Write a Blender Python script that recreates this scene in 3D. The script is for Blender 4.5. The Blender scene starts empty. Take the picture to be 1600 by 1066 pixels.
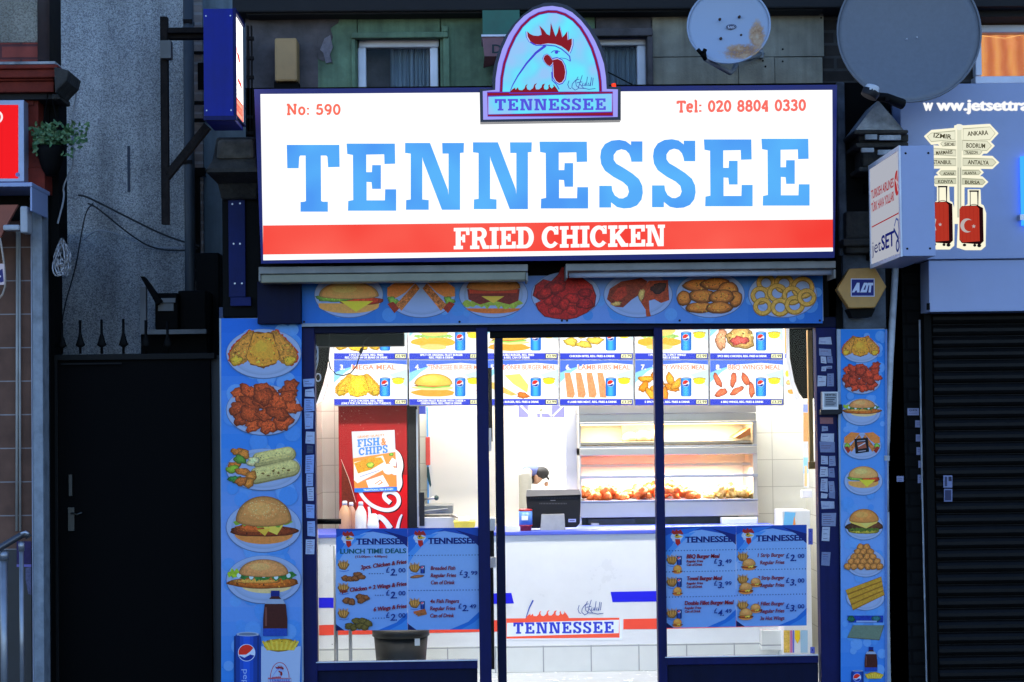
import bpy, math, random
from mathutils import Vector, Matrix, noise
from mathutils.geometry import tessellate_polygon
RD = math.radians
scene = bpy.context.scene
COL = scene.collection

# ---------------------------------------------------------------- camera
CAMLOC = Vector((0.0, -10.0, 1.70))
FPX, CX, CY = 2650.0, 800.0, 591.0            # focal length and optical centre in photo pixels
YAW, PITCH, ROLL = RD(1.0), RD(1.5), RD(0.7)
Fv = Vector((math.sin(YAW) * math.cos(PITCH), math.cos(YAW) * math.cos(PITCH), math.sin(PITCH)))
R0 = Fv.cross(Vector((0, 0, 1))).normalized()
U0 = R0.cross(Fv).normalized()
Rv = R0 * math.cos(ROLL) - U0 * math.sin(ROLL)
Uv = U0 * math.cos(ROLL) + R0 * math.sin(ROLL)
cd = bpy.data.cameras.new('camera')
cam = bpy.data.objects.new('camera', cd); COL.objects.link(cam)
M = Matrix.Identity(4)
for i in range(3):
    M[i][0] = Rv[i]; M[i][1] = Uv[i]; M[i][2] = -Fv[i]; M[i][3] = CAMLOC[i]
cam.matrix_world = M
cd.sensor_width = 36.0
cd.lens = 36.0 * FPX / 1600.0
cd.shift_y = (CY - 533.0) / 1600.0
cd.clip_end = 500
scene.camera = cam

# ---------------------------------------------------------------- world: dusk sky
SUN_EL, SUN_ROT = RD(13), RD(0)
w = bpy.data.worlds.new('World'); scene.world = w; w.use_nodes = True
nt = w.node_tree; nt.nodes.clear()
sky = nt.nodes.new('ShaderNodeTexSky'); sky.sky_type = 'NISHITA'; sky.sun_disc = False
sky.sun_elevation = SUN_EL; sky.sun_rotation = SUN_ROT
sky.air_density = 1.0; sky.dust_density = 0.3; sky.ozone_density = 3.2
tint = nt.nodes.new('ShaderNodeMix'); tint.data_type = 'RGBA'; tint.blend_type = 'MULTIPLY'
tint.inputs[0].default_value = 1.0; tint.inputs[7].default_value = (0.96, 0.95, 1.1, 1)
bg = nt.nodes.new('ShaderNodeBackground'); bg.inputs[1].default_value = 0.15
wo = nt.nodes.new('ShaderNodeOutputWorld')
nt.links.new(sky.outputs[0], tint.inputs[6]); nt.links.new(tint.outputs[2], bg.inputs[0])
nt.links.new(bg.outputs[0], wo.inputs[0])
scene.view_settings.view_transform = 'Standard'
scene.view_settings.look = 'None'
EXPO = 1.5                 # dusk: the camera is opened up until the street reads as in the photograph
KE = 2 ** -EXPO
scene.view_settings.exposure = EXPO
scene.view_settings.gamma = 1.0
scene.view_settings.use_curve_mapping = False
scene.cycles.use_denoising = True
scene.cycles.max_bounces = 6
scene.cycles.transparent_max_bounces = 12
scene.cycles.caustics_reflective = False
scene.cycles.caustics_refractive = False
scene.cycles.sample_clamp_indirect = 6.0

# ---------------------------------------------------------------- lights that the place has (interior ceiling fittings, warmers)
def area(name, loc, rot, sx, sy, power, col=(1, 1, 1), parent=None):
    l = bpy.data.lights.new(name, 'AREA'); l.shape = 'RECTANGLE'; l.size = sx; l.size_y = sy
    l.energy = power * KE; l.color = col
    o = bpy.data.objects.new(name, l); COL.objects.link(o)
    o.location = loc; o.rotation_euler = rot
    if parent: o.parent = parent; o.matrix_parent_inverse = Matrix.Translation(parent.location).inverted()
    return o

# ---------------------------------------------------------------- pixel -> world on a given real plane
def ray(px, py):
    return Fv * FPX + Rv * (px - CX) + Uv * (CY - py)
def P(px, py, Y=0.0):
    d = ray(px, py); return CAMLOC + d * ((Y - CAMLOC.y) / d.y)
def PX(px, py, X):
    d = ray(px, py); return CAMLOC + d * ((X - CAMLOC.x) / d.x)
def Rc(x0, y0, x1, y1, Y=0.0):
    xm, ym = (x0 + x1) / 2, (y0 + y1) / 2
    return P(x0, ym, Y).x, P(x1, ym, Y).x, P(xm, y1, Y).z, P(xm, y0, Y).z
def sc(Y=0.0): return FPX / (Y + 10.0)          # photo pixels per metre at depth Y

def lin(c):
    out = []
    for v in c[:3]:
        v = v / 255.0
        out.append(v / 12.92 if v <= 0.04045 else ((v + 0.055) / 1.055) ** 2.4)
    return tuple(out)

# ---------------------------------------------------------------- object helpers
def empty(name, loc, label=None, cat=None, group=None):
    o = bpy.data.objects.new(name, None); COL.objects.link(o)
    o.location = loc; o.empty_display_size = 0.1
    tag(o, label, cat, group); return o
def tag(o, label=None, cat=None, group=None, kind=None):
    if label: o['label'] = label
    if cat: o['category'] = cat
    if group: o['group'] = group
    if kind: o['kind'] = kind
    return o
def adopt(o, parent):
    if parent is not None:
        o.parent = parent
        o.matrix_parent_inverse = Matrix.Translation(-parent.location) if parent.type == 'EMPTY' else Matrix.Identity(4)
    return o
def copy_thing(o, label=None, delta=(0, 0, 0)):
    r = o.copy(); COL.objects.link(r); r.location = o.location + Vector(delta)
    if label: r['label'] = label
    def kids(src, dst):
        for ch in [q for q in bpy.data.objects if q.parent == src]:
            c = ch.copy(); COL.objects.link(c); c.parent = dst
            kids(ch, c)
    kids(o, r)
    return r

class MB:
    def __init__(s): s.v = []; s.f = []; s.m = []; s.sm = []
    def face(s, pts, mi=0, smooth=False):
        n = len(s.v); s.v += [tuple(p) for p in pts]; s.f.append(tuple(range(n, n + len(pts)))); s.m.append(mi); s.sm.append(smooth)
    def box(s, x0, x1, y0, y1, z0, z1, mi=0):
        if x0 > x1: x0, x1 = x1, x0
        if y0 > y1: y0, y1 = y1, y0
        if z0 > z1: z0, z1 = z1, z0
        n = len(s.v)
        s.v += [(x0, y0, z0), (x1, y0, z0), (x1, y1, z0), (x0, y1, z0), (x0, y0, z1), (x1, y0, z1), (x1, y1, z1), (x0, y1, z1)]
        for q in ((0, 3, 2, 1), (4, 5, 6, 7), (0, 1, 5, 4), (1, 2, 6, 5), (2, 3, 7, 6), (3, 0, 4, 7)):
            s.f.append(tuple(n + i for i in q)); s.m.append(mi); s.sm.append(False)
        return s
    def pbox(s, px0, py0, px1, py1, Y, depth, mi=0):
        x0, x1, z0, z1 = Rc(px0, py0, px1, py1, Y)
        return s.box(x0, x1, Y, Y + depth, z0, z1, mi)
    def hexa(s, a, b, mi=0):
        """prism between two corner loops of the same length"""
        n = len(s.v); k = len(a)
        s.v += [tuple(p) for p in a] + [tuple(p) for p in b]
        s.f.append(tuple(n + i for i in range(k))); s.f.append(tuple(n + k + i for i in reversed(range(k))))
        s.m += [mi] * 2; s.sm += [False] * 2
        for i in range(k):
            j = (i + 1) % k
            s.f.append((n + j, n + i, n + k + i, n + k + j)); s.m.append(mi); s.sm.append(False)
        return s
    def tube(s, pts, r, n=8, mi=0, r2=None, cap=True):
        pts = [Vector(p) for p in pts]; rings = []
        up = Vector((0.13, 0.21, 1)).normalized()
        for i, p in enumerate(pts):
            a = pts[max(0, i - 1)]; b = pts[min(len(pts) - 1, i + 1)]
            t = (b - a).normalized()
            x = t.cross(up)
            if x.length < 1e-3: x = t.cross(Vector((1, 0, 0)))
            x.normalize(); y = t.cross(x).normalized()
            rr = r if r2 is None else r + (r2 - r) * i / max(1, len(pts) - 1)
            base = len(s.v)
            for k in range(n):
                an = 2 * math.pi * k / n
                s.v.append(tuple(p + x * math.cos(an) * rr + y * math.sin(an) * rr))
            rings.append(base)
        for i in range(len(rings) - 1):
            for k in range(n):
                k2 = (k + 1) % n
                s.f.append((rings[i] + k, rings[i] + k2, rings[i + 1] + k2, rings[i + 1] + k)); s.m.append(mi); s.sm.append(True)
        if cap:
            s.f.append(tuple(rings[0] + k for k in reversed(range(n)))); s.m.append(mi); s.sm.append(False)
            s.f.append(tuple(rings[-1] + k for k in range(n))); s.m.append(mi); s.sm.append(False)
        return s
    def lathe(s, c, prof, n=20, mi=0, ax='z', sy=1.0):
        c = Vector(c); rings = []
        for (r, h) in prof:
            base = len(s.v)
            for k in range(n):
                an = 2 * math.pi * k / n; a, b = math.cos(an) * r, math.sin(an) * r * sy
                p = {'z': (a, b, h), 'y': (a, h, b), 'x': (h, a, b)}[ax]
                s.v.append(tuple(c + Vector(p)))
            rings.append(base)
        for i in range(len(rings) - 1):
            for k in range(n):
                k2 = (k + 1) % n
                s.f.append((rings[i] + k, rings[i] + k2, rings[i + 1] + k2, rings[i + 1] + k)); s.m.append(mi); s.sm.append(True)
        s.f.append(tuple(rings[0] + k for k in reversed(range(n)))); s.m.append(mi); s.sm.append(False)
        s.f.append(tuple(rings[-1] + k for k in range(n))); s.m.append(mi); s.sm.append(False)
        return s
    def prism(s, poly, back, mi=0, mi_side=None):
        """poly: list of world points (planar, maybe concave); back: Vector offset"""
        if mi_side is None: mi_side = mi
        poly = [Vector(p) for p in poly]; tris = tessellate_polygon([poly]); k = len(poly); n = len(s.v)
        s.v += [tuple(p) for p in poly] + [tuple(p + back) for p in poly]
        for t in tris:
            s.f.append(tuple(n + i for i in t)); s.m.append(mi); s.sm.append(False)
            s.f.append(tuple(n + k + i for i in reversed(t))); s.m.append(mi); s.sm.append(False)
        for i in range(k):
            j = (i + 1) % k
            s.f.append((n + i, n + j, n + k + j, n + k + i)); s.m.append(mi_side); s.sm.append(False)
        return s
    def each(s, name, mats, parent=None, bevel=0.0):
        """one mesh object per separate piece"""
        p = list(range(len(s.v)))
        def fnd(i):
            while p[i] != i: p[i] = p[p[i]]; i = p[i]
            return i
        for f in s.f:
            for i in f[1:]: p[fnd(f[0])] = fnd(i)
        grp = {}
        for k, f in enumerate(s.f): grp.setdefault(fnd(f[0]), []).append(k)
        out = []
        for ks in grp.values():
            m = MB(); ids = {}
            for k in ks:
                for i in s.f[k]:
                    if i not in ids: ids[i] = len(m.v); m.v.append(s.v[i])
                m.f.append(tuple(ids[i] for i in s.f[k])); m.m.append(s.m[k]); m.sm.append(s.sm[k])
            out.append(m.build(name, mats, parent, bevel))
        return out
    def build(s, name, mats, parent=None, bevel=0.0, fix=True):
        me = bpy.data.meshes.new(name)
        me.from_pydata(s.v, [], s.f)
        if not isinstance(mats, (list, tuple)): mats = [mats]
        for m in mats: me.materials.append(m)
        me.polygons.foreach_set('material_index', s.m)
        me.polygons.foreach_set('use_smooth', s.sm)
        if fix:
            import bmesh
            bm = bmesh.new(); bm.from_mesh(me); bmesh.ops.remove_doubles(bm, verts=bm.verts, dist=1e-6)
            bmesh.ops.recalc_face_normals(bm, faces=bm.faces)
            bm.to_mesh(me); bm.free()
        me.update()
        o = bpy.data.objects.new(name, me); COL.objects.link(o)
        if bevel > 0:
            b = o.modifiers.new('bevel', 'BEVEL'); b.width = bevel; b.segments = 2; b.limit_method = 'ANGLE'; b.angle_limit = RD(40)
        adopt(o, parent)
        return o

# ---------------------------------------------------------------- materials
def newmat(name):
    m = bpy.data.materials.new(name); m.use_nodes = True
    nt = m.node_tree; nt.nodes.clear()
    out = nt.nodes.new('ShaderNodeOutputMaterial')
    return m, nt, out
def N(nt, t, **kw):
    n = nt.nodes.new(t)
    for k, v in kw.items(): setattr(n, k, v)
    return n
def ramp(nt, stops):
    r = N(nt, 'ShaderNodeValToRGB'); e = r.color_ramp.elements
    while len(e) < len(stops): e.new(0.5)
    for i, (p, c) in enumerate(stops):
        e[i].position = p; e[i].color = (*c[:3], 1) if not isinstance(c, (int, float)) else (c, c, c, 1)
    return r
def mat(name, col, rough=0.6, metal=0.0, var=0.25, scale=6.0, bump=0.0, bscale=60.0, dirt=0.0, spec=0.5, streak=0.0):
    """painted / plain surface with mottled colour, optional dirt blotches, rain streaks and fine bump. col is linear."""
    m, nt, out = newmat(name)
    b = N(nt, 'ShaderNodeBsdfPrincipled'); b.inputs['Roughness'].default_value = rough; b.inputs['Metallic'].default_value = metal
    b.inputs['Specular IOR Level'].default_value = spec
    tc = N(nt, 'ShaderNodeTexCoord'); L = nt.links.new
    n1 = N(nt, 'ShaderNodeTexNoise'); n1.inputs['Scale'].default_value = scale; n1.inputs['Detail'].default_value = 6; n1.inputs['Roughness'].default_value = 0.65
    L(tc.outputs['Object'], n1.inputs['Vector'])
    r = ramp(nt, [(0.25, tuple(c * (1 - var) for c in col)), (0.75, tuple(min(1, c * (1 + var)) for c in col))])
    L(n1.outputs['Fac'], r.inputs[0]); cur = r.outputs[0]
    if dirt > 0:
        n2 = N(nt, 'ShaderNodeTexNoise'); n2.inputs['Scale'].default_value = scale * 0.6; n2.inputs['Detail'].default_value = 8
        L(tc.outputs['Object'], n2.inputs['Vector'])
        r2 = ramp(nt, [(0.48, 0.0), (0.7, 1.0)]); L(n2.outputs['Fac'], r2.inputs[0])
        mu = N(nt, 'ShaderNodeMath', operation='MULTIPLY'); L(r2.outputs[0], mu.inputs[0]); mu.inputs[1].default_value = dirt
        mx = N(nt, 'ShaderNodeMix', data_type='RGBA'); L(mu.outputs[0], mx.inputs[0]); L(cur, mx.inputs[6]); mx.inputs[7].default_value = tuple(c * 0.25 for c in col) + (1,)
        cur = mx.outputs[2]
    if streak > 0:
        mp = N(nt, 'ShaderNodeMapping'); mp.inputs['Scale'].default_value = (18, 18, 0.9); L(tc.outputs['Object'], mp.inputs[0])
        n3 = N(nt, 'ShaderNodeTexNoise'); n3.inputs['Scale'].default_value = 1.2; n3.inputs['Detail'].default_value = 5; L(mp.outputs[0], n3.inputs['Vector'])
        r3 = ramp(nt, [(0.45, 0.0), (0.75, 1.0)]); L(n3.outputs['Fac'], r3.inputs[0])
        mu = N(nt, 'ShaderNodeMath', operation='MULTIPLY'); L(r3.outputs[0], mu.inputs[0]); mu.inputs[1].default_value = streak
        mx = N(nt, 'ShaderNodeMix', data_type='RGBA'); L(mu.outputs[0], mx.inputs[0]); L(cur, mx.inputs[6]); mx.inputs[7].default_value = tuple(c * 0.3 for c in col) + (1,)
        cur = mx.outputs[2]
    L(cur, b.inputs['Base Color'])
    rr = N(nt, 'ShaderNodeMapRange'); rr.inputs[3].default_value = max(0.03, rough - 0.12); rr.inputs[4].default_value = min(1, rough + 0.12)
    L(n1.outputs['Fac'], rr.inputs[0]); L(rr.outputs[0], b.inputs['Roughness'])
    if bump > 0:
        nb = N(nt, 'ShaderNodeTexNoise'); nb.inputs['Scale'].default_value = bscale; nb.inputs['Detail'].default_value = 5
        L(tc.outputs['Object'], nb.inputs['Vector'])
        bp = N(nt, 'ShaderNodeBump'); bp.inputs['Strength'].default_value = bump; bp.inputs['Distance'].default_value = 0.01
        L(nb.outputs['Fac'], bp.inputs['Height']); L(bp.outputs[0], b.inputs['Normal'])
    L(b.outputs[0], out.inputs[0])
    return m
def speckle(name, base, dark, light, scale=120.0, amt=0.5, streak=0.0):
    """pebbledash render: small stones of several tones with a real bump"""
    m, nt, out = newmat(name); L = nt.links.new
    b = N(nt, 'ShaderNodeBsdfPrincipled'); b.inputs['Roughness'].default_value = 0.95; b.inputs['Specular IOR Level'].default_value = 0.15
    tc = N(nt, 'ShaderNodeTexCoord')
    v = N(nt, 'ShaderNodeTexVoronoi'); v.inputs['Scale'].default_value = scale; L(tc.outputs['Object'], v.inputs['Vector'])
    sp = N(nt, 'ShaderNodeSeparateColor'); L(v.outputs['Color'], sp.inputs[0])
    r = ramp(nt, [(0.0, dark), (0.28, dark), (0.42, base), (0.8, base), (1.0, light)]); L(sp.outputs[0], r.inputs[0])
    n1 = N(nt, 'ShaderNodeTexNoise'); n1.inputs['Scale'].default_value = 1.3; n1.inputs['Detail'].default_value = 7; L(tc.outputs['Object'], n1.inputs['Vector'])
    r1 = ramp(nt, [(0.3, 0.55), (0.7, 1.15)]); L(n1.outputs['Fac'], r1.inputs[0])
    mx = N(nt, 'ShaderNodeMix', data_type='RGBA', blend_type='MULTIPLY'); mx.inputs[0].default_value = 1; L(r.outputs[0], mx.inputs[6]); L(r1.outputs[0], mx.inputs[7])
    cur = mx.outputs[2]
    if streak > 0:
        mp = N(nt, 'ShaderNodeMapping'); mp.inputs['Scale'].default_value = (5, 5, 0.35); L(tc.outputs['Object'], mp.inputs[0])
        n3 = N(nt, 'ShaderNodeTexNoise'); n3.inputs['Scale'].default_value = 1.0; n3.inputs['Detail'].default_value = 5; L(mp.outputs[0], n3.inputs['Vector'])
        r3 = ramp(nt, [(0.4, 1.0), (0.72, 1 - streak)]); L(n3.outputs['Fac'], r3.inputs[0])
        m2 = N(nt, 'ShaderNodeMix', data_type='RGBA', blend_type='MULTIPLY'); m2.inputs[0].default_value = 1; L(cur, m2.inputs[6]); L(r3.outputs[0], m2.inputs[7]); cur = m2.outputs[2]
    L(cur, b.inputs['Base Color'])
    bp = N(nt, 'ShaderNodeBump'); bp.inputs['Strength'].default_value = 0.7; bp.inputs['Distance'].default_value = 0.006
    L(v.outputs['Distance'], bp.inputs['Height']); bp.invert = True; L(bp.outputs[0], b.inputs['Normal'])
    L(b.outputs[0], out.inputs[0]); return m
def bricks(name, c1, c2, mortar, bw=0.22, bh=0.072, mw=0.01, rough=0.85, offset=0.5, bump=0.5, noise_amt=0.5, spec=.4):
    m, nt, out = newmat(name); L = nt.links.new
    b = N(nt, 'ShaderNodeBsdfPrincipled'); b.inputs['Roughness'].default_value = rough; b.inputs['Specular IOR Level'].default_value = spec
    tc = N(nt, 'ShaderNodeTexCoord')
    sx = N(nt, 'ShaderNodeSeparateXYZ'); L(tc.outputs['Object'], sx.inputs[0])
    ad = N(nt, 'ShaderNodeMath', operation='ADD'); L(sx.outputs[0], ad.inputs[0]); L(sx.outputs[1], ad.inputs[1])
    cx = N(nt, 'ShaderNodeCombineXYZ'); L(ad.outputs[0], cx.inputs[0]); L(sx.outputs[2], cx.inputs[1])
    br = N(nt, 'ShaderNodeTexBrick'); br.offset = offset; L(cx.outputs[0], br.inputs['Vector'])
    br.inputs['Color1'].default_value = (*c1, 1); br.inputs['Color2'].default_value = (*c2, 1); br.inputs['Mortar'].default_value = (*mortar, 1)
    br.inputs['Scale'].default_value = 1.0; br.inputs['Brick Width'].default_value = bw; br.inputs['Row Height'].default_value = bh
    br.inputs['Mortar Size'].default_value = mw; br.inputs['Mortar Smooth'].default_value = 0.3
    n1 = N(nt, 'ShaderNodeTexNoise'); n1.inputs['Scale'].default_value = 9; n1.inputs['Detail'].default_value = 8; L(tc.outputs['Object'], n1.inputs['Vector'])
    r1 = ramp(nt, [(0.25, 1 - noise_amt), (0.75, 1 + noise_amt * 0.4)]); L(n1.outputs['Fac'], r1.inputs[0])
    mx = N(nt, 'ShaderNodeMix', data_type='RGBA', blend_type='MULTIPLY'); mx.inputs[0].default_value = 1; L(br.outputs['Color'], mx.inputs[6]); L(r1.outputs[0], mx.inputs[7])
    L(mx.outputs[2], b.inputs['Base Color'])
    bp = N(nt, 'ShaderNodeBump'); bp.inputs['Strength'].default_value = bump; bp.inputs['Distance'].default_value = 0.006; bp.invert = True
    L(br.outputs['Fac'], bp.inputs['Height']); L(bp.outputs[0], b.inputs['Normal'])
    L(b.outputs[0], out.inputs[0]); return m
def emit(name, col, strength, var=0.0, scale=3.0):
    m, nt, out = newmat(name); L = nt.links.new
    e = N(nt, 'ShaderNodeEmission'); e.inputs[1].default_value = strength * KE; e.inputs[0].default_value = (*col, 1)
    if var > 0:
        tc = N(nt, 'ShaderNodeTexCoord'); n1 = N(nt, 'ShaderNodeTexNoise'); n1.inputs['Scale'].default_value = scale; n1.inputs['Detail'].default_value = 2
        L(tc.outputs['Object'], n1.inputs['Vector'])
        r = ramp(nt, [(0.3, tuple(c * (1 - var) for c in col)), (0.7, tuple(c * (1 + var) for c in col))]); L(n1.outputs['Fac'], r.inputs[0]); L(r.outputs[0], e.inputs[0])
    L(e.outputs[0], out.inputs[0]); return m
def print_mat(name, emission=0.0, rough=0.35):
    """printed graphics: the ink colour is stored per face; alpha is how grainy the printed picture is"""
    m, nt, out = newmat(name); L = nt.links.new
    at = N(nt, 'ShaderNodeAttribute', attribute_name='ink')
    tc = N(nt, 'ShaderNodeTexCoord')
    n1 = N(nt, 'ShaderNodeTexNoise'); n1.inputs['Scale'].default_value = 70; n1.inputs['Detail'].default_value = 8; n1.inputs['Roughness'].default_value = 0.85; n1.inputs['Distortion'].default_value = .6
    L(tc.outputs['Object'], n1.inputs['Vector'])
    r = ramp(nt, [(0.3, -1.0), (0.7, 1.0)])
    mr = N(nt, 'ShaderNodeMapRange'); mr.inputs[1].default_value = 0.36; mr.inputs[2].default_value = 0.64; mr.inputs[3].default_value = -1.25; mr.inputs[4].default_value = 1.25
    L(n1.outputs['Fac'], mr.inputs[0])
    mu = N(nt, 'ShaderNodeMath', operation='MULTIPLY'); L(mr.outputs[0], mu.inputs[0]); L(at.outputs['Alpha'], mu.inputs[1])
    ad = N(nt, 'ShaderNodeMath', operation='ADD'); L(mu.outputs[0], ad.inputs[0]); ad.inputs[1].default_value = 1.0
    nt.nodes.remove(r)
    sc_ = N(nt, 'ShaderNodeVectorMath', operation='SCALE'); L(at.outputs['Color'], sc_.inputs[0]); L(ad.outputs[0], sc_.inputs['Scale'])
    if emission > 0:
        e = N(nt, 'ShaderNodeEmission'); e.inputs[1].default_value = emission * KE; L(sc_.outputs[0], e.inputs[0]); L(e.outputs[0], out.inputs[0])
    else:
        b = N(nt, 'ShaderNodeBsdfPrincipled'); b.inputs['Roughness'].default_value = rough; b.inputs['Specular IOR Level'].default_value = 0.15
        L(sc_.outputs[0], b.inputs['Base Color']); L(b.outputs[0], out.inputs[0])
    return m
def glass_mat(name, tintc=(0.97, 0.98, 0.98), gloss=0.05):
    m, nt, out = newmat(name); L = nt.links.new
    t = N(nt, 'ShaderNodeBsdfTransparent'); t.inputs[0].default_value = (*tintc, 1)
    g = N(nt, 'ShaderNodeBsdfGlossy'); g.inputs['Roughness'].default_value = 0.02
    fr = N(nt, 'ShaderNodeFresnel'); fr.inputs[0].default_value = 1.16
    mx = N(nt, 'ShaderNodeMixShader'); L(fr.outputs[0], mx.inputs[0]); L(t.outputs[0], mx.inputs[1]); L(g.outputs[0], mx.inputs[2])
    L(mx.outputs[0], out.inputs[0]); return m

PRINT = print_mat('printed_vinyl')
EPRINT = print_mat('backlit_print', emission=1.45)
SPRINT = print_mat('backlit_sign_print', emission=1.0)

# ---------------------------------------------------------------- canvas for flat printed graphics
LAY = 0.00006
class Canvas:
    def __init__(s, fn, gain=1.0, warm=0.0):
        s.warm = warm; s.fn = fn; s.v = []; s.f = []; s.c = []; s.k = 1; s.gain = gain
    def _add(s, pts, faces, col, mott, step=True):
        n = len(s.v); l = s.k * LAY
        s.v += [tuple(s.fn(p[0], p[1], l)) for p in pts]
        if s.warm and col[0] > col[2] + 18: col = (min(255, col[0] * (1 + .38 * s.warm)), col[1] * (1 + .06 * s.warm), col[2] * (1 - .35 * s.warm))
        c = lin(col)
        for f in faces:
            s.f.append(tuple(n + i for i in f)); s.c.append((c[0] * s.gain, c[1] * s.gain, c[2] * s.gain, mott))
        if step: s.k += 1
    def poly(s, pts, col, mott=0.0, holes=None, step=True):
        loops = [[Vector((p[0], p[1], 0)) for p in pts]] + [[Vector((p[0], p[1], 0)) for p in h] for h in (holes or [])]
        tris = tessellate_polygon(loops); allp = [p for lp in loops for p in lp]
        s._add([(p.x, p.y) for p in allp], tris, col, mott, step)
    def rect(s, x0, y0, x1, y1, col, mott=0.0, step=True):
        s._add([(x0, y0), (x1, y0), (x1, y1), (x0, y1)], [(0, 1, 2, 3)], col, mott, step)
    def ell(s, cx, cy, rx, ry, col, mott=0.0, n=28, rot=0.0, a0=0, a1=360, step=True):
        pts = []
        for i in range(n + (0 if a1 - a0 >= 360 else 1)):
            a = RD(a0 + (a1 - a0) * i / n); x, y = math.cos(a) * rx, math.sin(a) * ry
            c, q = math.cos(rot), math.sin(rot); pts.append((cx + x * c - y * q, cy + x * q + y * c))
        s._add(pts, [tuple(range(len(pts)))], col, mott, step)
    def blob(s, cx, cy, rx, ry, col, mott=0.25, seed=0, jag=0.14, n=26, rot=0.0, step=True):
        if step and mott >= .2 and rx * ry > 12:      # the printed photograph of a rounded piece: dark rim, mid tone, light top
            for k, f, dy in ((1.0, .55, 0), (.92, .78, -.03), (.78, .95, -.06), (.52, 1.08, -.12)):
                s.blob(cx, cy + ry * dy, rx * k, ry * k, tuple(min(255, v * f) for v in col), mott, seed, jag, n, rot, False); s.k += 1
            s.dabs(cx, cy, rx * .8, ry * .8, col, 7 if rx * ry < 120 else 16, seed, .9)
            return
        rn = random.Random(seed); ph = [rn.uniform(0, 6.28) for _ in range(4)]; pts = []
        for i in range(n):
            a = 2 * math.pi * i / n
            k = 1 + jag * (0.5 * math.sin(2 * a + ph[0]) + 0.35 * math.sin(3 * a + ph[1]) + 0.3 * math.sin(5 * a + ph[2]) + 0.25 * math.sin(9 * a + ph[3]) + rn.uniform(-.25, .25))
            x, y = math.cos(a) * rx * k, math.sin(a) * ry * k; c, q = math.cos(rot), math.sin(rot)
            pts.append((cx + x * c - y * q, cy + x * q + y * c))
        s._add(pts, tessellate_polygon([[Vector((p[0], p[1], 0)) for p in pts]]), col, mott, step)
    def dabs(s, cx, cy, rx, ry, col, n, seed, size=1.0):
        """crumbs, glints and dark creases of the photographed food"""
        rn = random.Random(seed * 7 + 5); d = math.sqrt(rx * ry) * .13 * size
        for i in range(n):
            a = rn.uniform(0, 6.28); r = math.sqrt(rn.random()); f = rn.choice((.5, .62, .75, 1.15, 1.3, 1.45))
            s.blob(cx + rx * r * math.cos(a), cy + ry * r * math.sin(a), d * rn.uniform(.5, 1.5), d * rn.uniform(.35, .9), tuple(min(255, v * f) for v in col), .3, seed + i, .35, 7, rn.uniform(0, 3), False)
        s.k += 1
    def line(s, pts, wd, col, closed=False, w1=None, mott=0.0, step=True):
        n = len(pts); Lp = []; Rp = []
        for i in range(n):
            if closed: a, b = pts[i - 1], pts[(i + 1) % n]
            else: a, b = pts[max(0, i - 1)], pts[min(n - 1, i + 1)]
            p = pts[i]
            def un(u, v):
                dx, dy = v[0] - u[0], v[1] - u[1]; l = math.hypot(dx, dy) or 1; return dx / l, dy / l
            t = un(a, b); k = 1.0
            if (closed or 0 < i < n - 1):
                t1 = un(a, p); d = t1[0] * t[0] + t1[1] * t[1]; k = 1 / max(0.45, abs(d))
            ww = wd if w1 is None else wd + (w1 - wd) * i / max(1, n - 1)
            nx, ny = -t[1] * ww / 2 * k, t[0] * ww / 2 * k
            Lp.append((p[0] + nx, p[1] + ny)); Rp.append((p[0] - nx, p[1] - ny))
        faces = [(i, i + 1, n + i + 1, n + i) for i in range(n - 1)]
        if closed: faces.append((n - 1, 0, n, 2 * n - 1))
        s._add(Lp + Rp, faces, col, mott, step)
    def mesh2d(s, pts, faces, col, step=True): s._add(pts, faces, col, 0.0, step)
    def build(s, name, material, parent=None):
        me = bpy.data.meshes.new(name); me.from_pydata(s.v, [], s.f); me.materials.append(material)
        at = me.color_attributes.new('ink', 'FLOAT_COLOR', 'CORNER'); data = []
        for i, f in enumerate(s.f): data += list(s.c[i]) * len(f)
        at.data.foreach_set('color', data); me.update()
        o = bpy.data.objects.new(name, me); COL.objects.link(o); adopt(o, parent); return o

def planeY(Y):                      # graphics given directly in photo pixels, on the real plane at depth Y
    return lambda a, b, l: P(a, b, Y - l)
def rectmap(x0, x1, z0, z1, Y):     # graphics in a local frame a: 0..1 left-right, b: 0..1 top-bottom
    return lambda a, b, l: Vector((x0 + (x1 - x0) * a, Y - l, z1 + (z0 - z1) * b))

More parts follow.
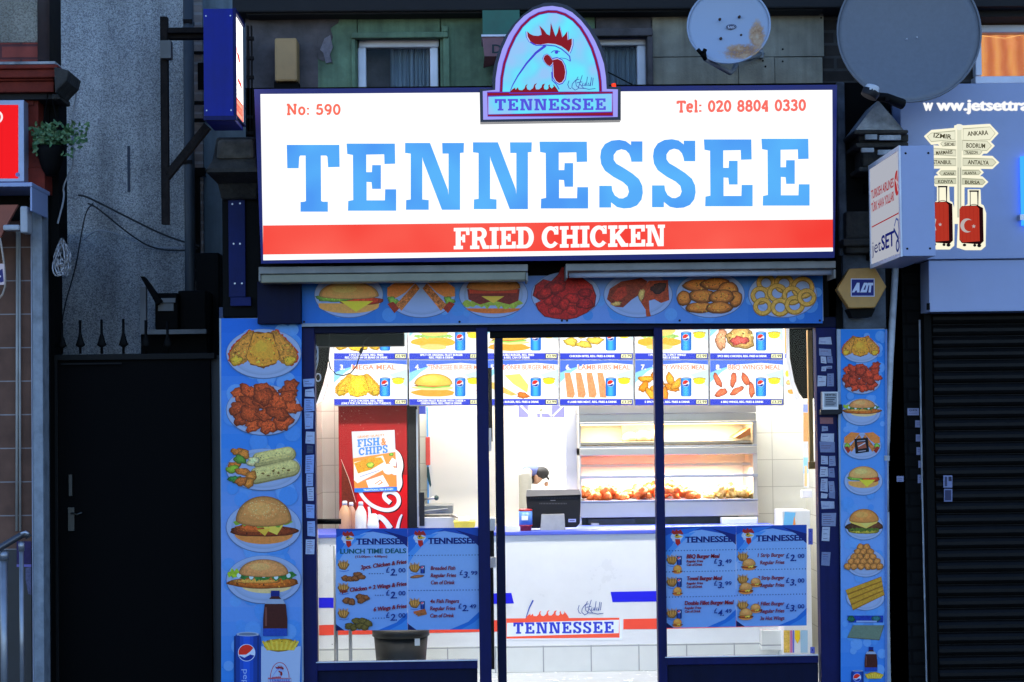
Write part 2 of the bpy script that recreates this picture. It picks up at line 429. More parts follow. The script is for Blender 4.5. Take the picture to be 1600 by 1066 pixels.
# ---- lettering -----------------------------------------------------------
_tc = {}
def glyphs(text, bold=0.0, shear=0.0):
    key = (text, bold, shear)
    if key in _tc: return _tc[key]
    cu = bpy.data.curves.new('lettering', 'FONT'); cu.body = text; cu.size = 1; cu.offset = bold; cu.shear = shear; cu.resolution_u = 3
    o = bpy.data.objects.new('lettering', cu); COL.objects.link(o)
    dg = bpy.context.evaluated_depsgraph_get(); me = bpy.data.meshes.new_from_object(o.evaluated_get(dg))
    v = [(q.co.x, q.co.y) for q in me.vertices]; f = [tuple(p.vertices) for p in me.polygons]
    bpy.data.objects.remove(o); bpy.data.curves.remove(cu); bpy.data.meshes.remove(me)
    xs = [q[0] for q in v] or [0]; r = (v, f, min(xs), max(xs)); _tc[key] = r; return r
def text(c, s, x, y, h, col, w=None, bold=0.0, shear=0.0, align='l', rot=0.0):
    """x,y = baseline start (or centre / end) in canvas units (y down); h = cap height; w = full width"""
    _b = max(0.0, bold - .014) * .85
    v, f, x0, x1 = glyphs(s, min(bold, .014))
    if not v: return
    ky = h / 0.73; kx = ky if w is None else w / (x1 - x0 + 2 * _b)
    W = (x1 - x0) * kx; ox = {'l': 0, 'c': -W / 2, 'r': -W}[align]
    ca, sa = math.cos(rot), math.sin(rot); pts = []
    for (a, b) in v:
        u, t = (a - x0 + b * shear) * kx + ox, -b * ky
        pts.append((x + u * ca - t * sa, y + u * sa + t * ca))
    if _b > 0:                       # heavier weight: the same outlines again, a hair to each side
        for q in (-1, 1):
            c.mesh2d([(a + q * _b * kx * ca, b + q * _b * kx * sa) for a, b in pts], f, col)
            c.mesh2d([(a - q * _b * .5 * ky * sa * 0, b + q * _b * .45 * ky) for a, b in pts], f, col)
    c.mesh2d(pts, f, col)

def arc(cx, cy, rx, ry, a0, a1, n=14): return [(cx + rx * math.cos(RD(a0 + (a1 - a0) * i / n)), cy + ry * math.sin(RD(a0 + (a1 - a0) * i / n))) for i in range(n + 1)]
# heavy slab letters, outlines in units of cap height, y up: (width, outline, holes)
_S = [(523,310),(523,418),(465,418),(462,400),(453,376),(436,358),(412,352),(387,360),(371,382),(371,408),(385,428),(420,448),(470,480),(505,510),(522,545),(525,582),(518,618),(495,648),(462,662),(425,665),(390,658),(357,632),(357,660),(295,660),(295,545),(360,545),(364,572),(377,596),(400,611),(420,612),(443,600),(452,577),(445,548),(420,525),(370,498),(325,465),(305,430),(300,392),(305,355),(325,324),(360,306),(400,302),(435,309),(463,330),(463,310)]
def dring(x0, x1, r): return [(x0, 1 - r), (x0, r)] + [(q[0], q[1]) for q in arc(x1 - 0.32 + (-r if r else 0), 0.5, 0.32, 0.5 - r, -90, 90)]
SLAB = {
 'T': (.78, [(0,1),(.78,1),(.785,.67),(.615,.665),(.605,.82),(.585,.84),(.505,.84),(.51,.16),(.535,.15),(.61,.15),(.61,0),(.205,0),(.205,.145),(.26,.15),(.285,.16),(.28,.84),(.20,.84),(.185,.82),(.175,.65),(.008,.65)], []),
 'E': (.745, [(0,1),(.725,1),(.73,.70),(.57,.695),(.565,.84),(.295,.835),(.295,.575),(.38,.575),(.385,.68),(.515,.68),(.515,.325),(.385,.325),(.375,.425),(.30,.43),(.30,.155),(.575,.155),(.58,.32),(.745,.32),(.745,0),(.02,0),(.025,.145),(.10,.16),(.095,.83),(.01,.845)], []),
 'N': (.875, [(0,1),(.37,1),(.635,.30),(.645,.22),(.645,.84),(.555,.84),(.55,1),(.875,1),(.87,.855),(.817,.85),(.817,0),(.547,0),(.265,.74),(.255,.79),(.255,.155),(.35,.145),(.35,0),(.012,0),(.015,.145),(.083,.155),(.083,.84),(0,.85)], []),
 'S': (.645, [((a - 295) / 357.0, (660 - b) / 350.0) for a, b in _S], []),
 'F': (.72, [(0,1),(.72,1),(.72,.66),(.57,.66),(.56,.84),(.32,.84),(.32,.58),(.39,.58),(.40,.68),(.52,.68),(.52,.32),(.40,.32),(.39,.43),(.32,.43),(.32,.16),(.42,.16),(.42,0),(0,0),(0,.16),(.09,.16),(.09,.84),(0,.84)], []),
 'I': (.42, [(0,1),(.42,1),(.42,.84),(.32,.84),(.32,.16),(.42,.16),(.42,0),(0,0),(0,.16),(.10,.16),(.10,.84),(0,.84)], []),
 'H': (.9, [(0,1),(.4,1),(.4,.84),(.31,.84),(.31,.59),(.59,.59),(.59,.84),(.5,.84),(.5,1),(.9,1),(.9,.84),(.81,.84),(.81,.16),(.9,.16),(.9,0),(.5,0),(.5,.16),(.59,.16),(.59,.42),(.31,.42),(.31,.16),(.4,.16),(.4,0),(0,0),(0,.16),(.09,.16),(.09,.84),(0,.84)], []),
 'D': (.80, [(0,1),(.42,1)] + arc(.42,.5,.38,.5,90,-90)[1:] + [(0,0),(0,.16),(.09,.16),(.09,.84),(0,.84)], [[(.32,.84),(.32,.16)] + arc(.38,.5,.19,.34,-90,90)]),
 'R': (.86, [(0,1),(.48,1)] + arc(.48,.72,.28,.28,90,-60)[1:] + [(.74,.16),(.86,.16),(.86,0),(.58,0),(.42,.40),(.32,.40),(.32,.16),(.42,.16),(.42,0),(0,0),(0,.16),(.09,.16),(.09,.84),(0,.84)], [[(.32,.85),(.32,.56)] + arc(.42,.705,.12,.145,-90,90)]),
 'P': (.78, [(0,1),(.48,1)] + arc(.48,.69,.30,.31,90,-90)[1:] + [(.32,.38),(.32,.16),(.43,.16),(.43,0),(0,0),(0,.16),(.09,.16),(.09,.84),(0,.84)], [[(.32,.85),(.32,.53)] + arc(.43,.69,.12,.16,-90,90)]),
 'C': (.80, arc(.40,.5,.40,.51,35,322,26) + [(.78,.16),(.60,.30)] + arc(.42,.5,.19,.33,-38 % 360,38,22) + [(.57,.62),(.76,.62),(.76,1),(.62,1),(.60,.90)], []),
 'K': (.92, [(0,1),(.42,1),(.42,.84),(.32,.84),(.32,.58),(.56,.84),(.48,.84),(.48,1),(.88,1),(.88,.84),(.78,.84),(.52,.56),(.80,.16),(.92,.16),(.92,0),(.60,0),(.37,.38),(.32,.33),(.32,.16),(.42,.16),(.42,0),(0,0),(0,.16),(.09,.16),(.09,.84),(0,.84)], []),
}
def slab_widths(s, gap=.08, space=.35): return sum((SLAB[ch][0] if ch != ' ' else space) for ch in s) + gap * (len(s) - 1)
def slab(c, s, x, y, h, col, w, gap=.08, space=.35, rot=0.0, slope=0.0):
    """slab word on a canvas: x left, y baseline (down axis), h cap height, w total width, slope = rise per unit run"""
    k = w / slab_widths(s, gap, space); cur = x
    for ch in s:
        if ch == ' ': cur += (space + gap) * k; continue
        wd, out, holes = SLAB[ch]
        f = lambda p: (cur + p[0] * k, y - p[1] * h - (cur + p[0] * k - x) * slope)
        c.poly([f(p) for p in out], col, 0, [[f(p) for p in hh] for hh in holes], step=False)
        cur += (wd + gap) * k
    c.k += 1
# lighter slab figures drawn with pen strokes, in a 0..1 box, y up
def _ring(cx, cy, rx, ry, n=24): return [(cx + rx * math.cos(2 * math.pi * i / n), cy + ry * math.sin(2 * math.pi * i / n)) for i in range(n)]
PEN = {
 '0': (.62, [('c', _ring(.31,.5,.23,.43))]),
 '2': (.60, [('l', [(.06,.72),(.10,.86),(.28,.94),(.46,.86),(.50,.70),(.40,.50),(.10,.10),(.08,.06)]), ('l', [(.05,.07),(.55,.07)]), ('l', [(.55,.03),(.55,.2)])]),
 '3': (.60, [('l', [(.08,.78),(.14,.90),(.30,.94),(.46,.86),(.48,.70),(.40,.57),(.22,.52)]), ('l', [(.22,.52),(.44,.46),(.52,.28),(.44,.11),(.26,.06),(.10,.11),(.05,.24)])]),
 '4': (.62, [('l', [(.44,.0),(.44,.98)]), ('l', [(.42,.96),(.06,.30),(.06,.27)]), ('l', [(.03,.27),(.58,.27)]), ('l', [(.28,.04),(.58,.04)])]),
 '5': (.58, [('l', [(.12,.93),(.48,.93)]), ('l', [(.13,.97),(.10,.54),(.28,.60),(.44,.54),(.50,.32),(.42,.12),(.24,.06),(.09,.11),(.05,.24)])]),
 '8': (.62, [('c', _ring(.31,.72,.19,.21)), ('c', _ring(.31,.28,.23,.23))]),
 '9': (.62, [('c', _ring(.30,.66,.22,.27)), ('l', [(.52,.66),(.50,.36),(.40,.12),(.20,.05)])]),
 'N': (.86, [('l', [(.16,.0),(.16,.98)]), ('l', [(.16,.96),(.70,.04)]), ('l', [(.70,.02),(.70,1)]), ('l', [(.02,.05),(.32,.05)]), ('l', [(.0,.95),(.24,.95)]), ('l', [(.56,.95),(.84,.95)])]),
 'T': (.74, [('l', [(.37,.0),(.37,.96)]), ('l', [(.02,.93),(.72,.93)]), ('l', [(.05,.98),(.05,.74)]), ('l', [(.69,.98),(.69,.74)]), ('l', [(.2,.05),(.54,.05)])]),
 'e': (.58, [('l', [(.08,.40),(.50,.40),(.50,.52),(.42,.66),(.28,.70),(.12,.62),(.06,.36),(.12,.12),(.30,.04),(.50,.12)])]),
 'l': (.34, [('l', [(.16,.0),(.16,1.04)]), ('l', [(.02,1.0),(.18,1.0)]), ('l', [(.02,.05),(.32,.05)])]),
 'o': (.62, [('c', _ring(.30,.37,.22,.32))]),
 ':': (.24, [('l', [(.10,.0),(.10,.16)]), ('l', [(.10,.5),(.10,.66)])]),
}
def pen(c, s, x, y, h, col, w, t=.14, gap=.1, space=.36, slope=0.0):
    tot = sum((PEN[ch][0] if ch != ' ' else space) for ch in s) + gap * (len(s) - 1); k = w / tot; cur = x
    for ch in s:
        if ch == ' ': cur += (space + gap) * k; continue
        wd, st = PEN[ch]
        for j, (kind, pts) in enumerate(st):
            q = [(cur + a * k, y - b * h - (cur + a * k - x) * slope) for a, b in pts]
            c.line(q, t * h, col, closed=(kind == 'c'))
        cur += (wd + gap) * k
# ---------------------------------------------------------------- printed food pictures (flat artwork on signs)
def rag(pts, amp, seed=1, n=5):
    """crumbly outline"""
    rn = random.Random(seed); out = []
    for i in range(len(pts)):
        a, b = pts[i], pts[(i + 1) % len(pts)]
        for k in range(n):
            t = k / n; out.append((a[0] + (b[0] - a[0]) * t + rn.uniform(-amp, amp), a[1] + (b[1] - a[1]) * t + rn.uniform(-amp, amp)))
    return out
def plate(c, x, y, rx, ry, col=(170, 184, 214), rim=(120, 140, 184)):
    c.ell(x, y, rx, ry, tuple(v * .8 for v in rim), 0.02, 40); c.ell(x, y - ry * .012, rx * .985, ry * .98, col, 0.03, 40)
    for k, f in ((.86, .93), (.80, .97), (.74, 1.0)): c.ell(x, y, rx * k, ry * k, tuple(v * f for v in col), 0.02, 36)
def seeds(c, x, y, rx, ry, col, n, seed):
    rn = random.Random(seed)
    for i in range(n):
        a = rn.uniform(0, 6.28); r = math.sqrt(rn.random()) * .9
        c.ell(x + math.cos(a) * r * rx, y + math.sin(a) * r * ry, rx * .025, ry * .03, col, 0, 6, rn.uniform(0, 3), step=False)
    c.k += 1
def frill(c, x0, x1, y, h, col, seed, n=22, mott=.35):
    rn = random.Random(seed); top = []; bot = []
    for i in range(n + 1):
        xx = x0 + (x1 - x0) * i / n; e = math.sin(math.pi * i / n) ** .3
        top.append((xx, y - h * .5 * rn.uniform(.4, 1.2) * e)); bot.append((xx, y + h * .5 * rn.uniform(.3, 1.3) * e))
    c.poly(top + bot[::-1], col, mott)
def dome(c, x, y, rx, ry, col, mott=.15, flat=.25, hl=None):
    for k, f, dy in ((1.0, .66, 0), (.96, .84, -.01), (.90, .96, -.03), (.80, 1.0, -.06)):
        pts = arc(x, y + ry * dy, rx * k, ry * k, 180, 360, 22) + arc(x, y + ry * dy, rx * .98 * k, ry * flat * k, 0, 180, 14)[1:-1]
        c.poly(pts, tuple(v * f for v in col), mott)
    c.ell(x - rx * .1, y - ry * .42, rx * .62, ry * .40, tuple(min(255, v * 1.05) for v in col), mott, 20); c.ell(x - rx * .15, y - ry * .48, rx * .42, ry * .26, hl or tuple(min(255, int(v * 1.12 + 8)) for v in col), mott, 20)
def burger(c, x, y, w, h, kind='sesame', seed=1):
    bun = {'sesame': (196, 146, 92), 'plain': (214, 150, 78), 'pale': (226, 186, 120)}.get(kind, (196, 146, 92))
    c.poly(arc(x, y + h * .28, w * .44, h * .20, 0, 180, 18) + [(x - w * .44, y + h * .18), (x + w * .44, y + h * .18)], (206, 140, 80), .15)
    c.blob(x, y + h * .22, w * .50, h * .12, (140, 66, 34), .45, seed, .08, 30)
    c.blob(x - w * .18, y + h * .17, w * .26, h * .09, (186, 96, 44), .4, seed + 2, .15, 20)
    c.poly([(x - w * .02, y + h * .10), (x + w * .32, y + h * .06), (x + w * .20, y + h * .30), (x + w * .02, y + h * .20)], (240, 208, 96), .05)
    c.poly([(x - w * .10, y + h * .20), (x + w * .1, y + h * .17), (x + w * .02, y + h * .32)], (236, 190, 74), .05)
    frill(c, x - w * .46, x + w * .44, y + h * .05, h * .20, (120, 168, 70), seed + 5)
    frill(c, x - w * .36, x + w * .38, y + h * .06, h * .11, (214, 226, 186), seed + 6, 16, .1)
    dome(c, x, y + h * .02, w * .42, h * .48, bun, .18)
    if kind == 'sesame': seeds(c, x, y - h * .2, w * .38, h * .2, (244, 226, 180), 60, seed)
def longburger(c, x, y, w, h, seed=2):
    c.poly(arc(x + w * .04, y + h * .26, w * .34, h * .18, 0, 180, 16) + [(x - w * .3, y + h * .2), (x + w * .38, y + h * .2)], (226, 206, 170), .1)
    c.blob(x, y + h * .17, w * .50, h * .15, (196, 112, 44), .35, seed, .07, 34)
    c.blob(x - w * .1, y + h * .13, w * .36, h * .06, (226, 160, 80), .3, seed + 1, .1, 24)
    frill(c, x - w * .46, x + w * .46, y - h * .02, h * .26, (64, 124, 52), seed + 3, 28, .6)
    frill(c, x - w * .5, x - w * .3, y - h * .06, h * .26, (150, 196, 60), seed + 4, 10)
    for i in range(5): c.ell(x - w * .34 + i * w * .17, y - h * .01 + (i % 2) * h * .04, w * .03, h * .06, (226, 236, 226), .05, 12, step=False)
    c.k += 1
    dome(c, x, y - h * .06, w * .34, h * .36, (206, 152, 104), .2); seeds(c, x, y - h * .26, w * .3, h * .14, (240, 214, 170), 40, seed)
def cheeseburger(c, x, y, w, h, seed=3, lettuce=(130, 190, 80), side='tomato'):
    c.poly(arc(x, y + h * .24, w * .42, h * .20, 0, 180, 18) + [(x - w * .42, y + h * .16), (x + w * .42, y + h * .16)], (222, 170, 104), .12)
    c.blob(x + w * .16, y + h * .08, w * .32, h * .13, (206, 74, 40) if side == 'tomato' else (92, 48, 30), .3, seed, .1)
    if side != 'tomato': c.blob(x - w * .16, y + h * .12, w * .32, h * .12, (84, 46, 28), .4, seed + 8, .1)
    c.blob(x - w * .22, y + h * .03, w * .24, h * .10, lettuce, .35, seed + 1, .2)
    c.poly([(x - w * .12, y + h * .10), (x + w * .34, y + h * .10), (x + w * .1, y + h * .40)], (244, 220, 70), .04)
    dome(c, x, y - h * .04, w * .42, h * .42, (220, 176, 118), .12, .2); seeds(c, x, y - h * .3, w * .36, h * .12, (190, 130, 80), 24, seed)
def stackburger(c, x, y, w, h, seed=4):
    c.blob(x, y + h * .36, w * .44, h * .10, (170, 170, 70), .4, seed, .08)
    c.blob(x - w * .2, y + h * .2, w * .30, h * .17, (74, 50, 34), .5, seed + 1, .1); c.blob(x + w * .26, y + h * .17, w * .24, h * .18, (98, 62, 44), .5, seed + 2, .1)
    frill(c, x - w * .42, x + w * .42, y + h * .30, h * .16, (84, 112, 44), seed + 3, 24, .5)
    c.poly([(x - w * .40, y - h * .02), (x + w * .40, y - h * .06), (x + w * .34, y + h * .06), (x + w * .06, y + h * .26), (x - w * .36, y + h * .05)], (232, 200, 110), .06)
    c.poly([(x - w * .1, y + h * .07), (x + w * .22, y + h * .03), (x + w * .06, y + h * .22)], (206, 212, 130), .04)
    dome(c, x, y - h * .05, w * .40, h * .42, (204, 146, 84), .15, .25)
def chicken(c, x, y, w, h, seed=5, cols=((206, 150, 66), (214, 156, 58), (196, 128, 52)), edge=(176, 66, 34)):
    for sx in (-1, 1):
        pts = [(x + sx * w * .12, y - h * .42), (x + sx * w * .20, y - h * .46), (x + sx * w * .30, y - h * .30), (x + sx * w * .42, y - h * .10), (x + sx * w * .5, y + h * .08), (x + sx * w * .5, y + h * .28), (x + sx * w * .42, y + h * .42), (x + sx * w * .30, y + h * .38), (x + sx * w * .16, y + h * .2)]
        c.poly(rag([(x + (a - x) * 1.05, y + (b - y) * 1.05) for a, b in pts], w * .012, seed), edge, .5); c.poly(rag(pts, w * .010, seed + 1), tuple(v * .85 for v in cols[0]), .5)
        c.poly(rag([(x + sx * w * .33 + (a - x - sx * w * .33) * .72, y + h * .03 + (b - y - h * .03) * .74) for a, b in pts], w * .010, seed + 2), cols[0], .5)
        c.blob(x + sx * w * .40, y + h * .3, w * .1, h * .12, (222, 182, 60), .25, seed + 9, .2)
    c.poly(rag([(x - w * .145, y - h * .43), (x + w * .145, y - h * .40), (x + w * .26, y + h * .22), (x + w * .19, y + h * .40), (x, y + h * .49), (x - w * .19, y + h * .40), (x - w * .26, y + h * .2)], w * .012, seed), tuple(v * .62 for v in cols[2]), .5)
    c.poly([(x - w * .14, y - h * .40), (x - w * .04, y - h * .37), (x + w * .05, y - h * .41), (x + w * .14, y - h * .36), (x + w * .20, y - h * .05), (x + w * .25, y + h * .22), (x + w * .19, y + h * .36), (x + w * .1, y + h * .40), (x, y + h * .45), (x - w * .1, y + h * .42), (x - w * .2, y + h * .36), (x - w * .25, y + h * .2), (x - w * .2, y - h * .06)], cols[1], .35)
    c.dabs(x, y + h * .05, w * .2, h * .36, cols[1], 60, seed, .55); c.dabs(x - w * .33, y + h * .05, w * .13, h * .26, cols[0], 26, seed + 1, .7); c.dabs(x + w * .33, y + h * .05, w * .13, h * .26, cols[0], 26, seed + 2, .7)
    c.blob(x, y + h * .02, w * .15, h * .26, tuple(min(255, v * 1.08) for v in cols[1]), .19, seed, .22); c.blob(x - w * .03, y - h * .05, w * .08, h * .16, tuple(min(255, v * 1.16) for v in cols[1]), .19, seed + 3, .25)
def wings(c, x, y, w, h, col=(190, 78, 40), seed=6, n=15):
    rn = random.Random(seed)
    hi = tuple(min(255, int(v * 1.12 + 6)) for v in col); dk = tuple(int(v * .8) for v in col)
    pos = [(-.40, -.28), (-.22, -.36), (0, -.42), (.40, -.42), (.38, -.22), (-.42, 0), (.42, 0), (-.36, .24), (-.16, .38), (.06, .42), (.30, .34), (-.2, -.08), (.0, -.12), (.2, -.14), (-.22, .16), (.02, .16), (.22, .14), (-.02, -.25)]
    for i, (a, b) in enumerate(pos):
        q = rn.uniform(-.6, .6)
        v_ = rn.uniform(.85, 1.12); c.blob(x + a * w, y + b * h, w * rn.uniform(.13, .18), h * rn.uniform(.15, .20), tuple(min(255, t * v_) for t in col), .5, seed + i, .34, 22, q)
def wrap(c, x, y, w, h, seed=7):
    for (ax, ay, bx, by, r) in ((-.08, -.16, .34, -.30, .15), (-.10, .20, .38, .02, .17)):      # two rolled wraps, shaded round
        for k, f, dy in ((1.0, .62, .02), (.90, .82, 0), (.70, .97, -.03), (.40, 1.08, -.06)):
            x0, y0, x1, y1 = x + ax * w, y + (ay + dy) * h, x + bx * w, y + (by + dy) * h; R_ = r * h * 1.15 * k
            t = math.degrees(math.atan2(y1 - y0, x1 - x0))
            c.poly(arc(x1, y1, R_ * 1.1, R_, t - 90, t + 90, 10) + arc(x0, y0, R_ * .7, R_, t + 90, t + 270, 8), tuple(v * f for v in (202, 204, 150)), .3)
        c.dabs(x + (ax + bx) / 2 * w, y + (ay + by) / 2 * h, w * .24, h * .12, (176, 160, 96), 34, seed + int(ay * 10), .5)
    for i in range(6): c.blob(x + w * (.0 + .07 * i), y + h * (.16 - .03 * i + (i % 2) * .08), w * .02, h * .025, (110, 90, 50), .4, seed + i, .4, 8, step=False)
    c.k += 1
    for i, (a, b, col) in enumerate([(-.34, -.34, (186, 120, 52)), (-.26, -.28, (196, 132, 60)), (-.40, -.02, (196, 120, 52)), (-.42, .06, (130, 180, 60)), (-.32, -.16, (90, 150, 66)), (-.28, .12, (196, 126, 60)), (-.38, .3, (70, 140, 60)), (-.16, .22, (190, 130, 62)), (-.2, .38, (196, 134, 60)), (-.14, -.12, (220, 226, 190)), (-.3, .34, (180, 110, 52))]):
        c.blob(x + a * w, y + b * h, w * .09, h * .10, col, .4, seed + i * 3, .3, 16)
def split(c, x, y, w, h, seed=8):
    for sx in (-1, 1):
        c.poly([(x + sx * w * .06, y - h * .40), (x + sx * w * .30, y - h * .44), (x + sx * w * .48, y - h * .22), (x + sx * w * .48, y + h * .0), (x + sx * w * .36, y + h * .05), (x + sx * w * .22, y - h * .1)], (214, 140, 76), .15)
        c.blob(x + sx * w * .40, y + h * .12, w * .07, h * .12, (126, 186, 84), .3, seed, .3)
        c.poly([(x + sx * w * .40, y + h * .14), (x + sx * w * .48, y + h * .2), (x + sx * w * .38, y + h * .44), (x + sx * w * .30, y + h * .3)], (150, 52, 34), .4)
        c.poly([(x + sx * w * .02, y - h * .2), (x + sx * w * .08, y - h * .34), (x + sx * w * .20, y - h * .1), (x + sx * w * .36, y + h * .22), (x + sx * w * .28, y + h * .38)], (184, 120, 70), .7)
def ribs(c, x, y, w, h, seed=9, col=(222, 120, 66)):
    for i in range(4):
        a = x - w * .45 + i * w * .25
        c.poly([(a, y - h * .5), (a + w * .13, y - h * .5), (a + w * .2, y), (a + w * .24, y + h * .35), (a + w * .2, y + h * .5), (a + w * .06, y + h * .48)], col, .25)
def nuggets(c, x, y, w, h, seed=10, col=(214, 136, 62)):
    for i, (a, b, rw, rh) in enumerate([(-.2, -.3, .24, .17), (.08, -.34, .24, .17), (.28, -.18, .16, .22), (-.42, .06, .12, .2), (.4, .08, .11, .22), (-.12, 0, .22, .19), (.18, .02, .2, .2), (-.16, .32, .24, .15), (.14, .32, .22, .16)]):
        c.blob(x + a * w, y + b * h, w * rw * 1.02, h * rh * 1.04, tuple(int(v * .78) for v in col), .3, seed + i, .08, 22); c.blob(x + a * w, y + b * h - h * .01, w * rw * .94, h * rh * .94, col, .25, seed + i, .08, 22)
def popcorn(c, x, y, w, h, seed=11):
    rn = random.Random(seed)
    for row in range(5):
        k = 2 + row
        for i in range(k):
            a, b = x + (i - (k - 1) / 2) * w * .17 + rn.uniform(-.02, .02) * w, y - h * .38 + row * h * .19
            c.blob(a, b, w * .10, h * .14, (196, 138, 78), .4, seed + i + row * 9, .12, 18)
def rings(c, x, y, w, h, seed=12):
    for i, (a, b, r) in enumerate([(-.25, -.32, .14), (.02, -.30, .15), (.3, -.2, .18), (-.34, .0, .14), (-.08, -.06, .15), (.14, .0, .15), (-.3, .28, .14), (-.04, .3, .14), (.18, .24, .15), (.36, .05, .14)]):
        c.line(_ring(x + a * w, y + b * h, w * r * .78, h * r * 1.25, 20), w * .075, (150, 118, 50), True, mott=.4); c.line(_ring(x + a * w, y + b * h - h * .01, w * r * .78, h * r * 1.22, 20), w * .05, (206, 176, 92), True, mott=.3)
def grill(c, x, y, w, h, seed=13):
    c.poly([(x - w * .46, y + h * .1), (x - w * .42, y - h * .18), (x - w * .25, y - h * .38), (x + w * .05, y - h * .48), (x + w * .14, y - h * .38), (x + w * .04, y - h * .05), (x - w * .1, y + h * .12), (x - w * .22, y + h * .32), (x - w * .34, y + h * .30)], (132, 58, 38), .6)
    c.poly([(x - w * .40, y + h * .06), (x - w * .3, y - h * .2), (x - w * .18, y - h * .26), (x - w * .16, y - h * .02), (x - w * .3, y + h * .16)], (176, 62, 44), .5)
    c.poly([(x + w * .02, y - h * .12), (x + w * .16, y - h * .40), (x + w * .44, y - h * .42), (x + w * .46, y + h * .12), (x + w * .34, y + h * .2), (x + w * .24, y + h * .1), (x + w * .16, y + h * .14), (x + w * .17, y + h * .42), (x + w * .19, y + h * .56), (x + w * .12, y + h * .56), (x + w * .11, y + h * .38), (x + w * .02, y + h * .12)], (160, 70, 42), .55)
    c.blob(x + w * .3, y - h * .2, w * .12, h * .14, (70, 40, 36), .5, seed, .3); c.blob(x + w * .05, y - h * .02, w * .05, h * .16, (220, 190, 130), .3, seed + 1, .3); c.blob(x - w * .32, y + h * .22, w * .08, h * .06, (214, 180, 120), .4, seed + 2, .3)
def fries(c, x, y, w, h, seed=14, body=True):
    rn = random.Random(seed)
    if body:
        c.poly([(x - w * .42, y + h * .02), (x + w * .42, y + h * .02), (x + w * .34, y + h * .62), (x - w * .34, y + h * .62)], (206, 214, 230), .04)
    c.blob(x, y - h * .1, w * .44, h * .26, (206, 180, 60), .2, seed, .1)
    for i in range(14):
        a = -.40 + i * .062; L_ = rn.uniform(.18, .34)
        c.line([(x + a * w * .8, y + h * .1), (x + a * w * 1.15, y - h * L_)], w * .065, (226, 206, 90) if i % 2 else (206, 182, 62), w1=w * .05, mott=.15)
def can(c, x, y, w, h, blue=(28, 66, 150), lab=True):
    c.poly([(x - w * .40, y - h * .5), (x + w * .40, y - h * .5), (x + w * .5, y - h * .44), (x + w * .5, y + h * .44), (x + w * .38, y + h * .5), (x - w * .38, y + h * .5), (x - w * .5, y + h * .44), (x - w * .5, y - h * .44)], blue, .06)
    c.rect(x - w * .4, y - h * .5, x + w * .4, y - h * .47, (190, 200, 220))
    c.rect(x + w * .28, y - h * .4, x + w * .38, y + h * .4, tuple(min(255, int(v * 1.35 + 20)) for v in blue), .0)
    for k, f in ((.94, .8), (.78, 1.0), (.5, 1.25), (.24, 1.4)): c.rect(x - w * .5 * k - w * .04, y - h * .46, x + w * .5 * k - w * .04, y + h * .46, tuple(min(255, v * f) for v in blue), .0)
    c.poly(arc(x, y - h * .49, w * .42, h * .035, 0, 360, 18)[:-1], (176, 186, 206)); c.poly(arc(x, y - h * .49, w * .34, h * .022, 0, 360, 18)[:-1], (120, 130, 150))
    r = w * .30; rx, ry = r, r * 1.0; yy = y - h * .20
    c.ell(x - w * .04, yy, rx * 1.08, ry * 1.08, (226, 232, 246), 0, 26)
    top = arc(x - w * .04, yy, rx, ry, 165, 325, 18) + [(x + w * .10, yy - ry * .15), (x - w * .06, yy + ry * .25)]
    c.poly(top, (214, 52, 44)); c.poly(arc(x - w * .04, yy, rx, ry, 20, 160, 16) + [(x - w * .12, yy + ry * .62), (x + w * .1, yy + ry * .22)], (30, 54, 150))
def bottle(c, x, y, w, h):
    c.rect(x - w * .18, y - h * .5, x + w * .18, y - h * .38, (24, 40, 120)); c.poly([(x - w * .16, y - h * .38), (x + w * .16, y - h * .38), (x + w * .44, y - h * .2), (x + w * .5, y + h * .1), (x + w * .5, y + h * .3), (x - w * .5, y + h * .3), (x - w * .5, y + h * .1), (x - w * .44, y - h * .2)], (66, 32, 34), .15)
    c.poly([(x - w * .3, y - h * .32), (x + w * .3, y - h * .32), (x + w * .42, y - h * .22), (x - w * .42, y - h * .22)], (170, 180, 200), .05)
    c.rect(x - w * .5, y + h * .3, x + w * .5, y + h * .46, (40, 76, 170), .2); c.rect(x - w * .42, y - h * .15, x - w * .34, y + h * .25, (110, 70, 74))
def bokeh(c, x0, y0, x1, y1, n, seed, cols, r):
    rn = random.Random(seed)
    for i in range(n):
        rr = rn.uniform(.4, 1) * r
        q = rn.choice(cols); base = (96, 158, 226); c.ell(rn.uniform(x0 + rr, x1 - rr), rn.uniform(y0 + rr, y1 - rr), rr, rr, tuple(a * .45 + b * .55 for a, b in zip(q, base)), 0.06, 18)
def tint_seq(c, x0, y0, x1, y1, cols, vertical=True):
    """printed colour gradient of the artwork: many thin bands"""
    n = 28
    for i in range(n):
        t = i / (n - 1) * (len(cols) - 1); a = min(int(t), len(cols) - 2); f = t - a
        col = tuple(cols[a][k] * (1 - f) + cols[a + 1][k] * f for k in range(3))
        if vertical: c.rect(x0, y0 + (y1 - y0) * i / n, x1, y0 + (y1 - y0) * (i + 1) / n, col, .03, step=False)
        else: c.rect(x0 + (x1 - x0) * i / n, y0, x0 + (x1 - x0) * (i + 1) / n, y1, col, .03, step=False)
    c.k += 1
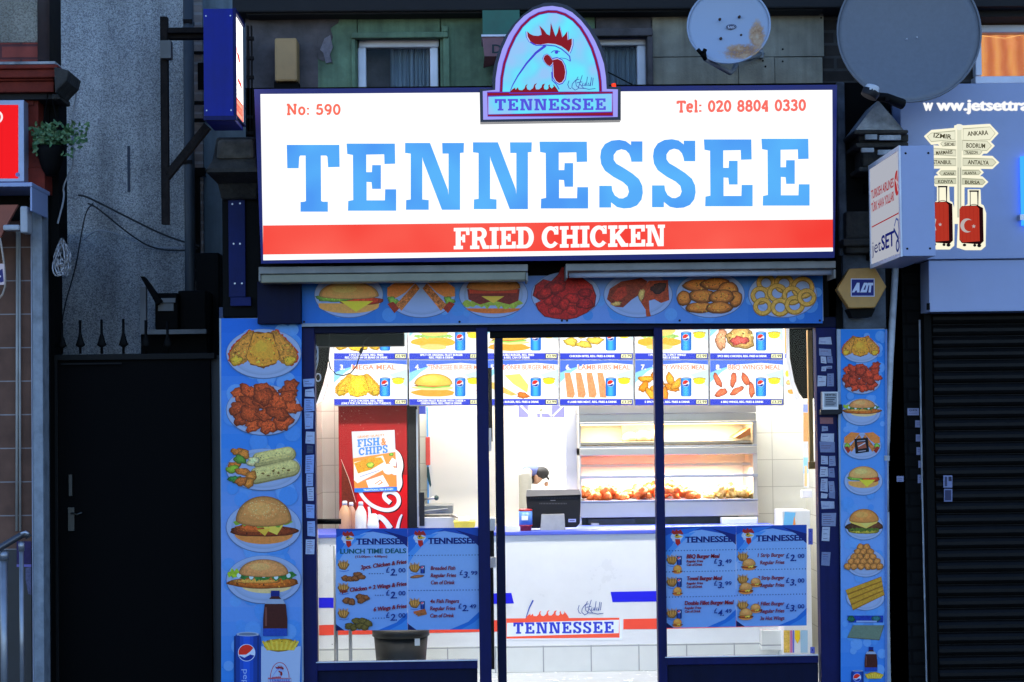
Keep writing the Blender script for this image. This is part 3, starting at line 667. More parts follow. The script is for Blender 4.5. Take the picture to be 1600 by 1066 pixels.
def rooster(c, f, small=False):
    """rooster head emblem; f maps emblem units (those of the roof sign artwork) to the canvas"""
    F_ = lambda pts: [f(*p) for p in pts]
    cr = (132, 30, 42); ou = (70, 70, 214); wh = (190, 210, 255)
    comb = [(447,262),(470,284),(500,297),(540,300),(566,292),(562,262),(548,214),(585,250),(610,285),(634,296),(640,240),(642,190),(662,250),(682,306),(700,270),(712,216),(728,270),(738,312),(760,290),(778,262),(780,300),(784,334),(802,326),(818,322),(818,370),(806,410),(794,436),(768,412),(730,385),(680,368),(620,362),(560,372),(510,370),(472,345),(450,305)]
    cx, cy = 640, 330
    for k, col in ((1.075, ou), (1.045, wh)) if not small else ():
        c.poly(F_([(cx + (a - cx) * k, cy + (b - cy) * k + 3) for a, b in comb]), col)
    c.poly(F_(comb), cr)
    wd = abs(f(10, 0)[0] - f(0, 0)[0]) / 10
    c.line(F_([(600, 380), (520, 440), (440, 530), (370, 630), (325, 710), (302, 768)]), 22 * wd, ou, w1=5 * wd)
    c.line(F_([(470, 350), (520, 378), (600, 376), (680, 384), (730, 408), (770, 440), (800, 470), (806, 512)]), 9 * wd, ou)
    c.line(F_([(806, 512), (770, 490), (730, 484), (690, 490), (660, 490)]), 5 * wd, ou)
    c.line(F_([(645, 440), (665, 425), (695, 422), (718, 432)]), 7 * wd, ou); c.ell(*f(690, 437), 15 * wd, 13 * wd, ou)
    w2 = [(660, 500), (700, 492), (735, 510), (755, 550), (764, 600), (756, 655), (735, 685), (712, 692), (688, 676), (668, 640), (664, 560)]
    w1_ = [(582, 490), (592, 465), (612, 455), (632, 466), (650, 490), (662, 510), (655, 530), (635, 552), (612, 540), (592, 515)]
    for ww, (ax, ay) in ((w2, (712, 590)), (w1_, (620, 502))):
        for k, col in (((1.26, ou), (1.12, wh)) if not small else ()): c.poly(F_([(ax + (a - ax) * k, ay + (b - ay) * (1 + (k - 1) * .6)) for a, b in ww]), col)
    c.poly(F_(w2), cr); c.poly(F_(w1_), cr)
    c.line(F_([(650, 600), (655, 670), (690, 705), (712, 745)]), 8 * wd, ou)
FLAMES = [(300,772),(318,748),(345,730),(350,748),(368,728),(378,750),(405,752),(425,735),(432,712),(450,700),(440,722),(448,745),(470,752),(495,735),(505,705),(528,692),(512,718),(520,745),(545,745),(565,728),(572,705),(596,696),(584,720),(588,742),(610,748),(625,735),(622,712),(636,702),(634,722),(650,738),(668,722),(662,702),(682,724),(700,748),(712,772)]
def halal(c, f, wd, col):
    for pts in ([(870,640),(850,680),(855,715),(880,735),(925,738)], [(905,628),(885,690),(870,740),(845,752),(818,730),(822,700),(850,668),(880,660)], [(860,690),(905,682)], [(912,690),(905,715),(925,712),(930,690),(932,716)], [(948,640),(938,716)], [(958,690),(950,714),(968,712),(972,690),(974,714)], [(982,645),(972,718)], [(996,648),(988,714)],
                [(795,672),(784,705),(795,735),(812,740)], [(885,700),(915,735),(960,745),(1015,738)]):
        c.line([f(*p) for p in pts], 5.5 * wd, col)
# ---------------------------------------------------------------- shared materials
sr = lambda r, g, b: lin((r, g, b))
NAVY = mat('navy_paint', (0.005, 0.008, 0.072), .5, var=.2, streak=.35, spec=.15)
NAVYD = mat('dark_navy_paint', (0.003, 0.005, 0.028), .55, var=.25, streak=.3, spec=.12)
BLUEBOX = mat('cobalt_panel', (0.004, 0.013, 0.22), .5, spec=.2, var=.18, streak=.25)
BLACK = mat('black_paint', (0.002, 0.002, 0.002), .65, var=.4, dirt=.4, spec=.1)
BLACKW = bricks('black_painted_brick', (0.004, .004, .004), (.006, .006, .006), (.0015, .0015, .0015), .24, .078, .008, .8, spec=.12, noise_amt=.4)
DARKST = mat('sooty_stone', (0.035, 0.032, 0.028), .95, var=.6, scale=14, bump=.9, bscale=40, dirt=.8)
STONEW = mat('flaking_white_stone', (0.34, 0.36, 0.38), .95, var=.5, scale=10, bump=.9, bscale=50, dirt=.8)
BRICKD = bricks('old_brown_brick', (.040, .032, .026), (.024, .020, .018), (.060, .057, .054), .24, .078, .010)
BRICKL = bricks('pale_brick', (.28, .24, .22), (.20, .18, .17), (.30, .30, .30), .22, .075, .012)
DASH = speckle('pebbledash_grey', (.54, .54, .52), (.30, .30, .31), (.74, .74, .72), 150, streak=.45)
DASHC = speckle('pebbledash_cream', (.38, .36, .30), (.26, .24, .20), (.46, .44, .38), 150, streak=.3)
GREENW = mat('green_wall_paint', (.12, .20, .12), .85, var=.4, scale=7, bump=.5, bscale=30, dirt=.6, streak=.5)
MAUVE = mat('bare_mauve_render', (.085, .075, .078), .95, var=.45, scale=8, bump=.5, bscale=30, dirt=.6)
CLAD = mat('grey_concrete_cladding', (.34, .32, .245), .9, var=.3, scale=5, bump=.3, bscale=90, dirt=.45, streak=.45)
UPVC = mat('white_plastic_frame', (.70, .72, .80), .35, var=.08, dirt=.25)
REDP = mat('oxblood_masonry_paint', (.17, .022, .012), .7, spec=.2, var=.35, scale=10, dirt=.5, bump=.3)
REDBR = bricks('red_brick_painted', (.26, .05, .035), (.21, .04, .03), (.10, .03, .03), .24, .078, .008)
GREYP = mat('grey_painted_pilaster', (.24, .27, .31), .6, var=.2, scale=20, bump=.2, dirt=.45, streak=.3)
STEEL = mat('stainless_steel', (.50, .47, .42), .38, metal=.75, var=.05, scale=2)
STEELW = mat('bright_counter_steel', (.58, .55, .49), .35, metal=.5, var=.08, scale=3)
IRON = mat('rusty_bracket_iron', (.012, .009, .008), .85, spec=.15, var=.6, scale=25, bump=.5, dirt=.5)
ALU = mat('aluminium_trim', (.45, .47, .52), .35, metal=.6, var=.12)
TILEW = bricks('white_wall_tile', (.80, .78, .70), (.77, .75, .68), (.50, .48, .42), .25, .20, .003, .15, offset=0.0, bump=.3, noise_amt=.04)
TILEF = bricks('pale_plinth_tile', (.74, .76, .74), (.71, .73, .72), (.36, .38, .40), .325, .175, .005, .15, offset=0.0, bump=.3, noise_amt=.05)
WHITEP = mat('white_laminate', (.78, .80, .84), .3, var=.05, scale=3, dirt=.05)
CREAM = mat('cream_wall_panel', (.78, .72, .62), .5, var=.04, scale=2)
WHITEW = mat('white_wall', (.82, .82, .80), .6, var=.03)
TRIMB = mat('blue_counter_trim', (.08, .12, .62), .4, var=.06)
DGREY = mat('dark_grey_plastic', (.010, .010, .013), .5, spec=.25, var=.2)
BINM = mat('black_bin_plastic', (.010, .011, .011), .5, var=.3, dirt=.3)
GLASS = glass_mat('window_glass')
DARKGL = mat('dark_window_glass', (.012, .014, .018), .08, var=.3, scale=3)
LILAC = mat('lilac_grey_paint', (.30, .36, .56), .45, var=.07, scale=3, dirt=.06)
AMBER = mat('amber_plastic', (.42, .22, .05), .5, var=.12, scale=15, dirt=.2)
PIPEW = mat('white_painted_pipe', (.42, .44, .48), .5, var=.25, scale=20, dirt=.4)
LAMPG = mat('grey_light_trough', (.22, .215, .20), .55, var=.2, scale=9, dirt=.3)
TUBEG = mat('unlit_tube', (.42, .46, .58), .3, var=.1)
CURTAIN = mat('net_curtain', (.16, .22, .27), .9, var=.3, scale=3)
SKIN = mat('skin', (.36, .20, .13), .6, var=.12)
CLOTHW = mat('pale_grey_coat', (.30, .30, .285), .9, var=.08, scale=8, bump=.4, bscale=12)
CAPB = mat('blue_cap_cloth', (.10, .13, .36), .9, var=.15)
CAPK = mat('black_cap_peak', (.012, .012, .016), .8, var=.2)
TROUS = mat('black_trousers', (.015, .015, .018), .9, var=.2)
RUSTDISH = None
def rusty_dish():
    """pale blue-white dish enamel with a rust bloom along the lower right rim (object space of the dish)"""
    m, nt, out = newmat('dish_enamel_rusting'); L = nt.links.new
    b = N(nt, 'ShaderNodeBsdfPrincipled'); b.inputs['Roughness'].default_value = .55
    tc = N(nt, 'ShaderNodeTexCoord'); sp = N(nt, 'ShaderNodeSeparateXYZ'); L(tc.outputs['Object'], sp.inputs[0])
    n = N(nt, 'ShaderNodeTexNoise'); n.inputs['Scale'].default_value = 20; n.inputs['Detail'].default_value = 10; n.inputs['Roughness'].default_value = .75; L(tc.outputs['Object'], n.inputs['Vector'])
    def dist(cx, cz, rx, rz):
        a = N(nt, 'ShaderNodeMath', operation='SUBTRACT'); L(sp.outputs[0], a.inputs[0]); a.inputs[1].default_value = cx
        a2 = N(nt, 'ShaderNodeMath', operation='DIVIDE'); L(a.outputs[0], a2.inputs[0]); a2.inputs[1].default_value = rx
        c = N(nt, 'ShaderNodeMath', operation='SUBTRACT'); L(sp.outputs[2], c.inputs[0]); c.inputs[1].default_value = cz
        c2 = N(nt, 'ShaderNodeMath', operation='DIVIDE'); L(c.outputs[0], c2.inputs[0]); c2.inputs[1].default_value = rz
        p = N(nt, 'ShaderNodeMath', operation='POWER'); L(a2.outputs[0], p.inputs[0]); p.inputs[1].default_value = 2
        q = N(nt, 'ShaderNodeMath', operation='POWER'); L(c2.outputs[0], q.inputs[0]); q.inputs[1].default_value = 2
        s = N(nt, 'ShaderNodeMath', operation='ADD'); L(p.outputs[0], s.inputs[0]); L(q.outputs[0], s.inputs[1])
        k = N(nt, 'ShaderNodeMath', operation='SUBTRACT', use_clamp=True); k.inputs[0].default_value = 1.15; L(s.outputs[0], k.inputs[1]); return k
    d1 = dist(.16, -.06, .06, .12); d2 = dist(.075, -.155, .15, .075)
    mxx = N(nt, 'ShaderNodeMath', operation='MAXIMUM'); L(d1.outputs[0], mxx.inputs[0]); L(d2.outputs[0], mxx.inputs[1])
    mxs = N(nt, 'ShaderNodeMath', operation='MULTIPLY'); L(mxx.outputs[0], mxs.inputs[0]); mxs.inputs[1].default_value = .45
    ad = N(nt, 'ShaderNodeMath', operation='ADD'); L(mxs.outputs[0], ad.inputs[0]); L(n.outputs['Fac'], ad.inputs[1])
    r = ramp(nt, [(.72, 0.0), (.90, 1.0)]); L(ad.outputs[0], r.inputs[0])
    rc = ramp(nt, [(.35, (.16, .06, .02)), (.5, (.42, .22, .10)), (.7, (.55, .42, .28))]); L(n.outputs['Fac'], rc.inputs[0])
    mx = N(nt, 'ShaderNodeMix', data_type='RGBA'); L(r.outputs[0], mx.inputs[0]); mx.inputs[6].default_value = (.33, .40, .52, 1); L(rc.outputs[0], mx.inputs[7])
    mu = N(nt, 'ShaderNodeMath', operation='MULTIPLY'); L(r.outputs[0], mu.inputs[0]); mu.inputs[1].default_value = .9
    L(mx.outputs[2], b.inputs['Base Color']); L(b.outputs[0], out.inputs[0]); return m
def face_pts(*p): return [Vector(q) for q in p]
FL = 0.0        # pavement / shop floor level

# ---------------------------------------------------------------- setting: ground
def ground():
    mb = MB(); mb.box(-60, 60, -60, 60, -0.5, -0.16); tag(mb.build('ground', mat('ground_tarmac', (.05, .05, .052), .9, bump=.5)), kind='structure')
    mb = MB(); mb.box(-60, 60, -13.5, -3.2, -0.158, -0.12); tag(mb.build('road', mat('asphalt', (.045, .045, .05), .85, var=.3, bump=.6, bscale=150)), kind='structure')
    mb = MB(); mb.box(-60, 60, -3.2, -3.05, -0.158, -0.002); tag(mb.build('kerb', mat('kerb_stone', (.25, .25, .24), .85, bump=.4)), kind='structure')
    mb = MB(); mb.box(-60, 60, -3.05, 0.02, -0.158, 0.0); tag(mb.build('pavement', bricks('paving_slabs', (.10, .10, .095), (.085, .085, .08), (.08, .08, .08), .6, .6, .012)), kind='structure')
    x0 = P(440, 900, 0).x; x1 = P(1420, 900, 0).x
    mb = MB(); mb.box(x0, x1, 0.02, 5.4, -0.158, 0.003); tag(mb.build('shop_floor', mat('pale_floor_tile', (.60, .63, .64), .25, var=.05)), kind='structure')
ground()

# ---------------------------------------------------------------- shop building: upper storey, shell, pilasters
B = empty('shop_building', (0.0, 0.1, 0.0), 'terraced building above the chicken shop with green paint, bare render and grey cladding', 'building')
YW = 0.18
def wallpiece(name, mats, rects, Y=YW, d=.25, label=None):
    mb = MB()
    for r in rects: mb.pbox(*r, Y, d)
    o = mb.build(name, mats, B)
    if label: o['label'] = label
    return o
wallpiece('bare_render_wall', MAUVE, [(384, -140, 497, 345)])
wallpiece('green_wall', GREENW, [(497, -140, 558, 345), (558, -140, 688, 60), (688, -140, 930, 345)])
wallpiece('brown_lintel_wall', MAUVE, [(930, -140, 1018, 57), (1012, 57, 1018, 345)])
wallpiece('concrete_cladding', CLAD, [(1018, 16, 1148, 88.3), (1149, 16, 1287, 88.3), (1018, 89.6, 1155, 345), (1156, 89.6, 1212, 345), (1213, 89.6, 1287, 345)], YW, .25)
wallpiece('brick_pier', BRICKD, [(1287, -140, 1420, 520)], YW + .05, .3)
# ragged edge of the green paint over the render
mb = MB()
pts = [(497, 92), (506, 96), (510, 88), (520, 100), (514, 76), (520, 58), (516, 44), (528, 36), (534, 20), (496, 20)]
mb.prism([P(a, b, YW - .006) for a, b in pts], Vector((0, .005, 0))); mb.build('render_patch', MAUVE, B)
mb = MB(); pts = [(507, 60), (516, 55), (520, 74), (515, 86), (518, 97), (509, 99), (505, 82), (500, 78)]
mb.prism([P(a, b, YW - .012) for a, b in pts], Vector((0, .005, 0))); mb.build('render_patch', mat('cracked_render', (.15, .14, .16), .9, var=.4, scale=20, bump=.8), B)
# deep eave / gutter
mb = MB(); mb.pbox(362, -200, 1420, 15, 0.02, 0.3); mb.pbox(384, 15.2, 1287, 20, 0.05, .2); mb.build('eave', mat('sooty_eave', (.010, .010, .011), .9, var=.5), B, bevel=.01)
# window surround mouldings on green wall
mb = MB()
mb.pbox(548, 50, 700, 59, YW - .05, .05); mb.pbox(549, 59, 556, 200, YW - .03, .03); mb.pbox(690, 40, 700, 49.5, YW - .04, .04); mb.pbox(693, 59, 703, 200, YW - .035, .035)
mb.build('window_surround', GREENW, B, bevel=.006)
mb = MB(); mb.pbox(920, 44, 1020, 56, YW - .06, .06); mb.pbox(1012.5, 56.5, 1021, 200, YW - .05, .05); mb.build('window_surround', MAUVE, B, bevel=.006)
def window(x0, y0, x1, y1, fr=12, curt=(.3, .6), label=None):
    Y = YW + .05; mb = MB()
    mb.pbox(x0, y0, x1, y0 + fr, Y, .06); mb.pbox(x0, y0 + fr, x0 + fr, y1, Y, .06); mb.pbox(x1 - fr, y0 + fr, x1, y1, Y, .06)
    f = mb.build('window', UPVC, B, bevel=.008)
    if label: f['label'] = label
    g = MB(); g.pbox(x0 + fr, y0 + fr, x1 - fr, y1, Y + .03, .006); g.build('pane', GLASS, f)
    k = MB(); n = 40; xa, xb, za, zb = Rc(x0 + fr + (x1 - x0) * curt[0], y0 + fr, x1 - fr, y1, Y + .09)
    for i in range(n):
        a0 = xa + (xb - xa) * i / n; a1 = xa + (xb - xa) * (i + 1) / n
        w0 = Y + .12 + .014 * math.sin(i * 1.1) + .008 * math.sin(i * 2.7); w1_ = Y + .12 + .014 * math.sin((i + 1) * 1.1) + .008 * math.sin((i + 1) * 2.7)
        k.face([(a0, w0, za), (a1, w1_, za), (a1, w1_, zb), (a0, w0, zb)], 0, True)
    k.build('curtain', CURTAIN, f, fix=False)
    r = MB(); r.pbox(x0, y0, x1, y1, Y + .4, .02); r.build('dark_room', BLACK, f)
window(560, 61, 686, 345, 13)
window(900, 57, 1011, 345, 14, (.0, .6))
# weep holes, fixings and an old cable on the cladding
mb = MB()
for a, b in ((1191, 78), (1223, 77), (1192, 95), (1223, 96), (1196, 104), (1283, 28)): mb.lathe(P(a, b, YW - .004), [(.006, 0), (.004, .01)], 8, ax='y')
mb.each('wall_fixing', BLACK, B)
# black pilasters of the ground floor
mb = MB(); mb.pbox(347, 240, 408, 497, -.02, .35); mb.pbox(400, 395, 472, 1130, -.005, .3); mb.build('pilaster', BLACK, B, bevel=.01)
mb = MB(); mb.pbox(345, 480, 400, 1130, .0, .3); mb.build('pilaster', mat('blue_black_paint', (.03, .045, .10), .7, var=.4, scale=30, bump=.4, dirt=.4), B)
mb = MB(); mb.pbox(1312, 480, 1386, 1130, .0, .3); mb.pbox(1300, 400, 1312, 1130, .02, .3); mb.build('pilaster', BLACK, B)
mb = MB(); mb.pbox(1318, 396, 1384, 514, -.03, .1); mb.pbox(1310, 128, 1322, 400, -.02, .2); mb.build('pilaster_panel', mat('weathered_grey_paint', (.07, .085, .11), .8, var=.5, scale=16, dirt=.6), B, bevel=.008)
# corbel left: stone scroll under the blue blade sign
mb = MB()
def ring_rect(px0, px1, py, Y, d): x0, x1, z0, z1 = Rc(px0, py - 1, px1, py + 1, Y); return [(x0, Y, z0), (x1, Y, z0), (x1, Y + d, z0), (x0, Y + d, z0)]
seq = [(338, 398, 213, -.30), (334, 400, 236, -.30), (331, 400, 250, -.33), (322, 402, 262, -.36), (322, 402, 268, -.36), (340, 402, 285, -.16), (345, 402, 310, -.08)]
for (a, b) in zip(seq[:-1], seq[1:]):
    mb.hexa(ring_rect(a[0], a[1], a[2], a[3], .55), ring_rect(b[0], b[1], b[2], b[3], .55))
mb.build('corbel', DARKST, B, bevel=.012)
mb = MB(); mb.hexa(ring_rect(340, 396, 216, -.315, .3), ring_rect(337, 398, 247, -.345, .3)); mb.build('corbel_block', mat('brown_sooty_stone', (.10, .085, .065), .95, var=.5, scale=14, bump=1.0, bscale=30, dirt=.6), B, bevel=.02)
# corbel right: little pediment of flaking stone
mb = MB(); zt = P(1370, 158, -.25).z
def pd(px, py, Y): return P(px, py, Y)
mb.prism([pd(1337, 203, -.28), pd(1372, 157, -.28), pd(1412, 203, -.28)], Vector((0, .40, 0)))
mb.build('pediment', STONEW, B)
mb = MB(); mb.pbox(1334, 203, 1420, 209, -.31, .4); mb.pbox(1342, 209.2, 1420, 222, -.24, .3); mb.pbox(1338, 222.2, 1420, 230, -.27, .3); mb.pbox(1348, 230.2, 1420, 260, -.20, .3); mb.pbox(1342, 260.2, 1420, 268, -.22, .3)
mb.pbox(1322, 330, 1400, 372, -.1, .2); mb.pbox(1318, 372.2, 1404, 384, -.14, .2); mb.pbox(1322, 384.2, 1400, 396, -.10, .2)
mb.each('corbel', DARKST, B, bevel=.01)
mb = MB()
for (a, b, c_, d) in ((1352, 210, 1371, 218), (1374, 211, 1408, 219), (1346, 231, 1366, 238), (1372, 234, 1406, 242), (1390, 262, 1414, 267)): mb.pbox(a, b, c_, d, -.315, .02)
mb.each('peeling_paint', STONEW, B, bevel=.004)
# amber bell box and stone block
T = empty('bell_box', P(447, 128, .05), 'tall amber plastic alarm box on the bare render left of the green wall', 'alarm box')
mb = MB(); mb.pbox(429, 59, 464, 127, .02, .15); mb.build('cover', mat('faded_amber_plastic', (.36, .22, .085), .6, var=.15, dirt=.3), T, bevel=.012)
mb = MB(); mb.pbox(428, 127.5, 466, 137, .06, .11); mb.build('base', BLACK, T)
# building body behind
mb = MB(); x0 = P(384, 500, 0).x; x1 = P(1420, 500, 0).x
mb.box(x0, x1, YW + .3, YW + .42, 2.78, 4.9); mb.box(x0, x1, YW + .43, 5.6, 4.6, 4.9)
mb.build('upper_shell', MAUVE, B)

# small old projecting sign behind the emblem
T = empty('old_projecting_sign', P(775, 100, 0), 'old green and pink tapered sign with a letter D, half hidden behind the rooster sign', 'sign')
mb = MB(); mb.pbox(754, 16, 812, 54, -.12, .25, 0); mb.build('green_board', mat('dark_green_board', (.02, .12, .08), .6, dirt=.4), T)
mb = MB(); mb.pbox(752, 53.9, 812, 57, -.14, .27); mb.build('rim', UPVC, T)
mb = MB(); mb.hexa([P(753, 57, -.13), P(812, 57, -.13), P(812, 57, .12), P(753, 57, .12)], [P(757, 88, -.13), P(812, 88, -.13), P(812, 88, .12), P(757, 88, .12)])
mb.hexa([P(757, 88.2, -.13), P(812, 88.2, -.13), P(812, 88.2, .12), P(757, 88.2, .12)], [P(755, 106, -.02), P(812, 92, -.02), P(812, 92, .12), P(757, 106, .12)])
mb.build('pink_board', mat('faded_pink_board', (.25, .12, .13), .7, dirt=.4), T)
c = Canvas(planeY(-.132)); text(c, 'DE', 769, 83, 14, (30, 50, 55), w=26, bold=.02); c.build('lettering', PRINT, T)

# ---------------------------------------------------------------- main light-box sign
Zb = P(853, 408, -.34).z; TILT = .135 / (P(853, 136, -.4).z - Zb)
nT = Vector((0, -1, -TILT)).normalized()      # facing the street and slightly down
pT = Vector((0, -.34, Zb))
def onT(px, py, l=0.0):
    d = ray(px, py); p0 = pT + nT * l
    return CAMLOC + d * ((p0 - CAMLOC).dot(nT) / d.dot(nT))
T = empty('shop_sign', onT(853, 408, -.1), 'large white backlit shop sign with huge sky-blue slab letters and a red band', 'sign')
OC = [(397, 139.5), (1308, 132.5), (1304, 403), (408, 412)]; IC = [(406.5, 146), (1302, 140), (1302, 393), (413, 408 - 1.5)]
IC = [(406.5, 147), (1301, 140.5), (1302, 393), (411, 407)]
back = -nT * .30
mb = MB(); o_ = [onT(*p, .012) for p in OC]; i_ = [onT(*p, .012) for p in IC]
for k in range(4):
    j = (k + 1) % 4; a = [o_[k], o_[j], i_[j], i_[k]]
    mb.hexa(a, [p + back for p in a])
mb.build('frame', mat('royal_blue_frame', (.010, .018, .17), .4, var=.15, spec=.4), T)
mb = MB(); k_ = [onT(*p, -.03) for p in IC]; mb.hexa([p + (sum(k_, Vector()) / 4 - p) * .002 for p in k_], [p + back * .8 for p in k_])
mb.build('light_box', mat('box_metal', (.05, .06, .12), .5), T)
c = Canvas(lambda a, b, l: onT(a, b, l)); cf = lambda v: v
c.k = 1; c.poly(IC, (255, 255, 255)); c.gain = 1.0
o = c.build('white_face', emit('sign_white_acrylic', (1.0, 1.0, 1.0), 1.15), T)
c = Canvas(lambda a, b, l: onT(a, b, l + .0006))
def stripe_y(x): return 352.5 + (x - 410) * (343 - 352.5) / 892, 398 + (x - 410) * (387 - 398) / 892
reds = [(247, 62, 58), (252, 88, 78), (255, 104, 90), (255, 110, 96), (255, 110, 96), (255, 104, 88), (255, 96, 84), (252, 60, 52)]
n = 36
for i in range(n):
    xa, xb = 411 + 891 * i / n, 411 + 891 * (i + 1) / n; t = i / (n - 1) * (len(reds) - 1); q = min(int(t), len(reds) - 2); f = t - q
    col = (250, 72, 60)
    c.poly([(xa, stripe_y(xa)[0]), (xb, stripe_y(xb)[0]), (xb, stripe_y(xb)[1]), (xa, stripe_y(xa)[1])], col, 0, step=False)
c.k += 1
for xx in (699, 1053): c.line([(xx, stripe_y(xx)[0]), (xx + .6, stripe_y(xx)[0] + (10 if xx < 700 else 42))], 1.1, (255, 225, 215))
redm = emit('sign_red_vinyl', sr(250, 84, 72), 1.0, .1, 1.6)  # uneven backlighting of the band, put into the emission colour as noise
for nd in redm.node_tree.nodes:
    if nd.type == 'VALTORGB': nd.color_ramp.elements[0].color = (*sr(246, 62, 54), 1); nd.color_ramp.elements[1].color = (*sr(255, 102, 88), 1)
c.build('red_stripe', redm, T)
c = Canvas(lambda a, b, l: onT(a, b, l + .0030)); slab(c, 'FRIED CHICKEN', 709, 389.8, 33.5, (255, 255, 255), 330, gap=.03, space=.30, slope=.0155)
c.build('fried_chicken_lettering', emit('sign_white_letters', (1, 1, 1), 1.1), T)
c = Canvas(lambda a, b, l: onT(a, b, l + .0010)); pen(c, 'No: 590', 448, 179.5, 16.5, (252, 116, 96), 84, t=.21, slope=.0)
c.build('number_lettering', SPRINT, T); c = Canvas(lambda a, b, l: onT(a, b, l + .0010)); pen(c, 'Tel: 020 8804 0330', 1058, 175.5, 17.5, (252, 116, 104), 201, t=.22, slope=.012)
c.build('telephone_lettering', SPRINT, T)
BLUEL = emit('sign_blue_letters', sr(92, 172, 250), 1.0, .16, 2.2)  # tube light varying behind the letters, painted into their emission colour
for nd in BLUEL.node_tree.nodes:
    if nd.type == 'VALTORGB': nd.color_ramp.elements[0].color = (*sr(80, 156, 247), 1); nd.color_ramp.elements[1].color = (*sr(92, 182, 253), 1); nd.color_ramp.elements[0].position = .38; nd.color_ramp.elements[1].position = .62
boxes = [('T', 448, 530, 226.5, 331), ('E', 541.5, 619, 224.5, 329.5), ('N', 633, 725, 223.5, 328), ('N', 739, 831, 222.5, 327), ('E', 843, 919, 221.5, 326),
         ('S', 936.5, 1004.5, 221, 324.5), ('S', 1019, 1087, 220, 324), ('E', 1100, 1176, 218, 322.5), ('E', 1190, 1265, 217, 321.5)]
for i, (ch, x0, x1, y0, y1) in enumerate(boxes):
    wd, out, holes = SLAB[ch]; mb = MB()
    pts = [onT(x0 + p[0] / wd * (x1 - x0), y1 - p[1] * (y1 - y0), .009) for p in out]
    mb.prism(pts, -nT * .007); o = mb.build('letter', BLUEL, T)
    o['label'] = 'raised sky-blue slab letter %s' % ch

# ---------------------------------------------------------------- rooster emblem sign on top
YE = -.52
T = empty('emblem_sign', P(860, 188, YE), 'arch-topped blue-lit rooster emblem sign above the middle of the main sign', 'sign')
e2p = lambda a, b: (740 + a / 5.33, b / 5.33)
face = [(180,750),(184,650),(203,530),(238,410),(290,295),(350,205),(420,133),(500,82),(580,57),(655,50),(740,64),(820,103),(893,168),(960,252),(1012,342),(1052,432),(1085,530),(1102,640),(1108,742),(1202,745),(1200,975),(80,998),(76,760)]
outer = [(160,745),(155,660),(170,545),(205,425),(250,320),(320,215),(400,130),(490,62),(590,24),(690,22),(780,45),(850,90),(925,160),(990,245),(1045,335),(1085,430),(1112,540),(1122,640),(1126,720),(1226,728),(1226,1000),(55,1018),(50,740)]
mb = MB(); mb.prism([P(*e2p(a, b), YE) for a, b in outer], Vector((0, .11, 0)), 0); mb.build('housing', mat('black_sign_return', (.02, .02, .03), .3, metal=.6, var=.3, dirt=.3), T)
def em_mat():
    m, nt, out = newmat('emblem_acrylic'); L = nt.links.new
    e = N(nt, 'ShaderNodeEmission'); e.inputs[1].default_value = KE; tc = N(nt, 'ShaderNodeTexCoord'); v = N(nt, 'ShaderNodeTexNoise'); v.inputs['Scale'].default_value = 7.5; v.inputs['Detail'].default_value = 1.0
    L(tc.outputs['Object'], v.inputs['Vector']); r = ramp(nt, [(.30, lin((150, 200, 250))), (.5, lin((120, 215, 252))), (.68, lin((105, 235, 255)))]); L(v.outputs['Fac'], r.inputs[0]); L(r.outputs[0], e.inputs[0]); L(e.outputs[0], out.inputs[0]); return m
c = Canvas(lambda a, b, l: P(*e2p(a, b), YE - l)); c.k = 4
c.poly(face, (160, 160, 250)); c.build('border_face', SPRINT, T)
arch_in = [(228,775),(234,650),(256,530),(296,410),(345,306),(402,220),(472,153),(542,114),(620,97),(690,99),(760,121),(830,166),(890,230),(940,310),(985,400),(1018,500),(1043,600),(1054,680),(1058,772)]
c = Canvas(lambda a, b, l: P(*e2p(a, b), YE - l - .001)); c.poly(arch_in + [(1148, 785), (1148, 940), (128, 952), (128, 792), (228, 790)], (120, 215, 252))
c.build('lit_face', em_mat(), T)
c = Canvas(lambda a, b, l: P(*e2p(a, b), YE - l - .0018))
c.line(arch_in, 26, (90, 60, 190)); c.line(arch_in, 15, (140, 28, 50))
fr = [(116, 786), (1158, 772), (1158, 950), (118, 963)]; c.line(fr, 19, (90, 60, 190), True); c.line(fr, 11, (140, 28, 50), True)
idf = lambda a, b: (a, b)
rooster(c, idf); c.poly(FLAMES, (132, 30, 42)); c.line([(296, 776), (715, 772)], 8, (90, 60, 190))
halal(c, idf, 1.0, (60, 80, 170)); slab(c, 'TENNESSEE', 176, 922, 96, (86, 86, 224), 925, gap=.12, slope=.006)
c.build('artwork', SPRINT, T)
mb = MB(); mb.tube([P(956, 134, YE + .03), P(962, 133, YE + .03)], .012); mb.build('indicator_lamp', emit('red_lamp', (1, .05, .02), 1.5), T)
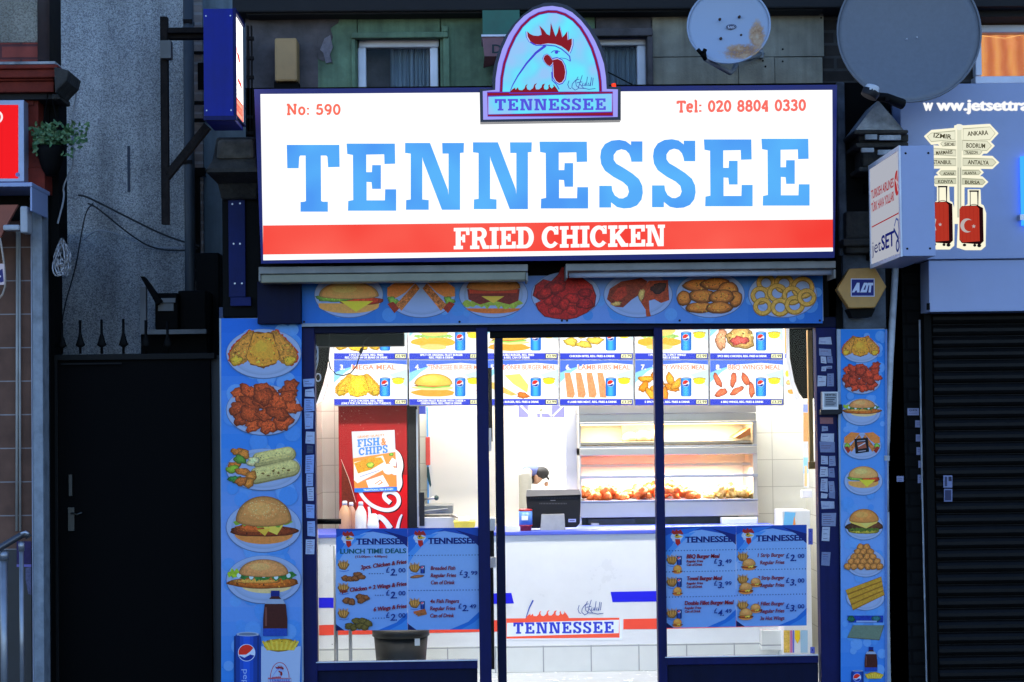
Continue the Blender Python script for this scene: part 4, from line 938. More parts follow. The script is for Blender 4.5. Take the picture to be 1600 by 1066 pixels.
# ---------------------------------------------------------------- unlit trough lights under the sign
def trough(x0, x1, y, label, tube):
    T = empty('sign_light', P((x0 + x1) / 2, y[0] + 20, -.25), label, 'light fitting', 'light fittings under the shop sign')
    a, b = y
    mb = MB(); Y = -.30
    mb.pbox(x0, a, x1, a + 11, Y, .20); mb.pbox(x0, a + 11, x0 + 3, a + 25, Y, .20); mb.pbox(x1 - 3, a + 11, x1, a + 25, Y, .20)
    mb.pbox(x0 + 3, a + 11.2, x1 - 3, a + 13, Y + .14, .05)
    mb.build('hood', LAMPG, T, bevel=.003)
    mb = MB(); z = P(800, b, Y + .08).z
    l, r = P(x0 + 5, b, Y + .06), P(x1 - 5, b, Y + .06); zz = (l.z + r.z) / 2
    if tube: mb.tube([(l.x, Y + .06, zz), (r.x, Y + .06, zz)], .016, 12); mb.build('tube', TUBEG, T)
    else: mb.pbox(x0 + 3, a + 12, x1 - 3, a + 25, Y + .01, .12); mb.build('diffuser', mat('yellowed_diffuser', (.24, .23, .16), .5, var=.2, dirt=.2), T, bevel=.006)
    mb = MB()
    for xx in (x0 + 60, x1 - 60): mb.pbox(xx, a + 2, xx + 10, a + 9, Y + .2, .30)
    mb.build('bracket', IRON, T)
trough(404, 825, (415, 434), 'left grey sign light trough with a yellowed diffuser, under the main sign', False)
trough(884, 1306, (410, 428), 'right grey sign light trough with a bare tube, under the main sign', True)

# ---------------------------------------------------------------- food picture panels
def panel(name, x0, y0, x1, y1, Y, label, art, notch=None):
    T = empty(name, P((x0 + x1) / 2, y1, Y), label, 'sign board')
    mb = MB(); mb.pbox(x0, y0, x1, y1, Y, .02); mb.build('board', mat('board_edge', (.30, .36, .45), .5), T)
    c = Canvas(planeY(Y - .001), .95, .5); art(c, x0 + .6, y0 + .6, x1 - .6, y1 - .6); c.build('printed_pictures', PRINT, T); return T
def strip_art(c, x0, y0, x1, y1):
    tint_seq(c, x0, y0, x1, y1, [(30, 112, 205), (62, 130, 212), (108, 152, 222), (128, 162, 226), (112, 152, 222), (74, 136, 214), (34, 112, 204)], False)
    bokeh(c, x0, y0, x1, y1, 46, 3, [(78, 144, 222), (104, 160, 226), (60, 132, 214), (124, 172, 230)], 13)
    xs = [545, 658, 771, 884, 997, 1110, 1223]; b0 = c.k
    for i, xx in enumerate(xs):
        c.k = b0 + 1
        plate(c, xx, 461, 54, 36, (168, 184, 224), (120, 140, 190))
    c.k += 2; q = c.k
    cheeseburger(c, 545, 465, 112, 56, 31); c.k = q; split(c, 658, 463, 110, 60, 32); c.k = q
    c.poly(arc(771, 482, 42, 8, 0, 180), (206, 120, 60), .2); frill(c, 722, 818, 474, 16, (150, 186, 84), 5); c.poly([(730, 452), (812, 452), (810, 470), (796, 476), (772, 470), (750, 476), (732, 468)], (120, 48, 44), .35); c.poly([(732, 448), (810, 448), (808, 458), (734, 459)], (186, 70, 52), .2); c.poly([(752, 463), (788, 463), (771, 474)], (228, 200, 90), .03); dome(c, 771, 450, 42, 20, (196, 140, 84), .15)
    c.k = q
    redw = [(878, 418), (890, 420), (888, 432), (908, 434), (924, 446), (930, 462), (928, 478), (916, 488), (900, 496), (884, 499), (868, 497), (852, 494), (842, 484), (838, 474), (846, 470), (834, 462), (838, 446), (850, 437), (862, 440), (872, 430)]
    c.poly([(884 + (a - 884) * 1.04, 462 + (b - 462) * 1.03) for a, b in redw], (110, 26, 30), .4); c.poly(redw, (172, 34, 36), .5)
    rn = random.Random(5)
    for i in range(14): c.blob(884 + rn.uniform(-36, 34), 462 + rn.uniform(-22, 28), rn.uniform(8, 13), rn.uniform(6, 10), rn.choice([(180, 40, 38), (156, 30, 34), (192, 50, 42)]), .5, i, .2, 16)
    c.k = q; grill(c, 997, 462, 106, 58, 33); c.k = q; nuggets(c, 1110, 463, 98, 56, 34); c.k = q; rings(c, 1223, 462, 104, 62, 35)
    for xx in (475, 718, 878, 886, 1062, 1281): c.ell(xx, 503 if xx < 800 else 501, 1.8, 1.8, (20, 26, 40))
panel('food_sign', 470, 430.5, 1286, 506, -.03, 'long blue food picture strip of seven plates under the main sign', strip_art)
# black corner box over the left panel
mb = MB(); mb.pbox(402, 440, 470, 506, -.10, .1); mb.build('corner_box', NAVYD, B, bevel=.004)
def left_art(c, x0, y0, x1, y1):
    tint_seq(c, x0, y0, x1, y1, [(28, 112, 214), (44, 124, 220), (92, 150, 226), (60, 140, 224), (98, 152, 222), (120, 160, 224), (128, 164, 226), (116, 160, 226), (88, 150, 226), (60, 140, 222), (40, 124, 214)])
    bokeh(c, x0, y0, x1, y1, 120, 8, [(86, 152, 228), (112, 166, 230), (72, 146, 226), (132, 178, 232)], 17)
    b0 = c.k + 1
    for py, ry in ((553, 39), (641, 40), (734, 33), (824, 40), (906, 38)): c.k = b0; plate(c, 412, py, 59, ry)
    q = c.k + 1
    c.k = q; chicken(c, 411, 545, 104, 62, 1); c.k = q; wings(c, 413, 637, 98, 68, (184, 82, 42), 2); c.k = q; wrap(c, 411, 729, 114, 68, 3); c.k = q; burger(c, 412, 812, 104, 80, 'sesame', 4); c.k = q; longburger(c, 412, 900, 114, 62, 5); c.k = q + 110
    bottle(c, 430, 960, 38, 74); c.k = q
    can(c, 387, 1040, 42, 100); text(c, 'pepsi', 380, 1046, 9, (170, 190, 230), w=34, rot=-math.pi / 2 + math.pi)
    c.k = q + 112
    c.poly([(408, 1010), (470, 1010), (468, 1080), (408, 1080)], (186, 200, 226), .02); fries(c, 438, 1012, 60, 40, 9, False)
    f = lambda a, b: (437 + (a - 640) * .035, 1046 + (b - 400) * .035 )
    c.line([f(*p) for p in arch_in], .9, (170, 40, 60)); rooster(c, f, True); c.poly([f(*p) for p in FLAMES], (170, 40, 50))
    c.line([(419, 1060), (455, 1060), (455, 1066), (419, 1066)], .8, (170, 40, 60), True); slab(c, 'TENNESSEE', 421, 1065, 3.6, (70, 90, 190), 32, gap=.12)
    rn = random.Random(3)
    for i in range(16): c.ell(rn.uniform(x0, x1), rn.uniform(y0 + 100, y1), .5, .4, (30, 40, 60), 0, 6)
panel('food_sign', 345, 497, 472, 1130, -.03, 'wide left food picture panel with chicken, wings, wrap, burgers and cola', left_art)
def right_art(c, x0, y0, x1, y1):
    tint_seq(c, x0, y0, x1, y1, [(36, 130, 218), (60, 142, 222), (84, 152, 224), (110, 162, 226), (124, 168, 228), (110, 160, 226), (70, 140, 222), (42, 120, 214)])
    bokeh(c, x0, y0, x1, y1, 90, 9, [(96, 162, 228), (122, 174, 232), (80, 150, 226), (140, 184, 234)], 10)
    b0 = c.k + 1
    for px, py, ry in ((1345, 547, 20), (1346, 596, 20), (1346, 644, 21), (1347, 697, 21), (1349, 752, 22), (1350, 822, 22), (1352, 880, 22), (1352, 934, 20)): c.k = b0; plate(c, px, py, 30, ry)
    q = c.k + 1
    for fn, a in ((chicken, (1344.5, 541, 56, 34, 1)), (wings, (1346, 590, 54, 38, (182, 66, 44), 2)), (longburger, (1347, 637, 60, 32, 3)), (split, (1347, 692, 58, 38, 4)), (cheeseburger, (1349, 746, 56, 38, 5)), (stackburger, (1350, 815, 58, 42, 6)), (popcorn, (1350, 870, 58, 40, 7))): c.k = q; fn(c, *a)
    c.k = q + 40
    c.poly([(1335, 686), (1356, 684), (1358, 706), (1337, 709)], (22, 18, 24)); c.poly([(1339, 692), (1352, 690.5), (1354, 700), (1341, 702)], (150, 90, 80)); c.line([(1341, 698), (1352, 692)], 1.4, (220, 220, 225)); c.line([(1339, 689.6), (1352, 688.4)], 1.6, (170, 160, 172)); c.line([(1341, 705.6), (1353, 704.2)], 1.5, (170, 160, 172))
    c.k = q
    c.poly([(1321, 922), (1377, 901), (1382, 930), (1333, 954)], (146, 110, 40), .2)
    for i in range(4): t = i / 4; c.poly([(1321.5 + 3 * i, 922 + 8 * i), (1377 + 1.3 * i, 902 + 7.2 * i), (1378 + 1.3 * i, 907.5 + 7.2 * i), (1323 + 3 * i, 928 + 8 * i)], (186, 152, 56), .25)
    c.poly([(1324, 962), (1380, 962), (1380, 973), (1326, 973)], (30, 60, 160), .3); c.blob(1330, 967, 6, 5, (40, 110, 80), .4, 2); c.blob(1369, 967, 7, 5, (50, 110, 110), .4, 3); c.rect(1338, 970, 1370, 972.5, (160, 180, 220))
    c.poly([(1333, 977), (1381, 977), (1374, 1000), (1324, 996)], (120, 134, 110), .12); c.line([(1324, 996), (1374, 1000), (1381, 977)], 1, (90, 90, 60))
    bottle(c, 1361, 1031, 20, 40); can(c, 1340, 1066, 19, 36); c.k = q + 26; fries(c, 1366, 1058, 30, 22, 4, False)
    c.rect(x1 - 3.5, y0, x1, y1, (96, 130, 190), .1)
panel('food_sign', 1313, 514, 1387, 1130, -.03, 'narrow right food picture panel with eight small plates beside the white pipe', right_art)

# ---------------------------------------------------------------- shopfront frame, glass
T = empty('shopfront', P(890, 1120, 0), 'navy framed glazed shopfront with two windows either side of an open doorway', 'shopfront')
mb = MB(); Yf = 0.0
zb0 = 0.003
def col(mb, x0, x1, y0, y1, Y=0.0, d=.09): mb.pbox(x0, y0, x1, y1, Y, d)
fr = MB()
for a, b in ((471, 493.5), (746.5, 765), (1025.5, 1039), (1279, 1311)):
    xm0, xm1, _, z1 = Rc(a, 512, b, 1040, 0.0); fr.box(xm0, xm1, 0, .09, .003, z1)
fr.build('frame_post', NAVY, T, bevel=.004)
hd = MB()
hd.pbox(471, 500, 1311, 516.5, .012, .075); hd.build('header_rail', NAVYD, T, bevel=.003)
hd = MB(); hd.pbox(765.2, 516.7, 1025.3, 527, .03, .05); hd.build('door_header', BLACK, T, bevel=.003)
sl = MB(); sl.pbox(493.7, 1034.5, 746.3, 1047, .005, .08); sl.pbox(1039.2, 1026.5, 1278.8, 1038, .005, .08); sl.each('sill_rail', NAVY, T, bevel=.004)
sl = MB(); sl.pbox(493.7, 1033, 746.3, 1034.3, -.004, .03); sl.pbox(1039.2, 1025, 1278.8, 1026.3, -.004, .03); sl.each('bead', UPVC, T)
rs = MB()
for a, b, c_, d in ((493.7, 1047.2, 746.3, 1125), (1039.2, 1038.2, 1278.8, 1120)): rs.pbox(a, b, c_, d, .03, .05)
rs.each('stall_riser', NAVYD, T)
for a, b, c_, d in ((493.5, 516.5, 746.5, 1034.5), (1039, 516.5, 1279, 1026.5)):
    g = MB(); g.pbox(a, b, c_, d, .045, .006); g.build('window_pane', GLASS, T)
# stickers on both jambs
def sticker(px0, py0, px1, py1, seed, col=(150, 160, 190), lines=True, Y=-.002, txt=None):
    rn = random.Random(seed); j = lambda: rn.uniform(-1.0, 1.0)
    q = [(px0 + j(), py0 + j()), (px1 + j(), py0 + j()), (px1 + j(), py1 + j()), (px0 + j(), py1 + j())]
    k = 1
    c = Canvas(planeY(Y)); c.poly(q, col, .12)
    if lines:
        n = max(2, int((py1 - py0) / 3.2))
        for i in range(1, n):
            y = py0 + (py1 - py0) * i / n
            if rn.random() < .8: c.line([(px0 + 2, y), (px0 + 2 + (px1 - px0 - 4) * rn.uniform(.5, 1), y + j() * .2)], .7, rn.choice([(70, 80, 130), (40, 44, 70), (110, 60, 70)]))
    if txt: text(c, txt, (px0 + px1) / 2, py0 + 4.5, 2.8, (30, 34, 60), w=(px1 - px0) * .8, align='c', bold=.03)
    c.build('sticker', PRINT, T)
for i, r in enumerate([(474, 592, 491, 604), (476, 608, 491, 620), (476, 623, 491, 643), (476, 645, 490, 670), (478, 674, 491, 693), (477, 711, 491, 739), (479, 741, 489, 760), (480, 761, 491, 783), (478, 788, 492, 810), (480, 815, 492, 838), (478, 843, 491, 866)]):
    sticker(*r, i + 1, [(150, 170, 215), (178, 188, 215), (140, 165, 220)][i % 3])
sticker(479, 696, 490, 708, 77, (60, 70, 100))
for i, r in enumerate([(1280, 527, 1299, 538), (1280, 545, 1299, 556), (1282, 558, 1291, 568), (1293, 557, 1301, 567), (1284, 573, 1291, 581), (1292, 572, 1301, 577), (1277, 587, 1291, 603), (1293, 584, 1303, 604), (1281, 653, 1301, 663), (1285, 666, 1294, 674), (1283, 678, 1303, 690), (1281, 690, 1305, 707), (1282, 713, 1293, 726), (1295, 712, 1305, 728), (1281, 730, 1293, 745), (1295, 731, 1304, 746), (1282, 748, 1293, 768), (1295, 752, 1304, 770), (1283, 771, 1293, 779), (1295, 770, 1304, 779), (1283, 783, 1304, 795), (1284, 802, 1306, 822), (1284, 824, 1296, 845), (1284, 863, 1297, 884)]):
    sticker(*r, i + 40, [(165, 170, 190), (135, 142, 170), (180, 182, 196), (120, 128, 160)][i % 4] if i != 8 else (150, 96, 100), txt=None)
# key switch box
kb = empty('shutter_key_box', P(1298, 640, -.06), 'small dented metal key switch box for the shutter on the right jamb', 'switch box')
m_ = MB(); m_.pbox(1285, 612, 1310, 646, -.06, .058); m_.build('casing', ALU, kb, bevel=.003)
m_ = MB(); m_.pbox(1283, 640, 1312, 648, -.075, .073); m_.pbox(1310.2, 632, 1316, 646, -.05, .03); m_.build('hinged_flap', DGREY, kb, bevel=.002)
c = Canvas(planeY(-.0605)); c.rect(1288, 614, 1308, 636, (150, 154, 160)); text(c, 'NEWTEC', 1298, 618.5, 3, (20, 20, 26), w=17, align='c', bold=.04)
for i in range(5): c.line([(1290, 621.5 + i * 2.8), (1306 - (i % 3) * 2, 621.5 + i * 2.8)], 1.2, (50, 52, 60))
c.build('label_plate', PRINT, kb)

# ---------------------------------------------------------------- inward opening glass door
D = empty('shop_door', P(783, 1110, .05), 'navy framed glass door folded inward and seen almost edge-on in the doorway', 'door')
x0, x1, z0, z1 = Rc(776.5, 528, 789, 1110, 0.0); z0 = .01; z1 = P(783, 528.5, 0).z
mb = MB(); mb.box(x0, x1, .0, .05, z0, z1); mb.box(x0, x0 + .045, .82, .87, z0, z1); mb.box(x0, x0 + .045, .0505, .8195, z1 - .07, z1); mb.box(x0, x0 + .045, .0505, .8195, z0, z0 + .18); mb.box(x0, x0 + .045, .0505, .8195, 1.0, 1.06)
mb.build('leaf_frame', NAVYD, D, bevel=.003)
mb = MB(); mb.box(x0 + .018, x0 + .026, .0505, .8195, z0 + .18, 1.0); mb.box(x0 + .018, x0 + .026, .0505, .8195, 1.06, z1 - .07); mb.build('glass', GLASS, D)
# narrow sidelight beside the door
mb = MB(); xa, xb, za, zb = Rc(765.2, 528, 776, 1110, .05); mb.box(xa, xb, .05, .055, .3, zb); mb.build('sidelight_pane', GLASS, T)
# wall-end post seen through the slot
V = empty('drink_fridge_edge', P(768, 1050, .9), 'narrow black and white fridge door edge seen through the slot beside the doorway', 'fridge')
mb = MB(); mb.pbox(762, 575, 769, 690, .95, .06); mb.pbox(762, 830, 772, 870, .95, .06); mb.pbox(762, 888, 772, 1046, .95, .06); mb.build('dark_edge', DGREY, V)
mb = MB(); mb.pbox(762.5, 810, 774, 829, .93, .08); mb.pbox(763, 871, 775, 887, .93, .08); mb.pbox(764, 669, 768, 705, .90, .02); mb.build('pale_label', WHITEP, V)

# ---------------------------------------------------------------- posters inside the windows
PB = (140, 176, 226)
def poster(x0, y0, x1, y1, label, body, skew=0.0):
    T = empty('window_poster', P((x0 + x1) / 2, y1, .035), label, 'poster', 'menu posters in the windows')
    W, H = x1 - x0, y1 - y0
    m = lambda a, b, l: P(x0 + a * W / 116.0, y0 + b * H / 160.0 - a / 116.0 * skew, .034 - l)
    mb = MB(); cs = [m(0, 0, 0), m(116, 0, 0), m(116, 160, 0), m(0, 160, 0)]; mb.hexa(cs, [p + Vector((0, .002, 0)) for p in cs]); mb.build('sheet', mat('poster_paper', (.25, .4, .7), .4), T)
    c = Canvas(lambda a, b, l: m(a, b, l + .0003), 1.0, .5)
    c.rect(0, 0, 116, 160, PB, .03)
    tint_seq(c, 0, 28, 116, 160, [(142, 178, 226), (150, 182, 226), (142, 174, 226), (126, 168, 224)])
    c.poly([(0, 0), (116, 0), (116, 22), (96, 12), (60, 5), (30, 8), (10, 18), (0, 30)], (30, 78, 170)); c.poly([(0, 14), (22, 4), (60, 1), (40, 9), (16, 22), (0, 44)], (48, 118, 206)); c.poly([(76, 3), (116, 14), (116, 30), (98, 14)], (18, 36, 110)); c.poly([(0, 40), (28, 12), (50, 8), (30, 22), (10, 42), (0, 58)], (84, 152, 224))
    c.poly([(68, 160), (98, 148), (116, 132), (116, 160)], (40, 112, 200)); c.poly([(86, 160), (106, 150), (116, 142), (116, 160)], (70, 140, 214)); c.poly([(0, 150), (14, 160), (0, 160)], (14, 26, 80))
    # hen head mascot-free rooster badge
    c.blob(19, 17, 8.5, 8, (196, 206, 226), .15, 3, .25); c.poly([(10, 9), (12, 4), (16, 7), (18, 3), (21, 6), (25, 4), (28, 8), (30, 12), (22, 11), (14, 12)], (150, 40, 44)); c.blob(19.5, 14.5, 4, 3.4, (206, 176, 70), .2, 2, .1); c.ell(19, 13.5, 1.5, 1.5, (20, 40, 40)); c.poly([(22, 13), (29, 15), (23, 17.5)], (206, 190, 90)); c.poly([(16, 19), (24, 19), (25, 26), (20, 30), (17, 26)], (170, 40, 40))
    text(c, 'TENNESSEE', 33, 24.5, 9.2, (14, 34, 110), w=78, bold=.05); c.rect(34, 24.8, 109, 25.3, (22, 44, 120))
    body(c); c.build('printed_sheet', PRINT, T); return T
CR = (120, 24, 44); NB = (22, 50, 130)
def price(c, x, y, whole, dec, s=1.0):
    text(c, '£', x, y - 4 * s, 7.5 * s, NB, w=5 * s, bold=.02); text(c, whole + '.', x + 6 * s, y, 9.5 * s, NB, w=9.5 * s, bold=.03, shear=.15); text(c, dec, x + 17.5 * s, y - 4 * s, 6.2 * s, NB, w=10 * s, bold=.02)
def dots(c, y, x0=2, x1=114, n=24, col=(30, 50, 110), x=0, sl=0):
    for i in range(n): c.ell(x0 + (x1 - x0) * i / (n - 1), y, .9, .9, col, 0, 8, step=False)
    c.k += 1
def meal(c, x, y, kind, s=1.0):
    k0 = c.k; c.blob(x + 9, y + 4, 8 * s, 7 * s, (170, 128, 70), .4, 3, .2); [c.line([(x + 4 + i * 1.7, y + 6), (x + 1.5 + i * 2.4, y - 5 + (i % 3))], 1.3, ((196, 158, 92), (150, 112, 60))[i % 2]) for i in range(7)]; c.line([(x + 2, y + 12), (x + 9, y + 13.5), (x + 18, y + 11.5)], .7, (40, 90, 190))
    c.k = k0 + 20
    if kind == 'chick': [c.blob(x + 12 + a, y + 21 + b, 6.5, 4.6, (132, 84, 52), .5, i, .2) for i, (a, b) in enumerate([(0, 3), (8, 4), (16, 3), (20, -3), (26, 1)])]
    if kind == 'chick2': [c.blob(x + 14 + a, y + 21 + b, 7, 5, (128, 84, 54), .5, i + 5, .2) for i, (a, b) in enumerate([(0, 2), (8, 4), (22, -4), (30, -2), (24, 2)])]
    if kind == 'wing6': [c.blob(x + 16 + a, y + 19 + b, 7, 5.4, (98, 92, 48), .5, i + 9, .2) for i, (a, b) in enumerate([(2, 4), (10, 6), (20, 4), (28, 6), (14, -4), (24, -4), (33, 0)])]
    if kind == 'fish': can(c, x + 22, y + 6, 7, 13, (24, 50, 110)); c.blob(x + 13, y + 17, 11, 2.6, (156, 104, 70), .3, 4, .1, rot=-.12)
    if kind == 'finger': can(c, x + 22, y + 6, 7, 13, (24, 50, 110)); [c.poly([(x + 7 + i * 3, y + 16 + i * 2), (x + 26 + i, y + 12 + i * 2.4), (x + 27 + i, y + 16 + i * 2.4), (x + 8 + i * 3, y + 20 + i * 2)], (170 - i * 12, 96, 60), .4) for i in range(3)]
    if kind == 'bm': can(c, x + 21, y + 4, 8, 15, (24, 50, 110)); burger(c, x + 18, y + 18, 17, 15, 'plain', 3)
    if kind == 'b1': burger(c, x + 19, y + 15, 26, 20, 'sesame', 3)
    if kind == 'b2': burger(c, x + 30, y + 8, 20, 16, 'sesame', 3); burger(c, x + 14, y + 17, 26, 20, 'sesame', 5)
def body1(c):
    text(c, 'LUNCH TIME DEALS', 7, 39, 7.6, (24, 92, 106), w=107, bold=.045); text(c, '(12:00pm - 4:00pm)', 57, 45.6, 3.6, CR, w=52, align='c', bold=.03)
    rr = -.10
    meal(c, 3, 54, 'chick'); text(c, '2pcs. Chicken & Fries', 114, 57.5 - 2.2 + 0, 6.6, CR, w=75, bold=.055, shear=.2, align='r', rot=rr * 1.2); dots(c, 71, 54, 76, 6); price(c, 81, 74, '2', '00', 1.15)
    meal(c, 3, 90, 'chick2'); text(c, '1pc. Chicken + 2 Wings & Fries', 114, 90, 6.6, CR, w=108, bold=.055, shear=.2, align='r', rot=rr); dots(c, 105, 64, 76, 4); price(c, 81, 110, '2', '00', 1.15)
    meal(c, 3, 130, 'wing6'); text(c, '6 Wings & Fries', 114, 125, 6.6, CR, w=54, bold=.055, shear=.2, align='r', rot=rr); dots(c, 141, 60, 78, 5); price(c, 81, 145, '2', '00', 1.15)
def body2(c):
    dots(c, 43); meal(c, 2, 59, 'fish'); dots(c, 98); meal(c, 2, 115, 'finger')
    for i, t in enumerate(('Breaded Fish', 'Regular Fries', 'Can of Drink')): text(c, t, 37, 66 + i * 11.3, 6.2, CR, w=[40, 41, 39][i], bold=.035, shear=.15)
    for i, t in enumerate(('4x Fish Fingers', 'Regular Fries', 'Can of Drink')): text(c, t, 36, 118 + i * 11.3, 6.2, CR, w=[47, 41, 39][i], bold=.035, shear=.15)
    price(c, 84, 78.5, '3', '99', 1.05); price(c, 82, 131, '2', '49', 1.05)
def body3(c):
    for y in (37.5, 71, 111): dots(c, y)
    for i, (y, t, p, wd) in enumerate(((48, 'BBQ Burger Meal', ('3', '49'), 54), (83, 'Towel Burger Meal', ('3', '99'), 58), (122, 'Double Fillet Burger Meal', ('4', '49'), 80))):
        x = 32 if i == 2 else 35
        meal(c, 2, y + (1 if i < 2 else 12), 'bm'); text(c, t, x, y + 2, 6.6, CR, w=wd, bold=.06, shear=.15); text(c, 'Regular Fries', x, y + 8.5, 4, CR, w=27, bold=.05, shear=.15); text(c, 'Can of Drink', x, y + 14, 4, CR, w=26, bold=.05, shear=.15)
        price(c, 80, y + 15 + (5 if i == 2 else 0), *p, 1.05)
def body4(c):
    for y in (37.5, 70, 110): dots(c, y)
    for i, (y, ts, p) in enumerate(((48, ('1 Strip Burger', 'Regular Fries'), ('2', '00')), (84, ('2 Strip Burger', 'Regular Fries'), ('3', '00')), (125, ('1 Fillet Burger', 'Regular Fries', '3x Hot Wings'), ('3', '00')))):
        for j, t in enumerate(ts): text(c, t, 79, y + 2 + j * 11.6, 6.2, CR, w=[44, 40, 40][j], bold=.035, shear=.15, align='r')
        meal(c, 2, y - 2, 'b1' if i == 0 else 'b2'); price(c, 82, y + 9 + (3 if i else 0), *p, 1.1)
poster(525, 826.5, 637, 985.5, 'blue poster headed LUNCH TIME DEALS with three two-pound deals', body1, 1)
poster(637.3, 825.5, 749, 984.5, 'blue poster with breaded fish and fish fingers deals, beside the door', body2, 1)
poster(1039.5, 824, 1150, 981.5, 'blue poster with BBQ, Towel and Double Fillet burger meals', body3, 2)
poster(1150.3, 822, 1260.5, 979.5, 'blue poster with strip burger and fillet burger deals, next to the right jamb', body4, 2)

# motor housing and cables at the top of the left window
mb = MB(); mb.pbox(492, 520.5, 631, 541, .10, .12); o = mb.build('shutter_motor_box', BLACK, None, bevel=.005); tag(o, 'long black box hanging at the top left inside the left window', 'box')
mb = MB()
pth = [(515, 520), (514, 545), (513, 560), (516, 575), (525, 585), (536, 587), (548, 583), (557, 572), (562, 556), (566, 545), (570, 533), (576, 528)]
mb.tube([P(a, b, .085) for a, b in pth], .0035, 6); mb.tube([P(563, 552, .085), P(566, 544, .085)], .010, 8); o = mb.build('hanging_cable', DGREY, None); tag(o, 'thin black cable looping down in front of the left menu board', 'cable')
mb = MB()
for k in range(3):
    mb.tube([P(492 + 5 * math.sin(t / 3 + k), 535 + t * 5 + k * 6, .10) for t in range(0, 13)] , .003, 6)
mb.tube([P(497 + 4 * math.cos(t), 590 + 6 * math.sin(t), .10) for t in [i * .5 for i in range(14)]], .004, 6)
o = mb.build('cable_bundle', UPVC, None); tag(o, 'white tangled cables in the top left corner of the left window', 'cable')
mb = MB(); xx = .14
mb.tube([P(492, 815, .12), P(533, 815, .12)], .016, 10); o = mb.build('push_bar', BLACK, None); tag(o, 'short black horizontal bar at the left side of the left window', 'bar')
# ---------------------------------------------------------------- interior: walls and ceiling
IW = empty('shop_interior', (0, 2.6, 0), 'white tiled takeaway interior walls and ceiling behind the counter', 'room')
xl, xr = P(440, 900, 0).x, P(1392, 900, 0).x
HC = 2.78
def iw(name, m, *bxs):
    mb = MB()
    for b in bxs: mb.box(*b)
    return mb.build(name, m, IW)
iw('side_wall', TILEW, (xl - .12, xl, .1, 5.4, .003, HC)); iw('side_wall', TILEW, (xr, xr + .12, .1, 5.4, .003, HC))
iw('ceiling', WHITEW, (xl - .12, xr + .12, .1, 5.5, HC, HC + .1))
iw('back_wall', WHITEW, (xl - .12, xr + .12, 5.4, 5.5, .003, HC))
# front header behind the sign
mb = MB(); mb.box(P(384, 300, 0).x, P(1392, 300, 0).x, .02, .16, P(890, 499, 0).z, 3.7); mb.build('header_wall', BLACK, B)
YT = 2.6
def tw(name, m, px0, px1, z0=.003, z1=HC, Y=YT, d=.1):
    mb = MB(); a, b, _, _ = Rc(px0, 700, px1, 720, Y); mb.box(a, b, Y, Y + d, z0, z1); return mb.build(name, m, IW)
tw('tiled_wall', TILEW, 440, 640); tw('tiled_wall', TILEW, 1183, 1262)
tw('cream_panel', CREAM, 668, 748, Y=2.75); tw('tiled_wall', TILEW, 640, 668, Y=2.80)
tw('cream_panel', CREAM, 748, 810, Y=2.9)
tw('white_column', WHITEP, 884, 906, Y=2.55)
tw('white_wall', WHITEW, 906, 1183, Y=2.95, d=.08)
mb = MB(); mb.pbox(667, 636, 669.5, 790, 2.735, .012); mb.build('blue_edge_trim', mat('sky_blue_trim', (.10, .36, .80), .5), IW)
mb = MB(); mb.pbox(652, 634, 665, 647, 2.5, .05); mb.build('blue_tile', TRIMB, IW)
# blue tile band deep in the kitchen
c = Canvas(planeY(5.39)); c.rect(810, 630, 888, 652, (96, 96, 214)); 
for a, b in (((812, 632), (832, 652)), ((864, 650), (884, 630)), ((862, 650), (842, 630))): c.line([a, b], 2, (235, 235, 250))
c.rect(838, 630, 862, 646, (240, 240, 240)); c.build('tile_band', PRINT, IW)

# ceiling lights
for i, (lx, ly, pw) in enumerate(((-.75, .85, 36), (1.15, .85, 36), (-.75, 2.30, 52), (1.30, 2.30, 60), (.25, 4.1, 110))):
    T = empty('ceiling_light', (lx, ly, HC - .05), ['fluorescent ceiling light above the left window', 'fluorescent ceiling light above the right window', 'fluorescent ceiling light above the red fridge', 'fluorescent ceiling light above the heated display', 'fluorescent ceiling light above the bending person'][i], 'light', 'ceiling lights of the shop')
    mb = MB(); mb.box(lx - .62, lx + .62, ly - .12, ly + .12, HC - .06, HC - .002); mb.build('body', WHITEP, T)
    mb = MB(); mb.box(lx - .6, lx + .6, ly - .10, ly + .10, HC - .075, HC - .0605); mb.build('diffuser', emit('lamp_diffuser', (1, .97, .90), 6), T)
    area('ceiling_lamp', (lx, ly, HC - .09), (0, 0, 0), 1.2, .2, pw * 1.5, (1, .965, .90), T)

# ---------------------------------------------------------------- counter
YC = 1.57
def zc(py, Y=YC): return P(905, py, Y).z
T = empty('counter', P(860, 1050, YC), 'white laminate serving counter with blue and red stripes and a tiled plinth', 'counter')
x0, x1 = P(440, 900, YC).x, P(1225, 900, YC).x
zt, zp = zc(829.5), zc(1008)
mb = MB(); mb.box(x0, x1, YC, YC + .6, zp, zt - .026); mb.build('front_panel', WHITEP, T)
mb = MB(); mb.box(x0, x1, YC - .02, YC + .62, zt - .0255, zt); mb.build('worktop', TRIMB, T, bevel=.004)
mb = MB(); mb.box(x0, x1, YC - .012, YC + .6, .004, zp - .0005); mb.build('plinth', TILEF, T)
mb = MB(); a, b, _, _ = Rc(495, 900, 527, 950, YC - .03); mb.box(a - .3, a + .012, YC - .06, YC - .021, .004, zt + .03); mb.build('end_trim', CREAM, T)
c = Canvas(planeY(YC - .0012))
BL, RE = (42, 42, 226), (246, 84, 66)
c.poly([(700, 929), (799, 926.5), (803, 943), (700, 945.5)], BL); c.poly([(954, 925), (1026, 923.5), (1240, 919), (1240, 935), (1026, 940), (957, 941)], BL)
